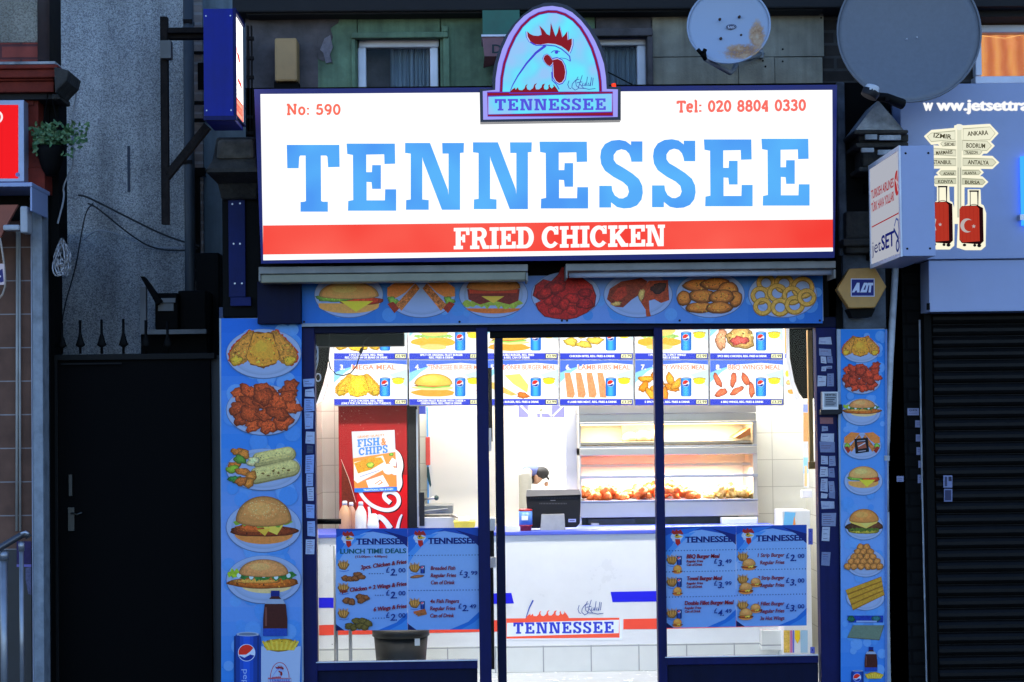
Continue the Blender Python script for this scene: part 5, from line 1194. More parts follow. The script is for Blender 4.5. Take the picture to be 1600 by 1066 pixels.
c.rect(498, 934, 527, 950, BL); c.poly([(974, 967.5), (1026, 966.5), (1240, 962), (1240, 978), (1026, 983), (974, 983.5)], RE); c.poly([(498, 977), (780, 969), (780, 987), (498, 993)], RE)
# badge
f = lambda a, b: (821 + (a - 300) * .1655, 966 + (b - 770) * .166)
c.rect(790, 968, 972, 1000, (232, 240, 250))
c.line([(791.5, 970), (967.5, 967), (967.5, 993), (791.5, 996.5)], 3.2, (250, 96, 70), True); c.poly([f(a, b) for a, b in FLAMES] + [f(712, 782), f(300, 786)], (250, 96, 70))
c.line([(822, 965), (827, 950), (833, 938)], 1.2, (60, 90, 190), w1=2.4); slab(c, 'TENNESSEE', 802, 990.5, 17.5, (52, 68, 206), 157, gap=.13, slope=.010)
hf = lambda a, b: (905 + (a - 795) * .172, 961 + (b - 752) * .19); halal(c, hf, .19, (70, 90, 160))
for x in (516, 519): c.ell(x, 853 if x < 518 else 1007, .8, .8, (120, 120, 130))
c.build('stripes_and_logo', PRINT, T)
mb = MB(); a, b, z0, z1 = Rc(1195, 1000, 1240, 1015, YC - .01)
# white side cabinets to the right of the counter
mb = MB(); mb.pbox(1190, 985, 1225, 1016, YC - .10, .09); mb.build('plinth_block', TILEF, T, bevel=.003)

# menu light boxes above the counter
YM = 1.9
menus = [
 ('MEGA MEAL', 'chicken', ['3 PCS CHICKEN, REG. FRIES', '(ONLY FOR 2.99 AVAILABLE ON TUESDAY)'], '2.99', 'chicken', ['2 PCS CHICKEN, REG. FRIES', 'REG. COLESLAW OR BEANS OR DRINK'], '2.99', 'mega meal'),
 ('TENNESSEE BURGER ME', 'bread', ['CHICKEN FILLET BURGER WITH CHEESE +', 'ONION RING, REG. FRIES & DRINK'], '2.99', 'longb', ['SPICY OR ORIGINAL FILLET BURGER', 'REG. FRIES & DRINK'], '2.99', 'cheese fillet burger meal'),
 ('DONER BURGER MEAL', 'wrapm', ['DONER BURGER, REG. FRIES & DRINK'], '2.99', 'bread', ['DOUBLE BURGER, REG. FRIES', '& REG. CAN OF DRINK'], '2.99', 'wrap burger meal'),
 ('LAMB RIBS MEAL', 'ribs', ['4 LAMB RIBS MEAT, REG. FRIES & DRINK'], '3.29', 'popm', ['CHICKEN BITES, REG. FRIES & DRINK'], '2.79', 'lamb ribs meal'),
 ('SPICY WINGS MEAL', 'wingm', ['5 SPICY WINGS, REG. FRIES & DRINK'], '2.99', 'longb', ['1 PC CHICKEN, 2 SPICY WINGS', 'REG. FRIES & DRINK'], '2.99', 'spicy wings meal'),
 ('BBQ WINGS MEAL', 'bbq', ['6 BBQ WINGS, REG. FRIES & DRINK'], '3.29', 'grillm', ['2PCS BBQ CHICKEN, REG. FRIES & DRINK'], '2.99', 'barbecue wings meal')]
MX = [521, 638.5, 756.5, 874, 991.5, 1108.5]; MY0, MY1 = 491, 634
YEL = (255, 190, 50)
def menu_food(c, kind, x, y, w, h, seed):
    if kind == 'chicken': chicken(c, x, y, w, h, seed, ((255, 196, 66), (255, 206, 60), (250, 184, 56)), (250, 160, 50))
    elif kind == 'bread': c.blob(x, y + h * .3, w * .48, h * .16, (250, 170, 70), .15, seed, .08); c.blob(x, y + h * .1, w * .46, h * .1, (240, 230, 150), .1, seed, .1); c.blob(x, y + h * .02, w * .40, h * .08, (226, 110, 60), .2, seed, .1); c.line([(x - w * .36, y + h * .05), (x, y + h * .1), (x + w * .38, y + h * .03)], h * .06, (150, 206, 90)); dome(c, x, y - h * .05, w * .44, h * .42, (252, 204, 90), .12, .2)
    elif kind == 'longb': c.blob(x, y + h * .1, w * .5, h * .2, (252, 186, 70), .15, seed, .06, 30); c.blob(x, y + h * .3, w * .3, h * .12, (255, 214, 130), .1, seed, .06); frill(c, x - w * .46, x + w * .46, y - h * .12, h * .2, (170, 210, 110), seed); c.blob(x, y - h * .35, w * .36, h * .22, (255, 214, 120), .1, seed, .05)
    elif kind == 'wrapm': c.poly([(x - w * .1, y - h * .4), (x + w * .25, y - h * .46), (x + w * .45, y), (x + w * .42, y + h * .3), (x + w * .1, y - h * .05)], (240, 226, 120), .15); c.poly([(x - w * .5, y - h * .16), (x - w * .3, y - h * .1), (x + w * .2, y + h * .38), (x + w * .05, y + h * .42), (x - w * .45, y + h * .1)], (246, 196, 110), .3); c.blob(x + w * .32, y + h * .4, w * .14, h * .12, (240, 130, 60), .3, seed, .3)
    elif kind == 'ribs': ribs(c, x, y, w, h, seed, (250, 160, 110))
    elif kind == 'popm': [c.blob(x + a * w, y + b * h, w * .17, h * .16, (255, 214, 90), .2, i, .25) for i, (a, b) in enumerate([(-.3, .1), (0, .2), (-.1, -.2), (.25, .05), (-.35, -.25)])]
    elif kind == 'wingm': [c.blob(x + a * w, y + b * h, w * .17, h * .15, [(255, 176, 60), (246, 150, 50)][i % 2], .2, i + 3, .25, 18, i * .7) for i, (a, b) in enumerate([(-.3, -.25), (-.05, -.3), (.25, -.25), (-.35, .05), (-.05, .05), (.28, .1), (-.2, .35), (.12, .35), (.4, -.05)])]
    elif kind == 'bbq':
        for i, (a, b, r) in enumerate([(-.38, -.2, 1.1), (-.02, -.22, 1.7), (.26, -.24, 1.2), (-.3, .3, -.5), (.06, .22, -.5), (.4, .18, 1.5)]): c.blob(x + a * w, y + b * h, w * .17, h * .13, (236, 120, 84), .25, i + 3, .2, 18, r)
    elif kind == 'grillm': c.blob(x - w * .3, y, w * .14, h * .4, (250, 176, 130), .3, seed, .25); c.blob(x + w * .15, y - h * .05, w * .36, h * .4, (240, 190, 110), .4, seed + 1, .2); c.blob(x + w * .12, y + h * .05, w * .2, h * .2, (226, 100, 90), .4, seed + 2, .3)
for i, (title, kind, bar, pr, k2, bar2, pr2, lb) in enumerate(menus):
    x0 = MX[i]; x1 = x0 + 116
    T = empty('menu_light_box', P((x0 + x1) / 2, MY1, YM), 'backlit menu board showing the %s, %s' % (lb, ['leftmost of the six', 'second from the left', 'third from the left', 'fourth from the left', 'fifth from the left', 'rightmost of the six']  [i]), 'menu board', 'menu boards above the counter')
    mb = MB(); xa, xb, za, zb = Rc(x0, MY0, x1, MY1, YM); zb = HC - .004; mb.box(xa, xb, YM, YM + .14, za, zb); mb.build('housing', ALU, T, bevel=.003)
    mb = MB(); mb.box(xa + .01, xb - .01, YM - .004, YM - .001, P(900, 490, YM).z + .01, zb - .02); mb.build('upper_screen', emit('upper_menu_white', (.92, .96, 1.0), 1.0), T)
    c = Canvas(planeY(YM - .002), 1.0)
    def half(ya, yb, kind, bar, pr, title, seed):
        W, H = x1 - x0 - 2.4, yb - ya; X = x0 + 1.2
        hot = 1.0 - abs(i - 2.8) / 5
        tint_seq(c, X, ya, X + W, yb, [(252, 254, 255), (255, 255, 255), (255, 255, 250)])
        c.poly([(X, ya), (X + W, ya), (X + W, ya + H * .10), (X + W * .7, ya + H * .06), (X + W * .35, ya + H * .10), (X + W * .1, ya + H * .24), (X, ya + H * .32)], (86, 120, 226)); c.poly([(X, ya + H * .28), (X + W * .12, ya + H * .2), (X + W * .3, ya + H * .12), (X + W * .16, ya + H * .26), (X, ya + H * .5)], (150, 214, 246)); c.poly([(X + W, ya + H * .2), (X + W * .75, ya + H * .32), (X + W, ya + H * .6)], (206, 240, 252))
        if title:
            text(c, str(i + 3) + '.', X + 9, ya + 14.5, 8, (255, 246, 240), w=8, bold=.05)
            text(c, title, X + W * .24, ya + 15, 8.6, (255, 255, 255), w=W * (.62 if i == 0 else .74), bold=.09); text(c, title, X + W * .25, ya + 14.6, 7.8, (252, 150, 120), w=W * (.60 if i == 0 else .72), bold=.03)
        k0 = c.k; menu_food(c, kind, X + W * .33, ya + H * .56, W * .60, H * .56, seed); c.k = max(k0 + 12, c.k)
        can(c, X + W * .70, ya + H * .60, W * .145, H * .42, (54, 130, 226)); fries(c, X + W * .88, ya + H * .45, W * .19, H * .20, 3, False); c.ell(X + W * .88, ya + H * .47, W * .08, H * .07, (255, 224, 60), .1)
        c.line([(X + W * .84, ya + H * .66), (X + W * .9, ya + H * .7), (X + W * .93, ya + H * .66)], .8, (250, 170, 160)); c.line([(X + W * .84, ya + H * .74), (X + W * .95, ya + H * .74)], .8, (250, 190, 180))
        c.rect(X, yb - H * .135, X + W, yb, (62, 76, 204))
        for j, t in enumerate(bar): text(c, t, X + W * .44, yb - (H * .075 if len(bar) == 2 and j == 0 else 1.2 + (2.2 if len(bar) == 1 else 0)), 3.3, (250, 252, 255), w=min(W * .7, len(t) * 2.15), align='c', bold=.05)
        c.rect(X + W * .83, yb - H * .135 + .8, X + W - 1, yb - 1, (60, 60, 50)); c.rect(X + W * .84, yb - H * .135 + 1.6, X + W - 1.8, yb - 1.8, (240, 240, 200)); text(c, '£' + pr, X + W * .915, yb - 3, 4.2, (60, 60, 40), w=W * .125, align='c', bold=.02)
    half(491, 561.5, k2, bar2, pr2, None, i); half(563, 633, kind, bar, pr, title, i + 20)
    c.build('printed_screen', EPRINT, T)
# curved end light boxes
def curved(side, label):
    T = empty('curved_menu_end', P(1250 if side > 0 else 500, 640, YM), label, 'menu board')
    if side > 0: ed = [(1226, 480), (1229, 520), (1229, 560), (1235, 598), (1244, 626)]; ou = [(1234, 480), (1233, 520), (1234, 560), (1241, 597), (1252, 624)]
    else: ed = [(520, 480), (520, 540), (518, 570), (512, 600), (504, 626)]; ou = [(515, 480), (516, 540), (513, 570), (506, 600), (494, 632)]
    Yn = YM - .03
    mb = MB(); pts = [P(a, b, Yn) for a, b in ou] + [P(a, b, Yn) for a, b in ed[::-1]]
    mb.prism(pts, Vector((0, .05, 0))); mb.build('white_rim', UPVC, T)
    if side > 0:
        c = Canvas(planeY(YM - .006)); c.poly([(1226, 486), (1230, 520), (1231, 560), (1237, 596), (1246, 624), (1226, 632)], (255, 250, 238)); c.rect(1226, 486, 1231, 552, (250, 190, 110), .2); c.rect(1226, 553, 1231, 560, (120, 130, 230)); c.ell(1230, 584, 3, 5, (255, 220, 80)); c.blob(1236, 612, 5, 4, (250, 170, 90), .19, 3); c.blob(1232, 598, 3.5, 4, (255, 200, 120), .2, 4); c.build('printed_screen', EPRINT, T)
        pts = [P(a, b, YM + .02) for a, b in [(1235, 470), (1233, 545), (1236, 571), (1242, 597), (1249, 613), (1256, 623), (1292, 623), (1292, 470)]]
    else:
        pts = [P(a, b, YM + .02) for a, b in [(470, 470), (515, 470), (515, 545), (511, 575), (504, 602), (494, 630), (470, 634)]]
    mb = MB(); mb.prism(pts, Vector((0, .04, 0))); mb.build('dark_end_panel', mat('dark_end_gloss', (.0035, .004, .0045), .5, var=.3, spec=.05), T)
curved(1, 'curved right end of the menu light boxes with a dark glossy side'); curved(-1, 'curved left end of the menu light boxes with a thin white rim')

# ---------------------------------------------------------------- drinks fridge, poster
YF = 2.05
T = empty('drinks_fridge', P(590, 1000, YF), 'tall red drinks fridge with white flowing script, behind the counter', 'fridge')
mb = MB(); a, b, z0, z1 = Rc(529, 560, 636, 826, YF); mb.box(a, b, YF, YF + .5, .01, z1); mb.build('red_side', mat('fridge_red', (.36, .012, .014), .55, spec=.2, var=.12, scale=4, dirt=.1), T, bevel=.006)
mb = MB(); a2, b2, _, _ = Rc(636.3, 560, 652, 826, YF); mb.box(a2, b2, YF + .01, YF + .5, .01, z1); mb.build('black_door_edge', DGREY, T, bevel=.004)
mb = MB(); mb.pbox(651, 640, 653.5, 824, YF - .01, .01); mb.build('chrome_strip', ALU, T)
c = Canvas(planeY(YF - .0015))
c.poly([(534, 720), (544, 745), (556, 790), (558, 826), (534, 826)], (110, 44, 30), .3); c.line([(533, 718), (545, 748), (556, 785)], .8, (220, 190, 170))
c.poly([(556, 745), (636, 742), (636, 826), (560, 826)], (212, 24, 28), .03)
def scr(pts, wd, w1=None):
    for _ in range(3): pts = [pts[0]] + [q for a, b in zip(pts[:-1], pts[1:]) for q in ((a[0] * .75 + b[0] * .25, a[1] * .75 + b[1] * .25), (a[0] * .25 + b[0] * .75, a[1] * .25 + b[1] * .75))] + [pts[-1]]
    c.line([(a + 1.6, b + 1.4) for a, b in pts], wd * 1.12, (56, 16, 16), w1=(w1 or wd) * 1.12); c.line(pts, wd, (236, 234, 232), w1=w1)
scr([(562, 768), (568, 778), (580, 790), (600, 798), (616, 796), (624, 786), (622, 774), (612, 768), (601, 770), (600, 778), (610, 786)], 5.5, 7); scr([(614, 706), (622, 712), (626, 728), (622, 742), (625, 756), (620, 766)], 11, 8); scr([(586, 826), (588, 812), (592, 806), (602, 814), (610, 826)], 6, 9); scr([(576, 826), (578, 800), (576, 792)], 6, 3); scr([(620, 830), (624, 812), (628, 804)], 6, 2)
rn = random.Random(4)
for i in range(26): c.ell(rn.uniform(532, 632), rn.uniform(638, 680), rn.uniform(.3, 1.0), rn.uniform(.3, .9), (190, 120, 110))
c.build('script_lettering', PRINT, T)
T = empty('fish_poster', P(588, 770, YF - .01), 'tilted FISH & CHIPS poster stuck on the red fridge', 'poster')
def fm(a, b, l):      # poster frame 0..100 x 0..150
    p0, p1, p2, p3 = (549.5, 674.5), (616.5, 672), (620.5, 767), (554, 769.5)
    u, v = a / 100, b / 150
    x = (p0[0] * (1 - u) + p1[0] * u) * (1 - v) + (p3[0] * (1 - u) + p2[0] * u) * v; y = (p0[1] * (1 - u) + p1[1] * u) * (1 - v) + (p3[1] * (1 - u) + p2[1] * u) * v
    return P(x, y, YF - .008 - l)
mb = MB(); cs = [fm(0, 0, 0), fm(100, 0, 0), fm(100, 150, 0), fm(0, 150, 0)]; mb.hexa(cs, [p + Vector((0, .002, 0)) for p in cs]); mb.build('sheet', WHITEP, T)
c = Canvas(lambda a, b, l: fm(a, b, l + .0003)); c.rect(0, 0, 100, 150, (206, 208, 214)); text(c, 'GRAND QUALITY', 13, 17, 6, (214, 150, 90), w=64, bold=.03, rot=-.05)
slab(c, 'FISH', 12, 39, 19, (70, 134, 226), 52, gap=.06, rot=0, slope=.06); text(c, '&', 68, 36, 18, (226, 140, 70), w=12, bold=.05); slab(c, 'CHIPS', 14, 60, 19, (70, 134, 226), 68, gap=.06, slope=.07)
c.poly([(0, 66), (100, 54), (100, 142), (0, 142)], (232, 146, 70), .06); c.poly([(2, 76), (70, 62), (80, 92), (8, 128), (0, 120)], (236, 230, 222), .02)
c.poly([(2, 78), (40, 66), (66, 66), (72, 78), (40, 96), (10, 104)], (226, 156, 50), .4); c.blob(40, 84, 9, 8, (170, 196, 70), .25, 3, .1); c.ell(82, 96, 13, 13, (238, 238, 240)); c.ell(97, 102, 9, 9, (228, 228, 232)); c.poly([(84, 80), (92, 68), (100, 74), (100, 90), (92, 88)], (236, 236, 238))
c.poly([(28, 122), (68, 110), (82, 138), (34, 142)], (240, 238, 234)); c.line([(48, 132), (62, 122), (66, 128), (56, 134)], 2, (230, 150, 80)); c.line([(14, 112), (60, 98)], 1.2, (110, 130, 200)); c.line([(20, 122), (66, 106)], 1.4, (214, 120, 110)); c.blob(90, 60, 6, 4, (120, 180, 70), .3, 5)
c.rect(0, 140, 100, 150, (46, 124, 226)); text(c, 'TRADITIONAL FISH & CHIPS', 56, 147.5, 4.4, (220, 236, 252), w=70, align='c', bold=.04); c.build('printed_sheet', PRINT, T)

# ---------------------------------------------------------------- things on the counter
ZT = zt
def onc(px, Y): return P(px, 826, Y).x
def bottle3(px, h, r, m, label, Y=1.78, cap=UPVC, grp='sauce bottles on the counter'):
    x = onc(px, Y); T = empty('sauce_bottle', (x, Y, ZT), label, 'bottle', grp)
    mb = MB(); mb.lathe((x, Y, ZT), [(r * .95, .001), (r, .01), (r, h * .55), (r * .92, h * .66), (r * .45, h * .84), (r * .36, h * .87)], 20); mb.build('body', m, T)
    mb = MB(); mb.lathe((x, Y, ZT), [(r * .42, h * .871), (r * .42, h * .97), (r * .3, h)], 16); mb.build('cap', cap, T)
SAU = mat('orange_sauce', (.62, .33, .18), .35, var=.08); MAYO = mat('mayonnaise_bottle', (.74, .72, .64), .35, var=.05)
bottle3(539, .215, .042, SAU, 'orange sauce bottle, leftmost on the counter'); bottle3(549, .20, .036, mat('brown_sauce', (.40, .20, .13), .4), 'brownish sauce bottle just behind the orange one', 1.9); bottle3(564, .21, .040, MAYO, 'tall cream mayonnaise bottle, second in front of the fridge', 1.74)
T = empty('salt_tub', (onc(582, 1.75), 1.75, ZT), 'squat white shaker tub right of the mayonnaise bottle', 'shaker')
x = onc(583, 1.75); mb = MB(); mb.lathe((x, 1.75, ZT), [(.040, .001), (.042, .05), (.034, .085), (.03, .09), (.034, .11), (.02, .125)], 18); mb.build('body', WHITEP, T)
# griddle press / slicer
Yg = 1.95; T = empty('contact_grill', P(690, 826, Yg), 'grey metal contact grill with red knobbed lever on the counter', 'grill')
mb = MB(); gx0, gx1, _, _ = Rc(654, 800, 712, 820, Yg); g0, g1, gz0, gz1 = Rc(654, 801, 712, 825, Yg)
mb.box(gx0, gx1, Yg, Yg + .3, ZT + .001, gz1 - .03); mb.build('base', STEELW, T, bevel=.006)
mb = MB(); _, _, za, zb = Rc(654, 790, 712, 800, Yg); mb.box(gx0, gx1 - .02, Yg + .01, Yg + .3, gz1 - .01, zb); mb.tube([P(655, 800, Yg - .01), P(700, 795, Yg - .01)], .007); mb.build('top_plate', mat('dull_grill_metal', (.22, .22, .21), .4, metal=.5), T, bevel=.006)
for (p, q, kc, nm) in (((705, 805), (726, 812), (.5, .03, .03), 'lever'), ((662, 780), (682, 778), (.03, .06, .05), 'handle')):
    mb = MB(); mb.tube([P(*p, Yg), P(*q, Yg - .05)], .008); o = mb.build(nm, STEEL, T)
    mb = MB(); mb.lathe(P(*q, Yg - .05), [(.004, -.018), (.014, -.012), (.018, 0), (.014, .012), (.004, .018)], 12); mb.build('knob', mat('knob_plastic', kc, .3), o)
mb = MB(); mb.pbox(655, 770, 663, 822, Yg - .02, .06); mb.build('post', DGREY, T)
T = empty('yellow_tray', P(728, 826, 1.8), 'low yellow tray on the counter beside the grill lever', 'tray'); a, b, z0, z1 = Rc(711, 815, 741, 824, 1.8); mb = MB(); mb.hexa([(a, 1.78, ZT + .002), (b, 1.78, ZT + .002), (b, 1.95, ZT + .002), (a, 1.95, ZT + .002)], [(a - .01, 1.77, z1), (b + .01, 1.77, z1), (b + .01, 1.96, z1), (a - .01, 1.96, z1)]); mb.build('tray_body', mat('yellow_plastic', (.80, .62, .05), .4), T); mb = MB(); mb.pbox(716, 808, 733, 814.5, 1.8, .1); mb.build('napkins', WHITEP, T)
# knife sharpener steel hanging
T = empty('hanging_knife', P(669, 730, 2.70), 'red handled knife hanging on the cream panel edge', 'knife'); mb = MB(); mb.pbox(665, 683, 672, 727, 2.69, .03); mb.build('sheath', mat('red_plastic', (.75, .08, .06), .4), T, bevel=.004)
mb = MB(); mb.prism([P(667, 730, 2.69), P(670, 730, 2.69), P(674, 758, 2.69), P(672, 762, 2.69), P(667, 745, 2.69)], Vector((0, .01, 0))); mb.build('blade', mat('dark_teal_blade', (.02, .07, .08), .3, metal=.4), T)
# till terminal (seen from behind)
Yp = 1.72; T = empty('till_screen', P(866, 827, Yp), 'black till terminal seen from behind on the counter', 'till')
A = [P(823, 768, Yp), P(906, 766, Yp), P(905, 822, Yp), P(895, 825, Yp), P(830, 826, Yp), P(824, 780, Yp)]
mb = MB(); mb.prism([P(822, 774, Yp), P(908, 771, Yp), P(906, 818, Yp), P(901, 824, Yp), P(826, 826, Yp)], Vector((0, .05, 0))); mb.build('screen_back', DGREY, T, bevel=.006)
mb = MB(); mb.prism([P(823, 767, Yp + .01), P(905, 765, Yp + .01), P(908, 773, Yp - .02), P(822, 776, Yp - .02)], Vector((0, .06, 0))); mb.pbox(823, 765.4, 905, 767.4, Yp + .02, .04); mb.build('top_bezel', mat('grey_bezel', (.10, .10, .11), .4), T)
mb = MB(); mb.prism([P(846, 804, Yp - .03), P(882, 803, Yp - .03), P(883.5, 829, Yp - .06), P(844, 829.5, Yp - .06)], Vector((0, .06, 0))); mb.build('stand', mat('brushed_stand', (.30, .30, .31), .35, metal=.4), T, bevel=.004)
c = Canvas(planeY(Yp - .0012)); c.rect(888, 811, 900, 816, (150, 160, 206)); c.rect(890, 813, 898, 814.2, (70, 70, 110)); c.rect(860, 781.5, 868, 782.6, (120, 120, 126))
for i in range(18): c.rect(843 + i * 2.4, 786, 844.4 + i * 2.4, 788, (80, 80, 84), step=False)
for i in range(30): c.rect(828 + i * 2.5, 777.5, 829.6 + i * 2.5, 779, (70, 70, 76), step=False)
c.build('vent_and_label', PRINT, T)
# donation tin
x = onc(821.5, 1.66); T = empty('donation_tin', (x, 1.66, ZT), 'round red and blue collection tin left of the till', 'tin')
mb = MB(); r = .047; h = .145; mb.lathe((x, 1.66, ZT), [(r * .8, .001), (r * .85, .03), (r, .035), (r, .04)], 20); mb.lathe((x, 1.66, ZT), [(r, h - .01), (r, h), (r * .8, h + .004)], 20); mb.build('rim', mat('tin_red', (.5, .02, .03), .35), T)
mb = MB(); mb.lathe((x, 1.66, ZT), [(r * .985, .0405), (r * .985, h - .0105)], 20); mb.build('blue_wrap', mat('tin_blue', (.12, .30, .80), .35), T)
mb = MB(); q = P(827.5, 808, 1.60); mb.pbox(815, 806, 825, 813, 1.611, .001); mb.build('label', WHITEP, T)
# white paper packs stacked left of the pale post
# ---------------------------------------------------------------- heated display cabinet
YH = 2.2; T = empty('heated_display', P(1044, 810, YH), 'stainless heated display cabinet full of fried chicken behind the counter', 'display cabinet')
hx0, hx1 = P(905.5, 720, YH).x, P(1183, 720, YH).x
def hz(py): return P(1044, py, YH).z
def hb(mb, py0, py1, dy0=0.0, dy1=.5, px0=905.5, px1=1183):
    mb.box(P(px0, 720, YH).x, P(px1, 720, YH).x, YH + dy0, YH + dy1, hz(py1), hz(py0))
mb = MB(); hb(mb, 632, 646, 0, .5); hb(mb, 646.5, 659, .01, .5); mb.build('canopy', STEELW, T, bevel=.004)
mb = MB(); hb(mb, 699, 711, -.02, .5); hb(mb, 783, 807.5, -.02, .5); mb.build('steel_shelf', STEEL, T, bevel=.004)
mb = MB(); hb(mb, 659.5, 662, -.005, .01); hb(mb, 696, 698.5, -.01, .02); hb(mb, 742, 746.5, -.03, -.01); hb(mb, 781, 782.6, -.03, .5); mb.build('chrome_rail', ALU, T)
mb = MB(); hb(mb, 711.5, 725, .40, .49); hb(mb, 725.2, 729, .1, .16); mb.build('warmer_lamp_housing', STEELW, T)
mb = MB(); mb.box(hx0, hx0 + .012, YH, YH + .5, hz(782), hz(659.5)); mb.box(hx1 - .03, hx1, YH, YH + .5, hz(782), hz(659.5)); mb.build('end_panel', STEELW, T)
mb = MB(); hb(mb, 660, 782, .485, .498); mb.build('back_panel', mat('display_back', (.82, .82, .80), .4, var=.05), T)
mb = MB(); a = P(970, 690, YH + .2); hb(mb, 690, 694, .05, .45, 908, 1180); mb.build('upper_tray', STEEL, T)
mb = MB(); mb.box(P(908, 700, YH).x, P(1181, 700, YH).x, YH + .02, YH + .05, hz(664), hz(661)); mb.build('warming_tube', emit('warm_tube', (1, .62, .22), 6), T)
area('warmer_lamp', ((hx0 + hx1) / 2, YH + .2, hz(663)), (0, 0, 0), 1.1, .15, 30, (1, .70, .38), T)
area('warmer_lamp', ((hx0 + hx1) / 2, YH + .12, hz(731)), (0, 0, 0), 1.1, .1, 30, (1, .93, .86), T)
mb = MB(); hb(mb, 663, 690, .30, .302, 978, 1030); mb.build('amber_glass', mat('amber_lit_glass', (.85, .45, .08), .3), T)
g = MB(); hb(g, 662.5, 695.5, .0, .004, 908, 1178); hb(g, 747, 780, -.028, -.024, 908, 1178); g.build('front_glass', GLASS, T)
# upper shelf: white bag of food and orange slope
mb = MB(); mb.prism([P(1148, 684, YH + .1), P(1176, 666, YH + .1), P(1176, 678, YH + .1), P(1156, 686, YH + .1)], Vector((0, .3, 0))); mb.build('sloping_ledge', mat('orange_brown_ledge', (.5, .22, .10), .5), T)
# chicken pieces heaps
FRY = None
def fried(name, c1, c2):
    m, nt, out = newmat(name); L = nt.links.new
    b = N(nt, 'ShaderNodeBsdfPrincipled'); b.inputs['Roughness'].default_value = .55; tc = N(nt, 'ShaderNodeTexCoord'); n = N(nt, 'ShaderNodeTexNoise'); n.inputs['Scale'].default_value = 60; n.inputs['Detail'].default_value = 8; L(tc.outputs['Object'], n.inputs['Vector'])
    r = ramp(nt, [(.3, c1), (.7, c2)]); L(n.outputs['Fac'], r.inputs[0]); L(r.outputs[0], b.inputs['Base Color']); bp = N(nt, 'ShaderNodeBump'); bp.inputs['Strength'].default_value = .8; bp.inputs['Distance'].default_value = .01; L(n.outputs['Fac'], bp.inputs['Height']); L(bp.outputs[0], b.inputs['Normal']); L(b.outputs[0], out.inputs[0]); return m
F1 = fried('fried_chicken_red', (.85, .12, .02), (1.0, .27, .06)); F2 = fried('fried_chicken_golden', (.70, .36, .08), (.95, .66, .25))
def lump_mesh(name, m, seed):
    rn = random.Random(seed); mb = MB(); R_, K = 8, 12; v = []
    for i in range(R_ + 1):
        th = math.pi * i / R_
        for k in range(K):
            ph = 2 * math.pi * k / K; d = Vector((math.sin(th) * math.cos(ph), math.sin(th) * math.sin(ph) * .8, math.cos(th) * .62))
            q = 1 + .45 * noise.noise(d * 1.6 + Vector((seed * 7.1, 0, 0))) + .22 * noise.noise(d * 4 + Vector((0, seed * 3.3, 0)))
            v.append(tuple(d * q * .034))
    for i in range(R_):
        for k in range(K):
            k2 = (k + 1) % K; mb.f.append((i * K + k, i * K + k2, (i + 1) * K + k2, (i + 1) * K + k)); mb.m.append(0); mb.sm.append(True)
    mb.v = v; me_o = mb.build(name, m, None); me = me_o.data; bpy.data.objects.remove(me_o); return me
LM = [lump_mesh('chicken_piece', F1, i) for i in range(4)] + [lump_mesh('chicken_piece', F2, i + 4) for i in range(4)]
def heap(x0, x1, h, ncount, gold, grp, label, seed, prof):
    rn = random.Random(seed)
    T = empty('food_heap', ((x0 + x1) / 2, YH + .2, hz(782)), label, 'food', None)
    for i in range(ncount):
        u = rn.random(); x = x0 + (x1 - x0) * u; top = prof(u) * h
        o = bpy.data.objects.new('chicken_piece', LM[(4 if gold else 0) + rn.randrange(4)]); COL.objects.link(o); adopt(o, T)
        o.location = (x, YH + rn.uniform(.04, .40), hz(782) + .02 + top * rn.random() ** .7); o.rotation_euler = (rn.uniform(-1, 1), rn.uniform(-1, 1), rn.uniform(0, 6)); s = rn.uniform(.75, 1.25); o.scale = (s, s, s)
xx = lambda px: P(px, 770, YH + .1).x
heap(xx(906), xx(950), .065, 60, False, None, 'low heap of fried chicken at the left of the display', 1, lambda u: .6 + .3 * math.sin(u * 9))
heap(xx(942), xx(1004), .07, 85, False, None, 'orange-brown fried chicken heap left of centre in the display', 2, lambda u: .6 + .4 * math.sin(u * 7 + 1))
heap(xx(1000), xx(1090), .105, 130, False, None, 'tallest reddish heap of fried wings in the middle of the display', 3, lambda u: max(.1, 1 - abs(u - .42) * 1.5))
heap(xx(1106), xx(1178), .08, 90, True, None, 'golden heap of fried pieces at the right of the display', 4, lambda u: .9 - abs(u - .5) * 1.1)
T2 = empty('food_bag', P(1000, 690, YH + .2), 'pale wrapped food parcel on the upper shelf of the display', 'food parcel')
mb = MB(); 
for (px, py, rx, rz, s) in ((985, 684, .06, .035, 1), (1005, 683, .07, .04, 2), (1024, 684, .05, .045, 3)):
    mb.lathe(P(px, 690, YH + .22), [(rx * .8, .0), (rx, rz * .6), (rx * .8, rz * 1.4), (rx * .3, rz * 1.9)], 14)
mb.build('wrapping', mat('greaseproof_paper', (.85, .75, .55), .6, bump=.6, bscale=20), T2)
# bench below cabinet
T = empty('back_bench', P(1044, 1000, YH), 'steel back bench carrying the heated display', 'bench')
mb = MB(); mb.box(hx0 - .02, hx1, YH + .02, YH + .5, .01, hz(824)); mb.build('cupboard', STEELW, T); mb = MB(); mb.box(hx0 - .02, hx0 + .01, YH, YH + .5, hz(824), hz(808)); mb.box(hx1 - .12, hx1, YH + .01, YH + .5, hz(824) , hz(808)); mb.build('support', STEELW, T); mb = MB(); mb.box(hx0 + .02, hx1 - .13, YH + .1, YH + .5, hz(823.5), hz(808.2)); mb.build('dark_recess', mat('recess_grey', (.10, .10, .085), .4, var=.4, scale=10), T)
mb = MB(); mb.pbox(918, 810, 993, 824, YH + .04, .05); o = mb.build('oven_tray', mat('dark_tray', (.08, .08, .075), .4, var=.4), None, bevel=.005); tag(o, 'dark rectangular oven tray below the heated display', 'tray')
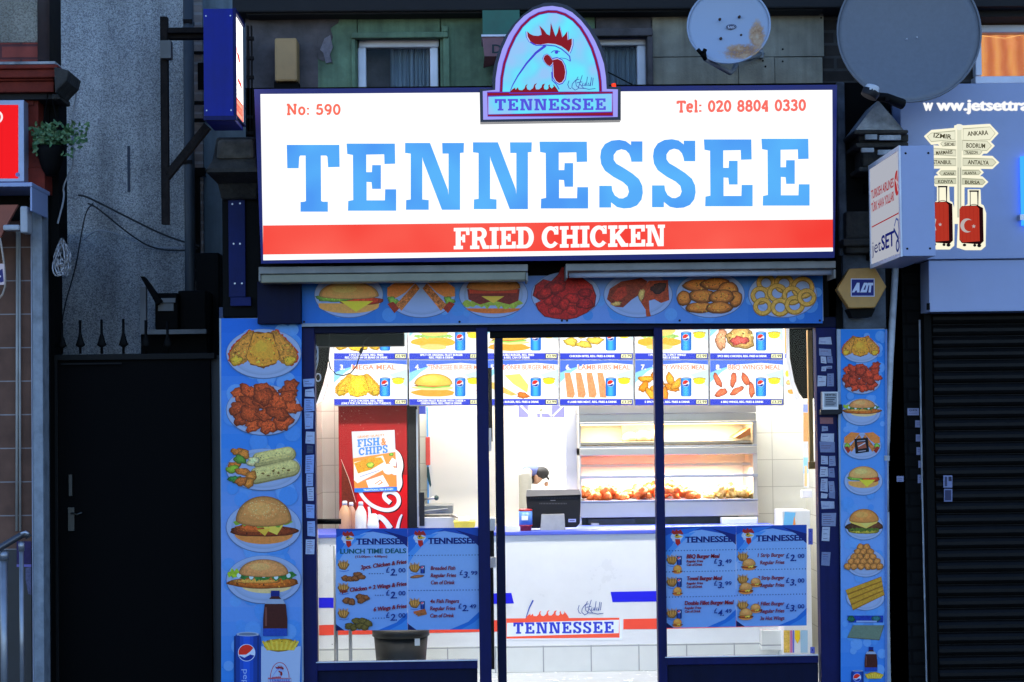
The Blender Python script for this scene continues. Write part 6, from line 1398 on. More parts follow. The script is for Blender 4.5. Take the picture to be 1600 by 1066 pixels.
mb = MB(); mb.pbox(1128, 809, 1184, 826, YH - .1, .1); o = mb.build('white_box', WHITEP, None, bevel=.006); tag(o, 'plain white box under the right end of the display', 'box')
mb = MB(); mb.pbox(938, 822, 978, 824.5, YH - .05, .08); mb.pbox(924, 818, 936, 824, YH - .05, .08); o = mb.build('serving_tongs', STEEL, None); tag(o, 'steel tongs and a cream pot lying below the display', 'tongs')
# ---------------------------------------------------------------- kitchen details
T = empty('wall_dispenser', P(834, 665, 4.9), 'white wall fitting with a long hanging flex in the kitchen behind', 'dispenser')
mb = MB(); mb.pbox(828, 625, 839, 665, 4.9, .12); mb.build('body', WHITEP, T, bevel=.01); mb = MB(); mb.pbox(825.5, 625, 827.5, 664, 4.92, .05); mb.pbox(826, 664.5, 846, 666.5, 4.92, .05); mb.build('bracket', ALU, T)
mb = MB(); mb.tube([P(828, 655, 4.85), P(831, 676, 4.85), P(835, 694, 4.85), P(838, 697, 4.85), P(842, 690, 4.85), P(845, 670, 4.85), P(845, 640, 4.85)], .006, 6); mb.lathe(P(845, 637, 4.85), [(.01, -.03), (.02, -.01), (.02, .02), (.01, .03)], 10); mb.build('flex', mat('grey_green_flex', (.28, .30, .22), .6), T)
# person bending in the kitchen
def person():
    Y = 3.7; T = empty('person', P(812, 1000, Y), 'person in a pale coat and blue cap with black peak, bending forward behind the counter', 'person')
    j = {'pelvis': P(790, 800, Y), 'spine': P(797, 768, Y), 'chest': P(808, 744, Y), 'neck': P(826, 738, Y)}
    hd = P(837, 745, Y); z0 = .003
    V_ = []; E_ = []; R_ = []
    def add(p, r, par=None):
        V_.append(tuple(p)); R_.append(r); 
        if par is not None: E_.append((par, len(V_) - 1))
        return len(V_) - 1
    pv = add(j['pelvis'], (.15, .13)); sp = add(j['spine'], (.145, .12), pv); ch = add(j['chest'], (.16, .13), sp); nk = add(j['neck'], (.055, .055), ch); hb_ = add(hd + Vector((0, 0, .01)), (.085, .075), nk); ht = add(hd + Vector((.05, 0, -.04)), (.07, .065), hb_)
    px = j['pelvis'].x
    for s in (-1, 1):
        h_ = add(j['pelvis'] + Vector((0, s * .09, -.08)), (.10, .09), pv); k_ = add((px + .04, Y + s * .10, .50), (.07, .065), h_); a_ = add((px - .02, Y + s * .10, .10), (.045, .045), k_); f_ = add((px + .12, Y + s * .11, .04), (.04, .035), a_)
        sh = add(j['chest'] + Vector((.06, s * .17, -.01)), (.065, .065), ch); el = add(j['chest'] + Vector((.05, s * .21, -.30)), (.05, .05), sh); wr = add(j['chest'] + Vector((.22, s * .14, -.42)), (.034, .034), el); pm = add(j['chest'] + Vector((.30, s * .12, -.44)), (.040, .028), wr)
        for q, (dy, ln) in enumerate(((-.028, .075), (-.010, .085), (.009, .080), (.026, .065))):
            b_ = add(V_[pm][0:1] and Vector(V_[pm]) + Vector((.045, dy, -.004)), (.010, .010), pm); m_ = add(Vector(V_[pm]) + Vector((.045 + ln * .5, dy * 1.1, -.012)), (.0085, .0085), b_); add(Vector(V_[pm]) + Vector((.040 + ln * .85, dy * 1.1, -.035)), (.007, .007), m_)
        add(Vector(V_[pm]) + Vector((.03, -s * .055, -.02)), (.010, .010), pm)
    me = bpy.data.meshes.new('body'); me.from_pydata(V_, E_, []); o = bpy.data.objects.new('body', me); COL.objects.link(o)
    sk = o.modifiers.new('skin', 'SKIN'); su = o.modifiers.new('sub', 'SUBSURF'); su.levels = 2; su.render_levels = 2
    for i, r in enumerate(R_): me.skin_vertices[0].data[i].radius = r
    me.skin_vertices[0].data[0].use_root = True
    dg = bpy.context.evaluated_depsgraph_get(); m2 = bpy.data.meshes.new_from_object(o.evaluated_get(dg)); bpy.data.objects.remove(o)
    m2.materials.clear(); [m2.materials.append(m) for m in (CLOTHW, SKIN, TROUS)]
    nx = j['neck']
    for p in m2.polygons:
        p.use_smooth = True; c = p.center
        head = (c - hd).length < .17 and c.x > nx.x + .0
        hand = c.x > j['chest'].x + .20 and c.z < j['chest'].z - .25
        p.material_index = 1 if head or hand else (2 if c.z < j['pelvis'].z - .18 else 0)
    b = bpy.data.objects.new('body', m2); COL.objects.link(b); adopt(b, T)
    def lump(name, m, c, r, cut=None):
        mb = MB(); mb.lathe(c, [(r[0] * math.sin(t), r[2] * -math.cos(t)) for t in [i * math.pi / 12 for i in range(1, 12)]], 18, sy=r[1] / r[0]); return mb.build(name, m, T)
    lump('cap', CAPB, hd + Vector((-.035, 0, .040)), (.085, .088, .060)); lump('cap_front', CAPK, hd + Vector((.035, 0, .030)), (.075, .084, .055)); 
    mb = MB(); mb.hexa([hd + Vector((.07, -.06, .04)), hd + Vector((.07, .06, .04)), hd + Vector((.115, .05, -.02)), hd + Vector((.115, -.05, -.02))], [hd + Vector((.06, -.06, .03)), hd + Vector((.06, .06, .03)), hd + Vector((.10, .05, -.03)), hd + Vector((.10, -.05, -.03))]); mb.build('cap_peak', CAPK, T, bevel=.006)
    lump('hair', mat('dark_hair', (.02, .015, .012), .8), hd + Vector((-.045, 0, -.005)), (.065, .085, .055))
    for s in (-1, 1): lump('ear', SKIN, hd + Vector((-.0, s * .082, -.01)), (.018, .012, .03)); lump('eye', WHITEP, hd + Vector((.075, s * .03, -.035)), (.011, .011, .011))
    lump('nose', SKIN, hd + Vector((.085, 0, -.06)), (.018, .014, .022))
    mb = MB(); mb.box(hd.x + .066, hd.x + .078, Y - .022, Y + .022, hd.z - .098, hd.z - .091); mb.build('mouth', mat('lips', (.3, .10, .08), .6), T)
person()
# right side: wall poster, boxes, amber post
T = empty('wall_picture', P(1259, 770, 2.3), 'tall colourful ice-cream poster on the right side wall', 'poster')
mb = MB(); mb.pbox(1255, 628, 1263, 762, 2.3, .01); mb.build('sheet', WHITEP, T)
c = Canvas(planeY(2.299)); c.rect(1255.3, 645, 1262.7, 690, (240, 180, 120), .15); c.rect(1255.3, 632, 1262.7, 644, (150, 170, 250)); c.rect(1255.3, 715, 1262.7, 740, (150, 206, 246), .1); c.rect(1257, 728, 1261, 760, (246, 206, 150), .1); c.build('picture', PRINT, T)
mb = MB(); mb.pbox(1263.5, 516, 1270, 721, .5, .04); mb.pbox(1264, 721.3, 1276, 733, .5, .04); o = mb.build('amber_post', mat('ochre_wood', (.42, .24, .07), .5), None); tag(o, 'slim ochre wooden post at the right edge of the right window', 'post')
T = empty('side_box', P(1247, 830, 1.7), 'white cardboard box with a blue and orange picture at the right end of the counter', 'box')
mb = MB(); mb.pbox(1224, 798, 1268, 1046, 1.35, .3); mb.build('carton', WHITEP, T, bevel=.004)
c = Canvas(planeY(1.348)); c.poly([(1226, 800), (1243, 801), (1240, 826), (1224, 824)], (120, 196, 246)); c.poly([(1238, 826), (1241, 806), (1244, 826)], (246, 160, 90)); c.rect(1224.5, 985, 1234, 1020, (222, 184, 90), .3); c.rect(1234.5, 985, 1238, 1020, (206, 120, 170)); c.rect(1238.5, 985, 1241, 1020, (110, 120, 220)); c.poly([(1242, 985), (1250, 985), (1250, 998), (1246, 1006), (1242, 998)], (246, 206, 50)); c.rect(1251, 985, 1262, 1020, (160, 196, 226)); c.build('box_print', PRINT, T)
mb = MB(); mb.pbox(1253, 766, 1269, 778, 1.9, .05); o = mb.build('card_reader', UPVC, None, bevel=.004); tag(o, 'small pale card box fixed to the right side wall', 'wall box')
for k, (a, b, c_, d) in enumerate(((1263, 826, 1270, 851), (1266, 1011, 1273, 1021))):
    cc = Canvas(planeY(.040)); cc.rect(a, b, c_, d, (96, 100, 180)); cc.ell((a + c_) / 2, b + 4, .8, .8, (30, 30, 80)); cc.ell((a + c_) / 2, d - 4, .8, .8, (30, 30, 80)); cc.build('hinge_sticker', PRINT, bpy.data.objects['shopfront'])
# bin and rail posts
Yb = .85; a, b, z0, z1 = Rc(583, 986, 670, 1032, Yb); xm = (a + b) / 2; r = (b - a) / 2
T = empty('waste_bin', (xm, Yb, 0.003), 'round black waste bin standing behind the left window', 'bin')
mb = MB(); ht = P(626, 985, Yb).z; mb.lathe((xm, Yb, .003), [(r * .80, .001), (r * .97, ht * .9)], 28); mb.build('body', BINM, T); mb = MB(); mb.lathe((xm, Yb, .003), [(r * .98, ht * .9005), (r * 1.03, ht * .91), (r * 1.03, ht + .01), (r * .9, ht + .012)], 28); mb.build('rim', BINM, T)
mb = MB(); mb.pbox(648, 998, 656, 1009, Yb - r - .002, .002); mb.build('label', WHITEP, T)
for px, rr, lb in ((525, .013, 'thicker pale rail post standing at the left end of the left window'), (547.5, .011, 'slimmer pale rail post between the thick post and the bin')):
    x = P(px, 1000, .6).x; T = empty('rail_post', (x, .6, .003), lb, 'post'); mb = MB(); mb.tube([(x, .6, .003), (x, .6, .95)], rr, 12); mb.build('tube', ALU, T); mb = MB(); mb.lathe((x, .6, .003), [(.035, .001), (.035, .01), (.016, .014)], 16); mb.build('foot', ALU, T)
# ---------------------------------------------------------------- satellite dishes
def dish(px, py, rx, ry, Y, m, name_label, yaw, depth=.05, art=None):
    k = sc(Y); R_ = rx / k; Rz = ry / k; c0 = P(px, py, Y)
    T = empty('satellite_dish', c0, name_label, 'satellite dish')
    mb = MB(); n = 56; rings = 9; base = []
    for side in (0, 1):
        for i in range(rings + 1):
            t = i / rings; row = []
            for q in range(n):
                a = 2 * math.pi * q / n
                row.append(len(mb.v)); mb.v.append((math.cos(a) * R_ * t, depth * (1 - t * t) + side * .006 + (0 if t < 1 else -.0), math.sin(a) * Rz * t))
            base.append(row)
    for side in (0, 1):
        for i in range(rings):
            r0, r1 = base[side * (rings + 1) + i], base[side * (rings + 1) + i + 1]
            for q in range(n):
                q2 = (q + 1) % n; mb.f.append((r0[q], r0[q2], r1[q2], r1[q])); mb.m.append(0); mb.sm.append(True)
    r0, r1 = base[rings], base[2 * rings + 1]
    for q in range(n):
        q2 = (q + 1) % n; mb.f.append((r0[q], r0[q2], r1[q2], r1[q])); mb.m.append(0); mb.sm.append(False)
    o = mb.build('reflector', m, None); o.parent = T; o.rotation_euler = (RD(-12), 0, yaw)
    rim = MB(); rim.tube([(math.cos(a) * R_, -.002, math.sin(a) * Rz) for a in [2 * math.pi * i / 48 for i in range(49)]], .006, 6, cap=False); ro = rim.build('rolled_rim', m, None); ro.parent = T; ro.rotation_euler = o.rotation_euler
    return T, o
T, o = dish(1138.5, 40, 64.5, 64, -.30, rusty_dish(), 'smaller pale satellite dish with rust patches, above the telephone number', RD(-8))
YD = -.32
c = Canvas(lambda a, b, l: P(a, b, YD + .058 - l)); c.ell(1142.5, 42, 8.2, 4, (20, 30, 60), rot=-.08); c.ell(1142.5, 42, 7.2, 3.1, (190, 200, 225), rot=-.08); c.ell(1142.5, 42, 6.8, 2.7, (20, 30, 60), rot=-.08); text(c, 'RAKS', 1142.5, 44, 3.4, (200, 206, 225), w=10, align='c', bold=.04)
c.build('badge', PRINT, T)
mb = MB()
for a, b in ((1125, 30), (1155.5, 26), (1126.5, 60), (1158, 55)): mb.lathe(P(a, b, YD + .045), [(.009, .012), (.007, -.004), (.003, -.006)], 10, ax='y')
mb.each('bolt', mat('rusted_bolt', (.06, .03, .02), .8), T)
mb = MB(); mb.tube([P(1101, 92, -.32), P(1124, 105, -.25), P(1141, 114, -.2), P(1146, 110, -.15), P(1151, 100, -.05)], .014, 10); mb.build('feed_arm', mat('galvanised_arm', (.26, .28, .30), .5, metal=.3, dirt=.4), T)
mb = MB(); mb.tube([P(1165, 93, .0), P(1191, 84, .16)], .016, 10); mb.pbox(1187, 77, 1193, 90, .13, .05); mb.build('wall_arm', mat('galvanised_mount', (.24, .26, .27), .5, metal=.3), T)
mb = MB(); mb.tube([P(1090, 77, -.36), P(1096, 84, -.36)], .012, 8); mb.tube([P(1102, 77, -.36), P(1099, 84, -.36)], .012, 8); mb.tube([P(1098, 82, -.36), P(1102, 93, -.33)], .020, 10, r2=.012); mb.build('feed_horn', BLACK, T)
mb = MB(); mb.tube([P(940, 108, .1), P(960, 118, .1), P(985, 131, .1), P(1000, 140, .1)], .004, 6); o = mb.build('wall_cable', BLACK, None); tag(o, 'thin black cable sagging across the window right of the rooster sign', 'cable')
GREYD = mat('blue_grey_dish', (.135, .15, .175), .6, var=.10, scale=40, dirt=.05)
T, o = dish(1420, 50, 111, 118, -.55, GREYD, 'very large grey satellite dish rising behind the travel shop sign', RD(-7), .09)
mb = MB()
for a, b in ((1417, 61), (1433, 58), (1419, 109), (1436, 108)): mb.lathe(P(a, b, -.50), [(.005, .01), (.003, -.002)], 8, ax='y')
mb.each('bolt', UPVC, T)
mb = MB(); mb.tube([P(1362, 150, -.9), P(1385, 153, -.85), P(1410, 163, -.8)], .022, 10, r2=.03); mb.pbox(1384, 150, 1390, 156, -.9, .04); mb.build('feed_arm', BLACK, T)
mb = MB(); mb.tube([P(1357, 152, -.95), P(1362, 142, -.95)], .045, 14, r2=.05); mb.build('feed_horn', DGREY, T, bevel=.004)
mb = MB(); mb.tube([P(1361, 144, -.96), P(1364, 134, -.96)], .040, 14, r2=.036); mb.build('horn_cap', mat('white_horn_cap', (.5, .52, .56), .4), T, bevel=.006)

# ---------------------------------------------------------------- neighbour on the right: travel shop
NB_ = empty('travel_shop_building', (P(1500, 900, .2).x, .2, 0), 'dark brick building at the right carrying the travel shop sign and shutter', 'building')
def nb(name, m, *rs, bevel=0):
    mb = MB()
    for r in rs: mb.pbox(*r)
    return mb.build(name, m, NB_, bevel=bevel)
xr1 = P(1420.2, 0, .15).x
nb('brick_wall', BRICKD, (1420.3, 40, 1524, 130, .22, .3)); nb('brick_wall', BRICKD, (1420.3, -140, 1760, 39, .22, .3)); nb('brick_wall', BRICKD, (1420.3, 130.3, 1760, 420, .22, .3))
nb('eave', mat('black_eave', (.01, .01, .011), .9), (1420, 10, 1760, 26, .0, .2), (1420, -150, 1760, 9.5, -.1, .3))
f = nb('window', UPVC, (1524, 38, 1760, 50, .16, .08), (1524, 50.2, 1534, 118, .16, .08), (1524, 118.2, 1760, 130, .13, .11), bevel=.006)
mb = MB(); mb.pbox(1534, 50, 1760, 118, .2, .005); mb.build('pane', GLASS, f)
def cur_mat():
    m, nt, out = newmat('orange_lit_curtain'); L = nt.links.new; e = N(nt, 'ShaderNodeEmission'); tc = N(nt, 'ShaderNodeTexCoord'); mp = N(nt, 'ShaderNodeMapping'); mp.inputs['Scale'].default_value = (1, 1, 1); L(tc.outputs['Object'], mp.inputs[0])
    wv = N(nt, 'ShaderNodeTexWave'); wv.bands_direction = 'X'; wv.inputs['Scale'].default_value = 3.2; wv.inputs['Distortion'].default_value = 4; wv.inputs['Detail'].default_value = 4; L(mp.outputs[0], wv.inputs['Vector'])
    r = ramp(nt, [(0, lin((214, 120, 70))), (.5, lin((236, 146, 84))), (1, lin((250, 170, 96)))]); L(wv.outputs['Fac'], r.inputs[0]); L(r.outputs[0], e.inputs[0]); e.inputs[1].default_value = .85 * KE; L(e.outputs[0], out.inputs[0]); return m
mb = MB(); xa, xb, za, zb = Rc(1530, 46, 1760, 122, .3); n = 60
for i in range(n):
    a0 = xa + (xb - xa) * i / n; a1 = xa + (xb - xa) * (i + 1) / n; g0 = .3 + .015 * math.sin(i * .9); g1 = .3 + .015 * math.sin((i + 1) * .9); mb.face([(a0, g0, za), (a1, g1, za), (a1, g1, zb), (a0, g0, zb)], 0, True)
mb.build('lit_curtain', cur_mat(), f, fix=False)
c = Canvas(planeY(.285))
for a in (1553, 1568): c.line([(a, 52), (a + 2, 75), (a, 100), (a + 1, 116)], .8, (190, 104, 66))
for i in range(5): c.line(_ring(1581 + 6 * math.cos(i * 1.26), 68 + 6 * math.sin(i * 1.26), 4, 3.4, 12), .7, (206, 120, 80), True)
c.line([(1581, 70), (1584, 90), (1580, 116)], .8, (200, 110, 70)); c.line([(1534, 56), (1570, 60), (1600, 54)], .7, (255, 196, 120)); c.build('lace_pattern', EPRINT, f)
nb('black_brick_return', BLACKW, (1386.5, 396, 1449, 1130, .10, .3)); nb('party_wall', BLACKW, (1350, -140, 1500, 1130, .56, .2)); nb('shutter_guide', BLACK, (1449.3, 486, 1461, 1130, .0, .12))
# fascia
T = empty('travel_shop_sign', P(1500, 405, -.05), 'blue-grey travel shop fascia with white web address and backlit signpost and suitcases', 'sign')
mb = MB(); mb.pbox(1408.5, 130, 1760, 404, -.16, .3); mb.build('fascia', LILAC, T, bevel=.004)
YS = -.162
c = Canvas(planeY(YS)); WT = (250, 252, 255)
text(c, 'w', 1443, 172.5, 18, WT, w=16, bold=.06); text(c, 'ww.jetsettravel', 1464, 172.5, 18, WT, w=176, bold=.06); c.build('web_address', emit('white_lit_letters', (1, 1, 1), 1.0), T)
c = Canvas(planeY(YS)); HL = (255, 252, 226)
arms = [('l', 'IZMIR', 1447, 1494, 204, 222, -3), ('r', 'ANKARA', 1503, 1557, 197, 220, -2), ('l', 'SIDE', 1468, 1495, 219, 230, -1), ('r', 'BODRUM', 1502, 1551, 218, 238, 1), ('l', 'MARMARIS', 1452, 1495, 231, 245, 2), ('r', 'TRABZON', 1504, 1536, 232, 243, -1), ('l', 'ISTANBUL', 1444, 1495, 246, 261, 0), ('r', 'ANTALYA', 1503, 1558, 246, 262, 1), ('l', 'ADANA', 1466, 1495, 265, 276, 0), ('r', 'ALANYA', 1502, 1534, 264, 275, 0), ('l', 'KONYA', 1456, 1495, 277, 289, 0), ('r', 'BURSA', 1502, 1541, 278, 291, 1)]
def armpoly(sd, x0, x1, y0, y1, s, g=0):
    d = (y1 - y0) * .45
    if sd == 'r': return [(x0 - g, y0 - s - g), (x1 - d, y0 + s * .4 - g), (x1 + g * 1.3, (y0 + y1) / 2), (x1 - d, y1 - s * .4 + g), (x0 - g, y1 - s + g)]
    return [(x1 + g, y0 + s * .6 - g), (x0 + d, y0 - s * .6 - g), (x0 - g * 1.3, (y0 + y1) / 2), (x0 + d, y1 - s * .6 + g), (x1 + g, y1 + s * .6 + g)]
c.rect(1491, 196, 1507, 350, HL); c.blob(1499, 201, 8, 7, HL, 0, 1, .05)
for sd, nm, x0, x1, y0, y1, s in arms: c.poly(armpoly(sd, x0, x1, y0, y1, s, 2.6), HL, step=False)
c.k += 1
def case(x0, x1, y0, y1, hx0, hx1, hy): return [(x0, y0 + 5), (hx0 - 3, y0 - 4), (hx0 - 3, hy - 3), (hx1 + 3, hy - 3), (hx1 + 4, y0 - 4), (x1, y0 - 2), (x1 + 4, y0 + 10), (x1 + 3, y1 + 2), (x1 - 4, y1 + 8), (x0 + 10, y1 + 8), (x0 - 3, y1 + 4)]
c.poly(case(1448, 1488, 318, 382, 1467, 1480, 292), HL); c.poly(case(1498, 1537, 323, 383, 1515, 1529, 299), HL)
c.build('backlit_outline', emit('warm_white_halo', lin((255, 250, 222)), 1.0), T)
c = Canvas(lambda a, b, l: P(a, b, YS - .001 - l))
c.rect(1495.5, 200, 1502.5, 340, (232, 232, 206)); c.line([(1497, 262), (1497, 340)], .8, (120, 120, 110)); c.line([(1501, 262), (1501, 340)], .8, (120, 120, 110)); c.ell(1499, 199, 5, 4.5, (252, 252, 236))
for sd, nm, x0, x1, y0, y1, s in arms:
    q = (y0 - 197) / 95; col = (int(250 - 44 * q), int(248 - 40 * q), int(222 - 40 * q))
    c.poly(armpoly(sd, x0 + .5, x1 - .5, y0 + 1, y1 - 1, s), col); c.line(armpoly(sd, x0 + 2, x1 - 2, y0 + 2.4, y1 - 2.4, s), .5, (150, 150, 120), True)
    xm = (x0 + x1) / 2 + (2 if sd == 'l' else -2); text(c, nm, xm, (y0 + y1) / 2 + 3.1 + (0), min(7.2, (y1 - y0) * .42), (70, 66, 44), w=(x1 - x0) * .60, align='c', bold=.03, rot=(-s * .03 if sd == 'l' else s * .03))
c.build('signpost_picture', emit and print_mat('lit_signpost_print', emission=.92), T)
c = Canvas(lambda a, b, l: P(a, b, YS - .0012 - l)); RD_ = (206, 62, 46)
for (x0, x1, y0, y1, ax0, ax1, ay) in ((1452, 1488, 315, 382, 1467, 1479, 292), (1499, 1536, 321, 383, 1516, 1528, 299)):
    c.line([(ax0, y0 + 2), (ax0, ay), (ax1, ay), (ax1, y0 + 2)], 1.2, (40, 40, 60)); c.rect(ax0 - 1.5, ay - 1.4, ax1 + 1.5, ay + 1, (30, 30, 40))
    c.poly([(x0, y0 + 6), (x0 + 4, y0 + 1), (x1 - 8, y0), (x1, y0 + 4), (x1 + 1, y1 - 6), (x1 - 4, y1 - 1), (x0 + 4, y1 - 3), (x0, y1 - 8)], (40, 14, 18)); c.poly([(x0, y0 + 6), (x0 + 4, y0 + 1.5), (x1 - 10, y0 + 1), (x1 - 6, y0 + 5), (x1 - 5, y1 - 6), (x0 + 5, y1 - 4), (x0, y1 - 9)], RD_, .03)
    for q in range(5): c.line([(x0 + 4 + q * 6, y0 + 4), (x0 + 5 + q * 6, y1 - 7)], .5, (184, 48, 38))
    c.line(arc((ax0 + ax1) / 2, y0 + 2, 7, 3.5, 180, 360, 8), .9, (60, 20, 24)); c.ell(x0 + 8, y1, 2.8, 2.2, (24, 24, 30)); c.ell(x1 - 6, y1 + 1, 3.2, 2.6, (24, 24, 30)); c.ell(x1 - 13, y1 + .5, 2.4, 2.2, (24, 24, 30))
def crescent(cx, cy, r):
    c.ell(cx, cy, r, r * 1.05, (216, 206, 206)); c.ell(cx + r * .34, cy + r * .02, r * .78, r * .86, RD_)
    c.poly([(cx + r * 1.0 + (r * .34 if k % 2 == 0 else r * .14) * math.cos(RD(72 * k / 2 - 90)), cy + r * .12 + (r * .34 if k % 2 == 0 else r * .14) * math.sin(RD(72 * k / 2 - 90))) for k in range(10)], (216, 206, 206))
crescent(1511, 352.5, 10.5); c.poly([(1469 + (3.2 if k % 2 == 0 else 1.3) * math.cos(RD(36 * k - 90)), 351 + (3.2 if k % 2 == 0 else 1.3) * math.sin(RD(36 * k - 90))) for k in range(10)], (216, 206, 206)); c.poly([(1460, 341), (1463, 343), (1461, 352), (1463, 360), (1459, 361), (1459, 341)], (216, 206, 206))
c.build('suitcase_picture', print_mat('lit_suitcase_print', emission=.72), T)
T = empty('neon_letter', P(1606, 300, -.2), 'glowing blue neon letter cut off at the right edge of the travel sign', 'neon letter')
mb = MB(); mb.pbox(1597, 244, 1640, 352, -.20, .03); mb.build('blue_glow_tube', emit('blue_neon', (.02, .16, 1.0), 3.0), T)
mb = MB(); mb.pbox(1594, 335, 1603, 344, -.21, .05); mb.build('clip', ALU, T)
# shutter box and roller shutter
T = empty('shutter_box', P(1520, 486, -.1), 'plain lilac-grey shutter housing below the travel shop sign', 'shutter housing')
mb = MB(); mb.pbox(1451.5, 405.5, 1760, 486, -.14, .2); mb.build('housing', LILAC, T, bevel=.004); mb = MB(); mb.pbox(1446, 405, 1451, 470, -.05, .1); mb.pbox(1449, 474, 1453, 484, -.145, .02); mb.build('end_plate', BLACK, T)
T = empty('roller_shutter', P(1530, 1100, .05), 'closed black corrugated roller shutter at the far right', 'roller shutter')
mb = MB(); xa, xb, za, zb = Rc(1461.5, 487, 1760, 1125, .06); n = 33; h = (zb - .003) / n
for i in range(n):
    z = .003 + h * i; prof = [(.03, 0), (.012, .12), (.0, .35), (.0, .62), (.012, .85), (.03, .95), (.03, 1.0)]
    for a, b in zip(prof[:-1], prof[1:]): mb.face([(xa, .03 + a[0], z + a[1] * h), (xb, .03 + a[0], z + a[1] * h), (xb, .03 + b[0], z + b[1] * h), (xa, .03 + b[0], z + b[1] * h)], 0)
mb.face([(xa, .07, .003), (xb, .07, .003), (xb, .07, zb), (xa, .07, zb)])
mb.build('slats', mat('black_shutter_steel', (.0032, .003, .0032), .55, metal=0, var=.4, scale=12, dirt=.5, spec=.18), T)
c = Canvas(planeY(.022)); 
c.rect(1474, 743, 1488, 762, (120, 126, 160)); c.rect(1476, 745, 1480, 760, (60, 64, 90)); c.rect(1482, 745, 1487, 752, (40, 40, 60)); c.rect(1475, 764, 1488, 784, (110, 116, 150)); c.rect(1476.5, 766, 1486, 782, (50, 54, 84)); c.build('sticker', PRINT, T)
# conduits and stickers on the black brick
mb = MB(); mb.tube([P(1437, 500, .08), P(1439, 640, .08), P(1441, 760, .08), P(1444, 900, .08), P(1448, 1060, .08), P(1449, 1110, .08)], .006, 8); o = mb.build('thin_conduit', PIPEW, None); tag(o, 'thin white conduit running down beside the roller shutter', 'pipe')
mb = MB(); mb.tube([P(1399, 418, -.01), P(1391, 560, -.01), P(1385, 690, -.01), P(1384, 716, -.01)], .020, 12); mb.tube([P(1384, 716, -.01), P(1384.5, 800, -.01)], .017, 12); mb.tube([P(1387, 800, -.01), P(1388, 1110, -.01)], .010, 10); mb.pbox(1382, 712, 1390, 720, -.04, .08); o = mb.build('waste_pipe', PIPEW, None); tag(o, 'slanting white waste pipe between the narrow food panel and black bricks', 'pipe')
for i, (a, b, c_, d) in enumerate(((1418, 638, 1436, 649), (1430, 657, 1441, 668), (1431, 679, 1440, 690), (1432, 699, 1440, 711), (1435, 720, 1441, 731), (1434, 742, 1440, 755), (1401, 744, 1412, 753), (1439, 757, 1442, 780))):
    k = Canvas(planeY(.098)); k.rect(a, b, c_, d, (140, 142, 172)); 
    if i == 0: text(k, 'QUICK', 1427, 642.5, 3, (40, 40, 60), w=13, align='c', bold=.04); k.line([(1420, 646), (1433, 645.5)], .7, (90, 90, 120))
    elif i < 7: k.line([(a + 2, b + 4), (c_ - 2, b + 4)], .8, (90, 90, 120)); k.line([(a + 2, b + 7), (c_ - 3, b + 7)], .8, (90, 90, 130))
    k.build('sticker', PRINT, NB_)
# alarm box
T = empty('alarm_box', P(1346, 486, -.1), 'amber hexagonal alarm box with a blue square badge right of the main sign', 'alarm box')
hexp = [(1308, 452), (1327, 420), (1367, 418), (1385, 448), (1367, 481), (1327, 482)]
mb = MB(); f_ = [P(a, b, -.20) for a, b in hexp]; b_ = [P(1346 + (a - 1346) * 1.02 - 3, 451 + (b - 451) * 1.0 + 2, -.07) for a, b in hexp]; mb.hexa(f_, b_); mb.build('cover', AMBER, T, bevel=.006)
mb = MB()
for q in range(5): mb.tube([P(1313 + q * 2.4, 462 + q * 3.6, -.15), P(1318 + q * 2.4, 462 + q * 3.6, -.18)], .004, 6)
mb.prism([P(1325, 483, -.16), P(1368, 482, -.16), P(1362, 495, -.16), P(1332, 496, -.16)], Vector((0, .1, 0))); mb.build('sounder_base', BLACK, T)
c = Canvas(planeY(-.2015)); c.rect(1329.5, 435.5, 1366.5, 463.5, (196, 200, 226)); c.rect(1330.7, 436.7, 1365.3, 462.3, (26, 34, 110)); WW = (196, 204, 230)
c.poly([(1331, 457), (1339, 442), (1343, 442), (1343, 457), (1339, 457), (1339, 454), (1337, 454), (1335, 457)], WW); c.poly([(1344, 457), (1350, 442), (1355, 442), (1357, 446), (1354, 457)], WW, holes=[[(1349, 453), (1352, 453), (1353.5, 446), (1352, 446)]]); c.poly([(1356, 442), (1364.5, 442), (1364.5, 446), (1361.5, 446), (1360.5, 457), (1357, 457), (1358.5, 446), (1355.5, 446)], WW); c.build('badge', PRINT, T)

# ---------------------------------------------------------------- blade signs (perpendicular to the street)
# travel shop blade
XB = P(1406, 228, -1.00).x; XR = P(1459, 228, -1.00).x
T = empty('blade_sign', (XB, -.6, P(1406, 400, -1).z), 'white double faced airline blade sign projecting beside the travel shop', 'sign')
zt0, zb1 = P(1411, 228, -1).z, P(1411, 400.5, -1).z
# the far edge depth follows from where the far edge sits in view
Yfar = -.28
mb = MB(); mb.box(XB + .004, XR, -1.0, Yfar, zb1, zt0); mb.build('body', LILAC, T, bevel=.003)
mb = MB(); mb.box(XB - .006, XB + .0035, -1.002, Yfar, zt0 - .022, zt0 + .002); mb.box(XB - .006, XB + .0035, -1.002, Yfar, zb1 - .002, zb1 + .02); mb.box(XB - .006, XB + .0035, -1.002, -.975, zb1 + .0205, zt0 - .0225); mb.box(XB - .006, XB + .0035, Yfar - .02, Yfar, zb1 + .0205, zt0 - .0225); mb.build('face_frame', UPVC, T)
mb = MB()
for zz in (zt0 - .04, zb1 + .04):
    for xx_ in (XB + .03, XR - .03): mb.lathe((xx_, -1.0, zz), [(.007, .002), (.005, -.004)], 8, ax='y')
mb.each('rivet', BLACK, T)
c = Canvas(lambda a, b, l: Vector((XB - l, Yfar + (-1.0 - Yfar) * a, zt0 + (zb1 - zt0) * b)))
c.rect(.02, .02, .97, .97, (214, 218, 232)); c.build('face', print_mat('dim_lit_face', emission=.62), T)
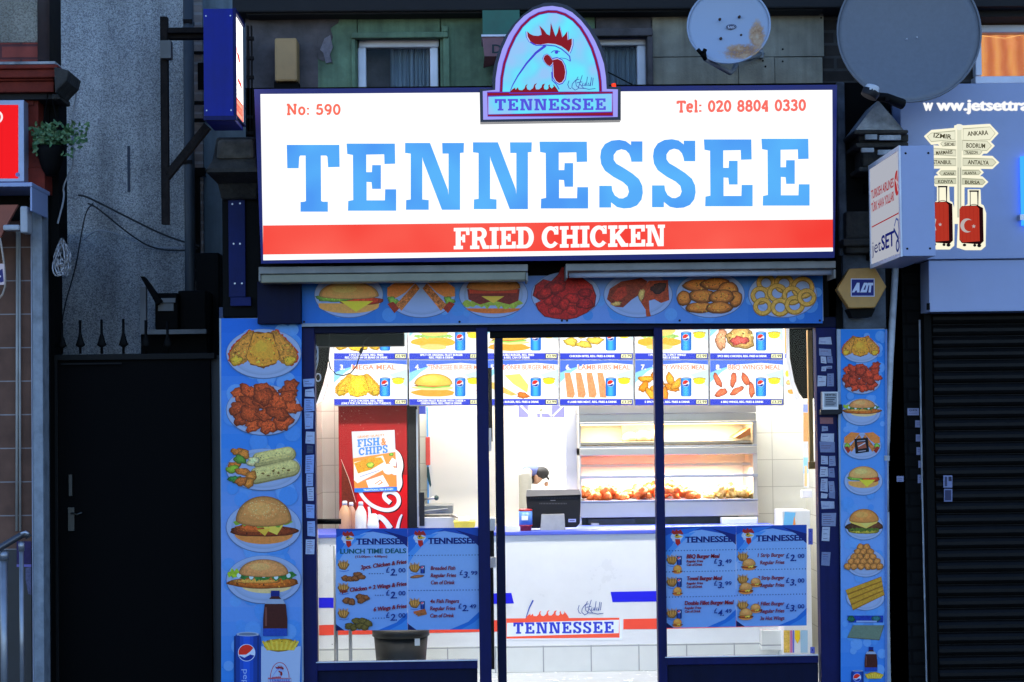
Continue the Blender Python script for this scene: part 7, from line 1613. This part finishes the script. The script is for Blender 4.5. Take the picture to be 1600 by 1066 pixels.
c = Canvas(lambda a, b, l: Vector((XB - .001 - l, Yfar + (-1.0 - Yfar) * a, zt0 + (zb1 - zt0) * b)))
text(c, 'TURKISH AIRLINES', .06, .335, .088, (190, 40, 52), w=.74, bold=.03, rot=0); text(c, 'TÜRK HAVA YOLLARI', .06, .46, .088, (190, 40, 52), w=.74, bold=.03)
c.ell(.90, .32, .075, .115, (206, 60, 66)); c.line([(.86, .28), (.90, .33), (.93, .40)], .02, (226, 220, 230)); c.line([(.93, .22), (.90, .30), (.95, .34)], .018, (226, 220, 230)); c.line([(.06, .605), (.94, .60)], .012, (190, 40, 52))
text(c, 'jet', .06, .87, .13, (40, 50, 120), w=.30); text(c, 'SET', .38, .87, .14, (30, 40, 130), w=.42, bold=.04); c.line([(.80, .70), (.86, .64), (.92, .66), (.94, .76), (.90, .86)], .02, (90, 110, 180)); c.ell(.89, .89, .055, .06, (40, 60, 140)); c.ell(.89, .89, .03, .035, (190, 200, 230)); c.line([(.78, .72), (.93, .84)], .03, (40, 60, 140)); c.build('face_lettering', print_mat('dim_lit_lettering', emission=.62), T)
mb = MB(); mb.box(XB + .03, XB + .07, -.28, .25, zt0 - .12, zt0 - .07); mb.box(XB + .03, XB + .07, -.28, .25, zb1 + .07, zb1 + .12); mb.build('bracket', BLACK, T)
# fried chicken blade sign at left
Yn, Yf2 = -.85, -.50
XL, XRr = P(318, 100, Yn).x, P(365, 100, Yn).x; zT, zB = P(342, 13.5, Yn).z, P(342, 187, Yn).z
T = empty('blade_sign', (XRr, -.6, zB), 'deep blue narrow box sign with a lit white side, left of the main sign', 'sign')
mb = MB(); mb.box(XL, XRr, Yn, Yf2 - .0, zB, zT); mb.build('blue_box', BLUEBOX, T, bevel=.004)
mb = MB(); mb.box(XL - .002, XRr + .014, Yn - .003, Yn + .02, zB - .003, zB + .02); mb.box(XRr + .0005, XRr + .014, Yn - .003, Yf2, zB + .0205, zB + .03); mb.box(XRr + .0005, XRr + .014, Yn - .003, Yf2, zT - .02, zT + .002); mb.box(XRr + .0005, XRr + .014, Yn - .003, Yn + .015, zB + .031, zT - .021); mb.build('edge_trim', NAVY, T)
mb = MB()
for zz in (zT - .04, zB + .05):
    for xx_ in (XL + .015, XRr - .015): mb.lathe((xx_, Yn, zz), [(.005, .002), (.004, -.003)], 8, ax='y')
mb.each('rivet', ALU, T)
ff = lambda a, b, l: Vector((XRr + .001 + l, Yn + .016 + (Yf2 - Yn - .016) * a, zT - .02 + (zB + .03 - zT + .02) * b))
c = Canvas(ff); c.rect(0, 0, 1, 1, (255, 252, 246)); c.rect(.02, .80, .98, .99, (230, 60, 50)); c.rect(.1, .82, .9, .97, (250, 120, 100)); slab(c, 'TENNESSEE', .14, .93, .07, (190, 40, 40), .7, gap=.1)
c.poly([(.25, .28), (.4, .34), (.6, .34), (.7, .40), (.5, .42), (.3, .36)], (214, 60, 60)); c.poly([(.55, .2), (.75, .22), (.78, .3), (.6, .3)], (240, 150, 140)); c.poly([(.3, .58), (.8, .60), (.9, .66), (.4, .63)], (214, 60, 60)); 
for b in (.66, .72, .76): c.line([(.1, b), (.9, b + .03)], .006, (120, 130, 190))
c.build('lit_face', print_mat('bright_blade_print', emission=2.6), T)
# its iron bracket against the alley wall
T = empty('iron_bracket', P(258, 350, -.6), 'rusty black iron bracket holding the blue blade sign, with a post and diagonal strut', 'bracket')
mb = MB(); mb.pbox(253, 26, 262, 350, -.62, .05); mb.pbox(251, 26, 253, 350, -.60, .05); mb.build('post', IRON, T)
mb = MB(); mb.pbox(262, 43, 318, 51, -.64, .06); mb.pbox(262, 51.2, 318, 60, -.60, .05); mb.build('arm', IRON, T)
mb = MB(); a = [P(258, 268, -.62), P(263, 280, -.62), P(328, 200, -.62), P(319, 192, -.62)]; mb.hexa(a, [p + Vector((0, .05, 0)) for p in a]); mb.build('strut', IRON, T)
mb = MB(); mb.pbox(250, 63, 267, 91, -.66, .06); mb.tube([P(267, 75, -.62), P(271, 75, -.62)], .005); mb.tube([P(267, 93, -.62), P(271, 93, -.62)], .005); mb.build('junction_box', mat('grey_junction_box', (.12, .12, .115), .7, dirt=.5), T, bevel=.005)
# distant bracket bits behind right of blade sign
T = empty('iron_ladder_bracket', P(388, 200, .05), 'small dark iron rungs between the blue blade sign and the bare render', 'bracket')
mb = MB(); mb.pbox(386, 40, 389, 214, .02, .03); mb.pbox(392, 40, 394, 214, .02, .03)
for y in (57, 88, 118, 180, 205): mb.pbox(385, y, 396, y + 5, .015, .03)
mb.build('rungs', IRON, T)
# blue strap on the pilaster
T = empty('blue_strap', P(370, 465, -.05), 'flat blue painted strap with six bolts on the dark left pilaster', 'strap')
mb = MB(); mb.pbox(357, 290, 383, 464, -.045, .02); mb.pbox(360, 464.5, 392, 478, -.06, .03); mb.build('plate', mat('dull_blue_strap', (.008, .014, .085), .6, spec=.15, dirt=.3), T, bevel=.002)
mb = MB()
for a, b in ((363, 319), (375, 318), (365, 381), (375, 381), (367, 443), (378, 443)): mb.lathe(P(a, b, -.046), [(.006, .001), (.005, -.004)], 8, ax='y')
mb.each('bolt', ALU, T)

# ---------------------------------------------------------------- alley between the buildings
A = empty('alley_wall', P(190, 560, 2.2), 'tall grey pebbledashed gable wall at the back of the alley', 'wall')
mb = MB(); mb.pbox(-500, -160, 290, 1100, 2.2, .25); mb.build('pebbledash', DASH, A)
mb = MB(); mb.pbox(270, -160, 620, 1100, 2.75, .2); mb.build('rear_wall', mat('pale_blue_rear_wall', (.17, .22, .25), .9, var=.3, scale=3, bump=.3, dirt=.3, streak=.4), A)
mb = MB(); mb.pbox(303, -160, 317, 620, 2.70, .04); mb.build('brick_quoin', BRICKL, A)
for yy in (142, 245): 
    mb = MB(); mb.pbox(303, yy - 60 if yy > 200 else yy - 62, 320, yy - 55 if yy > 200 else yy - 58, 2.66, .03); mb.build('dark_ledge', BLACK, A)
mb = MB(); mb.pbox(309, 98, 318, 140, 2.69, .01); mb.pbox(300, 262, 320, 275, 2.60, .05); mb.pbox(300, 424, 320, 438, 2.60, .05); mb.pbox(303, 275, 312, 420, 2.62, .04); mb.each('dark_opening', BLACK, A)
mb = MB(); mb.pbox(302, 158, 322, 163, 2.5, .03); mb.build('pipe_bracket', IRON, A)
T = empty('drain_pipe', P(293, 600, 2.1), 'dark rainwater pipe on the right edge of the pebbledashed wall', 'pipe')
mb = MB(); a, b = P(293, -150, 2.1), P(293, 1000, 2.1); mb.tube([(a.x, 2.1, a.z), (a.x, 2.1, b.z)], .038, 12); mb.build('pipe', mat('grey_black_pipe', (.035, .04, .045), .6, dirt=.4), T)
mb = MB(); mb.pbox(286, 30, 300, 36, 2.06, .1); mb.pbox(286, 250, 300, 256, 2.06, .1); mb.each('collar', IRON, T)
mb = MB(); xg = P(384, 300, .3).x; mb.box(xg, xg + .2, .48, 2.75, .0, 3.9); mb.build('shade_return', BLACK, B)  # unseen side wall of the shop, added to darken the lower alley wall
mb = MB(); xg = P(90, 300, 2.2).x; mb.box(xg - .9, xg, .45, 2.19, .0, 3.1); mb.build('shade_flank', DASH, A)  # hidden block added to shade the pebbledash, height set for the falloff
# long stain-like slot
mb = MB(); mb.pbox(199, 228, 203, 300, 2.195, .01); mb.build('stain', mat('old_stain', (.05, .06, .08), .9), A)
# cables on the wall
def cable(pts, Y, r, m, label):
    q = [P(a, b, Y) for a, b in pts]
    for _ in range(2):
        q = [q[0]] + [p for i in range(len(q) - 1) for p in (q[i] * .75 + q[i + 1] * .25, q[i] * .25 + q[i + 1] * .75)] + [q[-1]]
    mb = MB(); mb.tube(q, r, 6); o = mb.build('cable', m, None); tag(o, label, 'cable')
CAB = mat('old_dark_cable', (.02, .02, .022), .8)
CABL = mat('pale_cable', (.30, .31, .33), .7)
cable([(122, 305), (135, 307), (190, 335), (260, 370), (312, 385)], 2.1, .007, CAB, 'upper dark cable sagging across the pebbledashed wall')
cable([(137, 318), (150, 323), (200, 365), (240, 390), (290, 392), (308, 388)], 2.12, .006, CAB, 'lower dark cable sagging across the pebbledashed wall')
cable([(130, 375), (150, 358), (180, 364), (210, 378), (240, 388), (300, 386)], 2.14, .005, CABL, 'pale thin cable arching across the pebbledashed wall')
cable([(145, 318), (134, 330), (126, 372), (118, 420), (100, 480), (92, 540)], 2.0, .005, CAB, 'long drooping cable falling to the gate beside the coiled wires')
cable([(109, 117), (120, 135), (118, 160), (112, 195), (115, 250), (114, 262), (98, 290), (101, 308), (90, 350)], .1, .006, CABL, 'thin cable looping down from the broken cornice past the hanging plant')
cable([(87, 215), (96, 300), (98, 310), (92, 330), (95, 350), (97, 372)], .3, .006, CAB, 'short dark cable above the coiled wires')
mb = MB(); rn = random.Random(2)
for i in range(16):
    w_ = rn.uniform(4, 14); h_ = rn.uniform(34, 60); x0 = 97 + rn.uniform(-2, 2); lean = rn.uniform(-6, 8)
    pts = [(x0 + w_ * 1.2 * math.sin(t) * ((1 - math.cos(t)) / 2) ** .6 * (1 if i % 2 else -.8) + lean * (1 - math.cos(t)) / 2, 373 + h_ * (1 - math.cos(t)) / 2) for t in [math.pi * 2 * k / 20 for k in range(21)]]
    mb.tube([P(a, b, .02 + rn.uniform(-.04, .04)) for a, b in pts], .0045, 5, cap=False)
o = mb.build('coiled_wires', mat('bundled_pale_wire', (.42, .42, .45), .6), None); tag(o, 'bunch of coiled pale wires tied against the dark post', 'cable')
# meter housings over the gate
T = empty('wall_unit', P(255, 520, 1.5), 'dark wall-mounted cabinet with a pale sloping bracket above the gate', 'cabinet')
mb = MB(); mb.pbox(242, 458, 278, 515, 1.5, .3); mb.pbox(278, 454, 322, 520, 1.6, .3); mb.pbox(220, 520, 325, 640, 1.7, .3); mb.pbox(308, 395, 345, 1100, 1.9, .3); mb.build('dark_cabinet', BLACK, T, bevel=.01)
mb = MB(); a = [P(219, 432, 1.4), P(224, 432, 1.4), P(252, 470, 1.4), P(244, 476, 1.4)]; mb.hexa(a, [p + Vector((0, .1, 0)) for p in a]); mb.build('sloping_bracket', BLACK, T)
mb = MB(); mb.pbox(219, 448, 228, 522, 1.42, .05); mb.pbox(229, 515, 322, 522, 1.45, .04); mb.pbox(247, 474, 271, 486, 1.48, .02); mb.pbox(248, 466, 274, 473, 1.47, .02); mb.build('pale_plate', mat('grey_plate', (.22, .22, .22), .7, dirt=.5), T)
# spear topped gate
T = empty('metal_gate', P(205, 1100, .25), 'solid black sheet metal gate with spear tops and a lever handle in the alley', 'gate')
mb = MB(); mb.pbox(92, 562, 330, 1125, .25, .05); mb.build('sheet', mat('black_gate_sheet', (.0012, .0012, .0014), .7, var=.4, scale=3, spec=.06), T)
mb = MB(); mb.pbox(80, 553, 335, 562, .22, .10); mb.pbox(80, 562.3, 91, 1125, .22, .08); mb.pbox(95, 570, 190, 567, .215, .004); mb.build('frame', mat('black_gate_frame', (.003, .003, .003), .6, spec=.15), T, bevel=.003)
for x, y in ((97, 520), (125.5, 516), (159, 515), (193, 514), (228, 516), (262, 518)):
    mb = MB(); a = P(x, y, .25); b = P(x, 553, .25); mb.tube([(b.x, .25, b.z), (b.x, .25, a.z + .06)], .008, 8)
    mb.lathe((b.x, .25, b.z), [(.006, (a.z - b.z) * .25), (.030, (a.z - b.z) * .36), (.022, (a.z - b.z) * .5), (.010, (a.z - b.z) * .8), (.001, (a.z - b.z))], 8, sy=.4); mb.build('spear_top', BLACK, T)
mb = MB(); mb.pbox(106, 793, 116, 830, .235, .012); h_ = mb.build('lock_plate', mat('tarnished_brass', (.05, .045, .035), .5, metal=.3), T, bevel=.002)
mb = MB(); mb.pbox(107.5, 742, 112.5, 775, .225, .02); mb.build('pull_handle', mat('worn_dark_steel', (.025, .025, .022), .4, metal=.3), T); mb = MB(); mb.tube([P(111, 802, .2), P(121, 804, .18), P(128, 801, .18)], .006, 8); mb.build('lever_handle', mat('worn_steel', (.04, .04, .036), .4, metal=.4), T)
mb = MB(); mb.pbox(328, 555, 346, 1125, .30, .06); mb.build('gate_post', mat('dark_grey_post', (.022, .024, .027), .6, dirt=.3), T)

# ---------------------------------------------------------------- left neighbour
LB = empty('left_shop_building', P(20, 1100, .0), 'left neighbouring shop with cream pebbledash, oxblood cornice and brown tiles', 'building')
def lb(name, m, *rs, bevel=0):
    mb = MB()
    for r in rs: mb.pbox(*r)
    return mb.build(name, m, LB, bevel=bevel)
lb('pebbledash_wall', DASHC, (-160, -160, 58, 67, .1, .3)); lb('red_brick_band', REDBR, (-160, 67.5, 62, 97, .08, .3))
lb('flaking_ledge', STONEW, (-160, 96.9, 86, 101, -.1, .3))
mb = MB()
for (y0, y1, x1, Y) in ((101.5, 108, 90, -.16), (108.3, 122, 88, -.14), (122.3, 127, 84, -.11), (127.3, 145, 84, -.09)): mb.pbox(-160, y0, x1, y1, Y, .3)
mb.build('cornice', REDP, LB, bevel=.006)
mb = MB(); a = [P(84, 104, -.2), P(108, 110, -.2), P(104, 126, -.2), P(92, 138, -.2), (P(86, 146, -.2))]; mb.prism(a, Vector((0, .3, 0))); mb.pbox(80, 146.5, 94, 155, -.08, .25); mb.build('broken_bracket', DARKST, LB, bevel=.008)
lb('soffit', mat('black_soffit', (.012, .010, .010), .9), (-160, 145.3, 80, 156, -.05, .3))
lb('dark_corner', BLACK, (62, -160, 78, 1125, .12, .3), (62, 156.5, 92, 400, .14, .2))
mb = MB(); mb.tube([P(68, -150, .06), P(68, 96, .06)], .035, 12); mb.build('downpipe', mat('oxide_pipe', (.05, .03, .03), .7, var=.5, dirt=.5), LB)
lb('brown_pilaster', REDP, (38, 157, 60, 292, .0, .2), (42, 240, 64, 262, -.02, .1), (38, 157, 52, 164, -.01, .02))
lb('capital', REDP, (44, 262.5, 70, 300, -.03, .2))
lb('grey_pilaster', GREYP, (51.5, 296, 67.5, 1125, -.02, .2), bevel=.004); lb('pilaster_edge', mat('pale_edge', (.30, .31, .38), .5), (49.5, 296, 51.2, 1125, -.01, .1))
lb('tile_cladding', bricks('brown_wood_tile', (.165, .08, .052), (.14, .068, .045), (.30, .26, .25), .62, .198, .004, .6, spec=.2, offset=0.0, bump=.2, noise_amt=.35), (-160, 345, 49.3, 860, .06, .2))
lb('dark_lower_wall', mat('dark_lower_cladding', (.022, .019, .02), .5, var=.4), (-160, 860.3, 49.3, 1125, .06, .2))
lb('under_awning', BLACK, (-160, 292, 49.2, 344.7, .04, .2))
T = empty('red_shop_sign', P(18, 290, -.12), 'bright red lit sign with a silver frame at the far left edge', 'sign')
mb = MB(); mb.pbox(-160, 157, 37.5, 285, -.12, .1); mb.build('frame', mat('silver_frame', (.30, .34, .46), .4, metal=.3), T, bevel=.004)
c = Canvas(planeY(-.1215)); c.rect(-150, 164, 28.5, 279, (244, 30, 38)); c.line(arc(-6, 183, 9, 9, -80, 60, 12), 3.2, (255, 240, 240)); c.ell(27.5, 273, 3.5, 3.5, (90, 100, 170)); c.build('red_face', SPRINT, T)
T = empty('awning', P(20, 380, -.3), 'folded salmon awning under the red sign, with a lilac valance', 'awning')
mb = MB(); mb.pbox(-160, 286, 50, 292.5, -.34, .4); mb.pbox(47, 286, 50, 330, -.33, .35); mb.build('lilac_valance', LILAC, T, bevel=.003)
mb = MB(); mb.prism([P(-160, 322, -.25), P(28, 320, -.25), P(14, 345, -.25), P(0, 372, -.25), P(-160, 420, -.25)], Vector((0, .03, 0))); mb.build('salmon_cloth', mat('salmon_awning_cloth', (.30, .09, .055), .8, var=.2), T)
mb = MB(); mb.pbox(31, 322, 43, 364, -.3, .1); mb.pbox(4, 351, 31, 360, -.28, .06); mb.build('arm_bracket', mat('cream_bracket', (.40, .41, .44), .5), T, bevel=.01)
mb = MB(); mb.tube([P(27, 362, .03), P(26, 830, .03)], .0075, 8); mb.tube([P(30.5, 362, .035), P(31.5, 830, .035)], .007, 8); o = mb.build('twin_conduit', mat('ivory_conduit', (.35, .33, .30), .5), None); tag(o, 'pair of thin ivory conduits running down the brown tiles', 'pipe')
T = empty('round_lamp_sign', P(2, 480, -.3), 'small pale lit disc sign hanging from a wire loop at the left edge', 'sign')
mb = MB(); mb.tube([P(a, b, -.3) for a, b in [(0, 372), (3, 390), (6, 410), (8, 430), (8, 448), (4, 460), (-4, 470)]], .006, 6); mb.build('wire_loop', mat('brassy_wire', (.36, .28, .22), .4), T)
mb = MB(); mb.pbox(-20, 412, 7, 445, -.31, .02); mb.build('disc', emit('pale_blue_lit', lin((170, 180, 215)), .7), T, bevel=.01)
c = Canvas(planeY(-.3105)); c.poly([(0, 422), (4, 420), (6, 440), (1, 442), (-4, 436)], (40, 50, 110)); c.ell(0, 432, 1.6, 1.6, (150, 160, 200)); c.build('print', SPRINT, T)
# hanging basket with plant
T = empty('hanging_plant', P(80, 270, -.1), 'leafy green plant in a black pot hanging at the left building corner', 'plant')
Yp_ = -.05; c0 = P(80, 230, Yp_); mb = MB(); k = sc(Yp_)
mb.lathe((c0.x, Yp_, c0.z), [(.03, -.17), (.055, -.13), (.080, -.04), (.085, .0), (.078, .004)], 18); mb.build('pot', BLACK, T)
mb = MB(); rn = random.Random(11)
def leaf(mb, p, d, L_, wd):
    d = d.normalized(); s = d.cross(Vector((rn.uniform(-.3, .3), -1, rn.uniform(-.3, .3)))).normalized() * wd; n_ = d.cross(s).normalized() * L_ * .12
    q = [p, p + d * L_ * .35 + s + n_, p + d * L_ * .75 + s * .6, p + d * L_ - n_, p + d * L_ * .75 - s * .6, p + d * L_ * .35 - s + n_]
    mb.face(q, rn.randrange(2), False)
for i in range(46):
    a = rn.uniform(0, 6.28); spread = rn.uniform(.02, .17); st = Vector((c0.x + rn.uniform(-.05, .05), Yp_ + rn.uniform(-.05, .05), c0.z)); tip = st + Vector((math.cos(a) * spread + (.06 if rn.random() < .4 else 0), math.sin(a) * spread * .6 - .02, rn.uniform(-.03, .14)))
    for t in range(7):
        u = (t + 1) / 7; p = st.lerp(tip, u) + Vector((0, 0, .05 * math.sin(u * 3.1) - .02 * u * u)); leaf(mb, p, Vector((rn.uniform(-1, 1), rn.uniform(-1, .3), rn.uniform(-.7, .8))), rn.uniform(.03, .055), rn.uniform(.007, .013))
for i in range(44):
    u = i / 44; p = Vector((c0.x + (-.10 if i % 3 == 0 else .06) + .16 * u, Yp_ - .03, c0.z + .03 - .05 * math.sin(u * 5) + (.05 if i % 2 else -.03))); leaf(mb, p, Vector((rn.uniform(-.4, 1), -.3, rn.uniform(-.9, .6))), rn.uniform(.03, .05), .009)
mb.build('foliage', [mat('leaf_green', (.05, .13, .045), .55, var=.35, scale=30), mat('leaf_pale_green', (.12, .22, .09), .55, var=.3, scale=30)], T, fix=False)
mb = MB(); mb.tube([(c0.x - .07, Yp_, c0.z), (c0.x - .01, Yp_, c0.z + .36)], .003, 5); mb.tube([(c0.x + .07, Yp_, c0.z), (c0.x - .01, Yp_, c0.z + .36)], .003, 5); mb.build('hanger', BLACK, T)
# hand rail in front of the left shop
T = empty('hand_rail', P(20, 1100, -.8), 'tubular steel hand rail with upright bars at the bottom left corner', 'railing')
mb = MB(); mb.tube([P(-60, 885, -1.0), P(0, 856, -.95), P(34, 836, -.92), P(42, 835, -.92), P(45, 840, -.92)], .018, 12); mb.build('top_rail', mat('dark_rail_steel', (.09, .09, .10), .35, metal=.6), T)
mb = MB(); mb.tube([P(33, 834.5, -.94), P(40, 831.8, -.94), P(44.5, 835, -.94)], .009, 8); mb.build('shiny_cap', ALU, T)
for x, y, r in ((6, 866, .019), (33.5, 852, .012)):
    a = P(x, y, -.93); mb = MB(); mb.tube([(a.x, -.93, a.z), (a.x, -.93, .0)], r, 12); mb.lathe((a.x, -.93, a.z), [(r * 1.4, -.03), (r * 1.4, .01), (r * .6, .02)], 12); mb.build('upright', mat('brushed_rail', (.30, .31, .34), .35, metal=.6), T)
c = Canvas(planeY(.052)); c.rect(26, 846, 49, 881, (52, 40, 84), .2); c.rect(26, 882, 49, 886, (120, 110, 176)); c.poly([(40, 888), (49, 886), (49, 930), (44, 928), (40, 905)], (92, 92, 120), .3); c.build('poster_reflection_print', PRINT, LB)  # glazed poster, its purple reflection painted in as flat ink
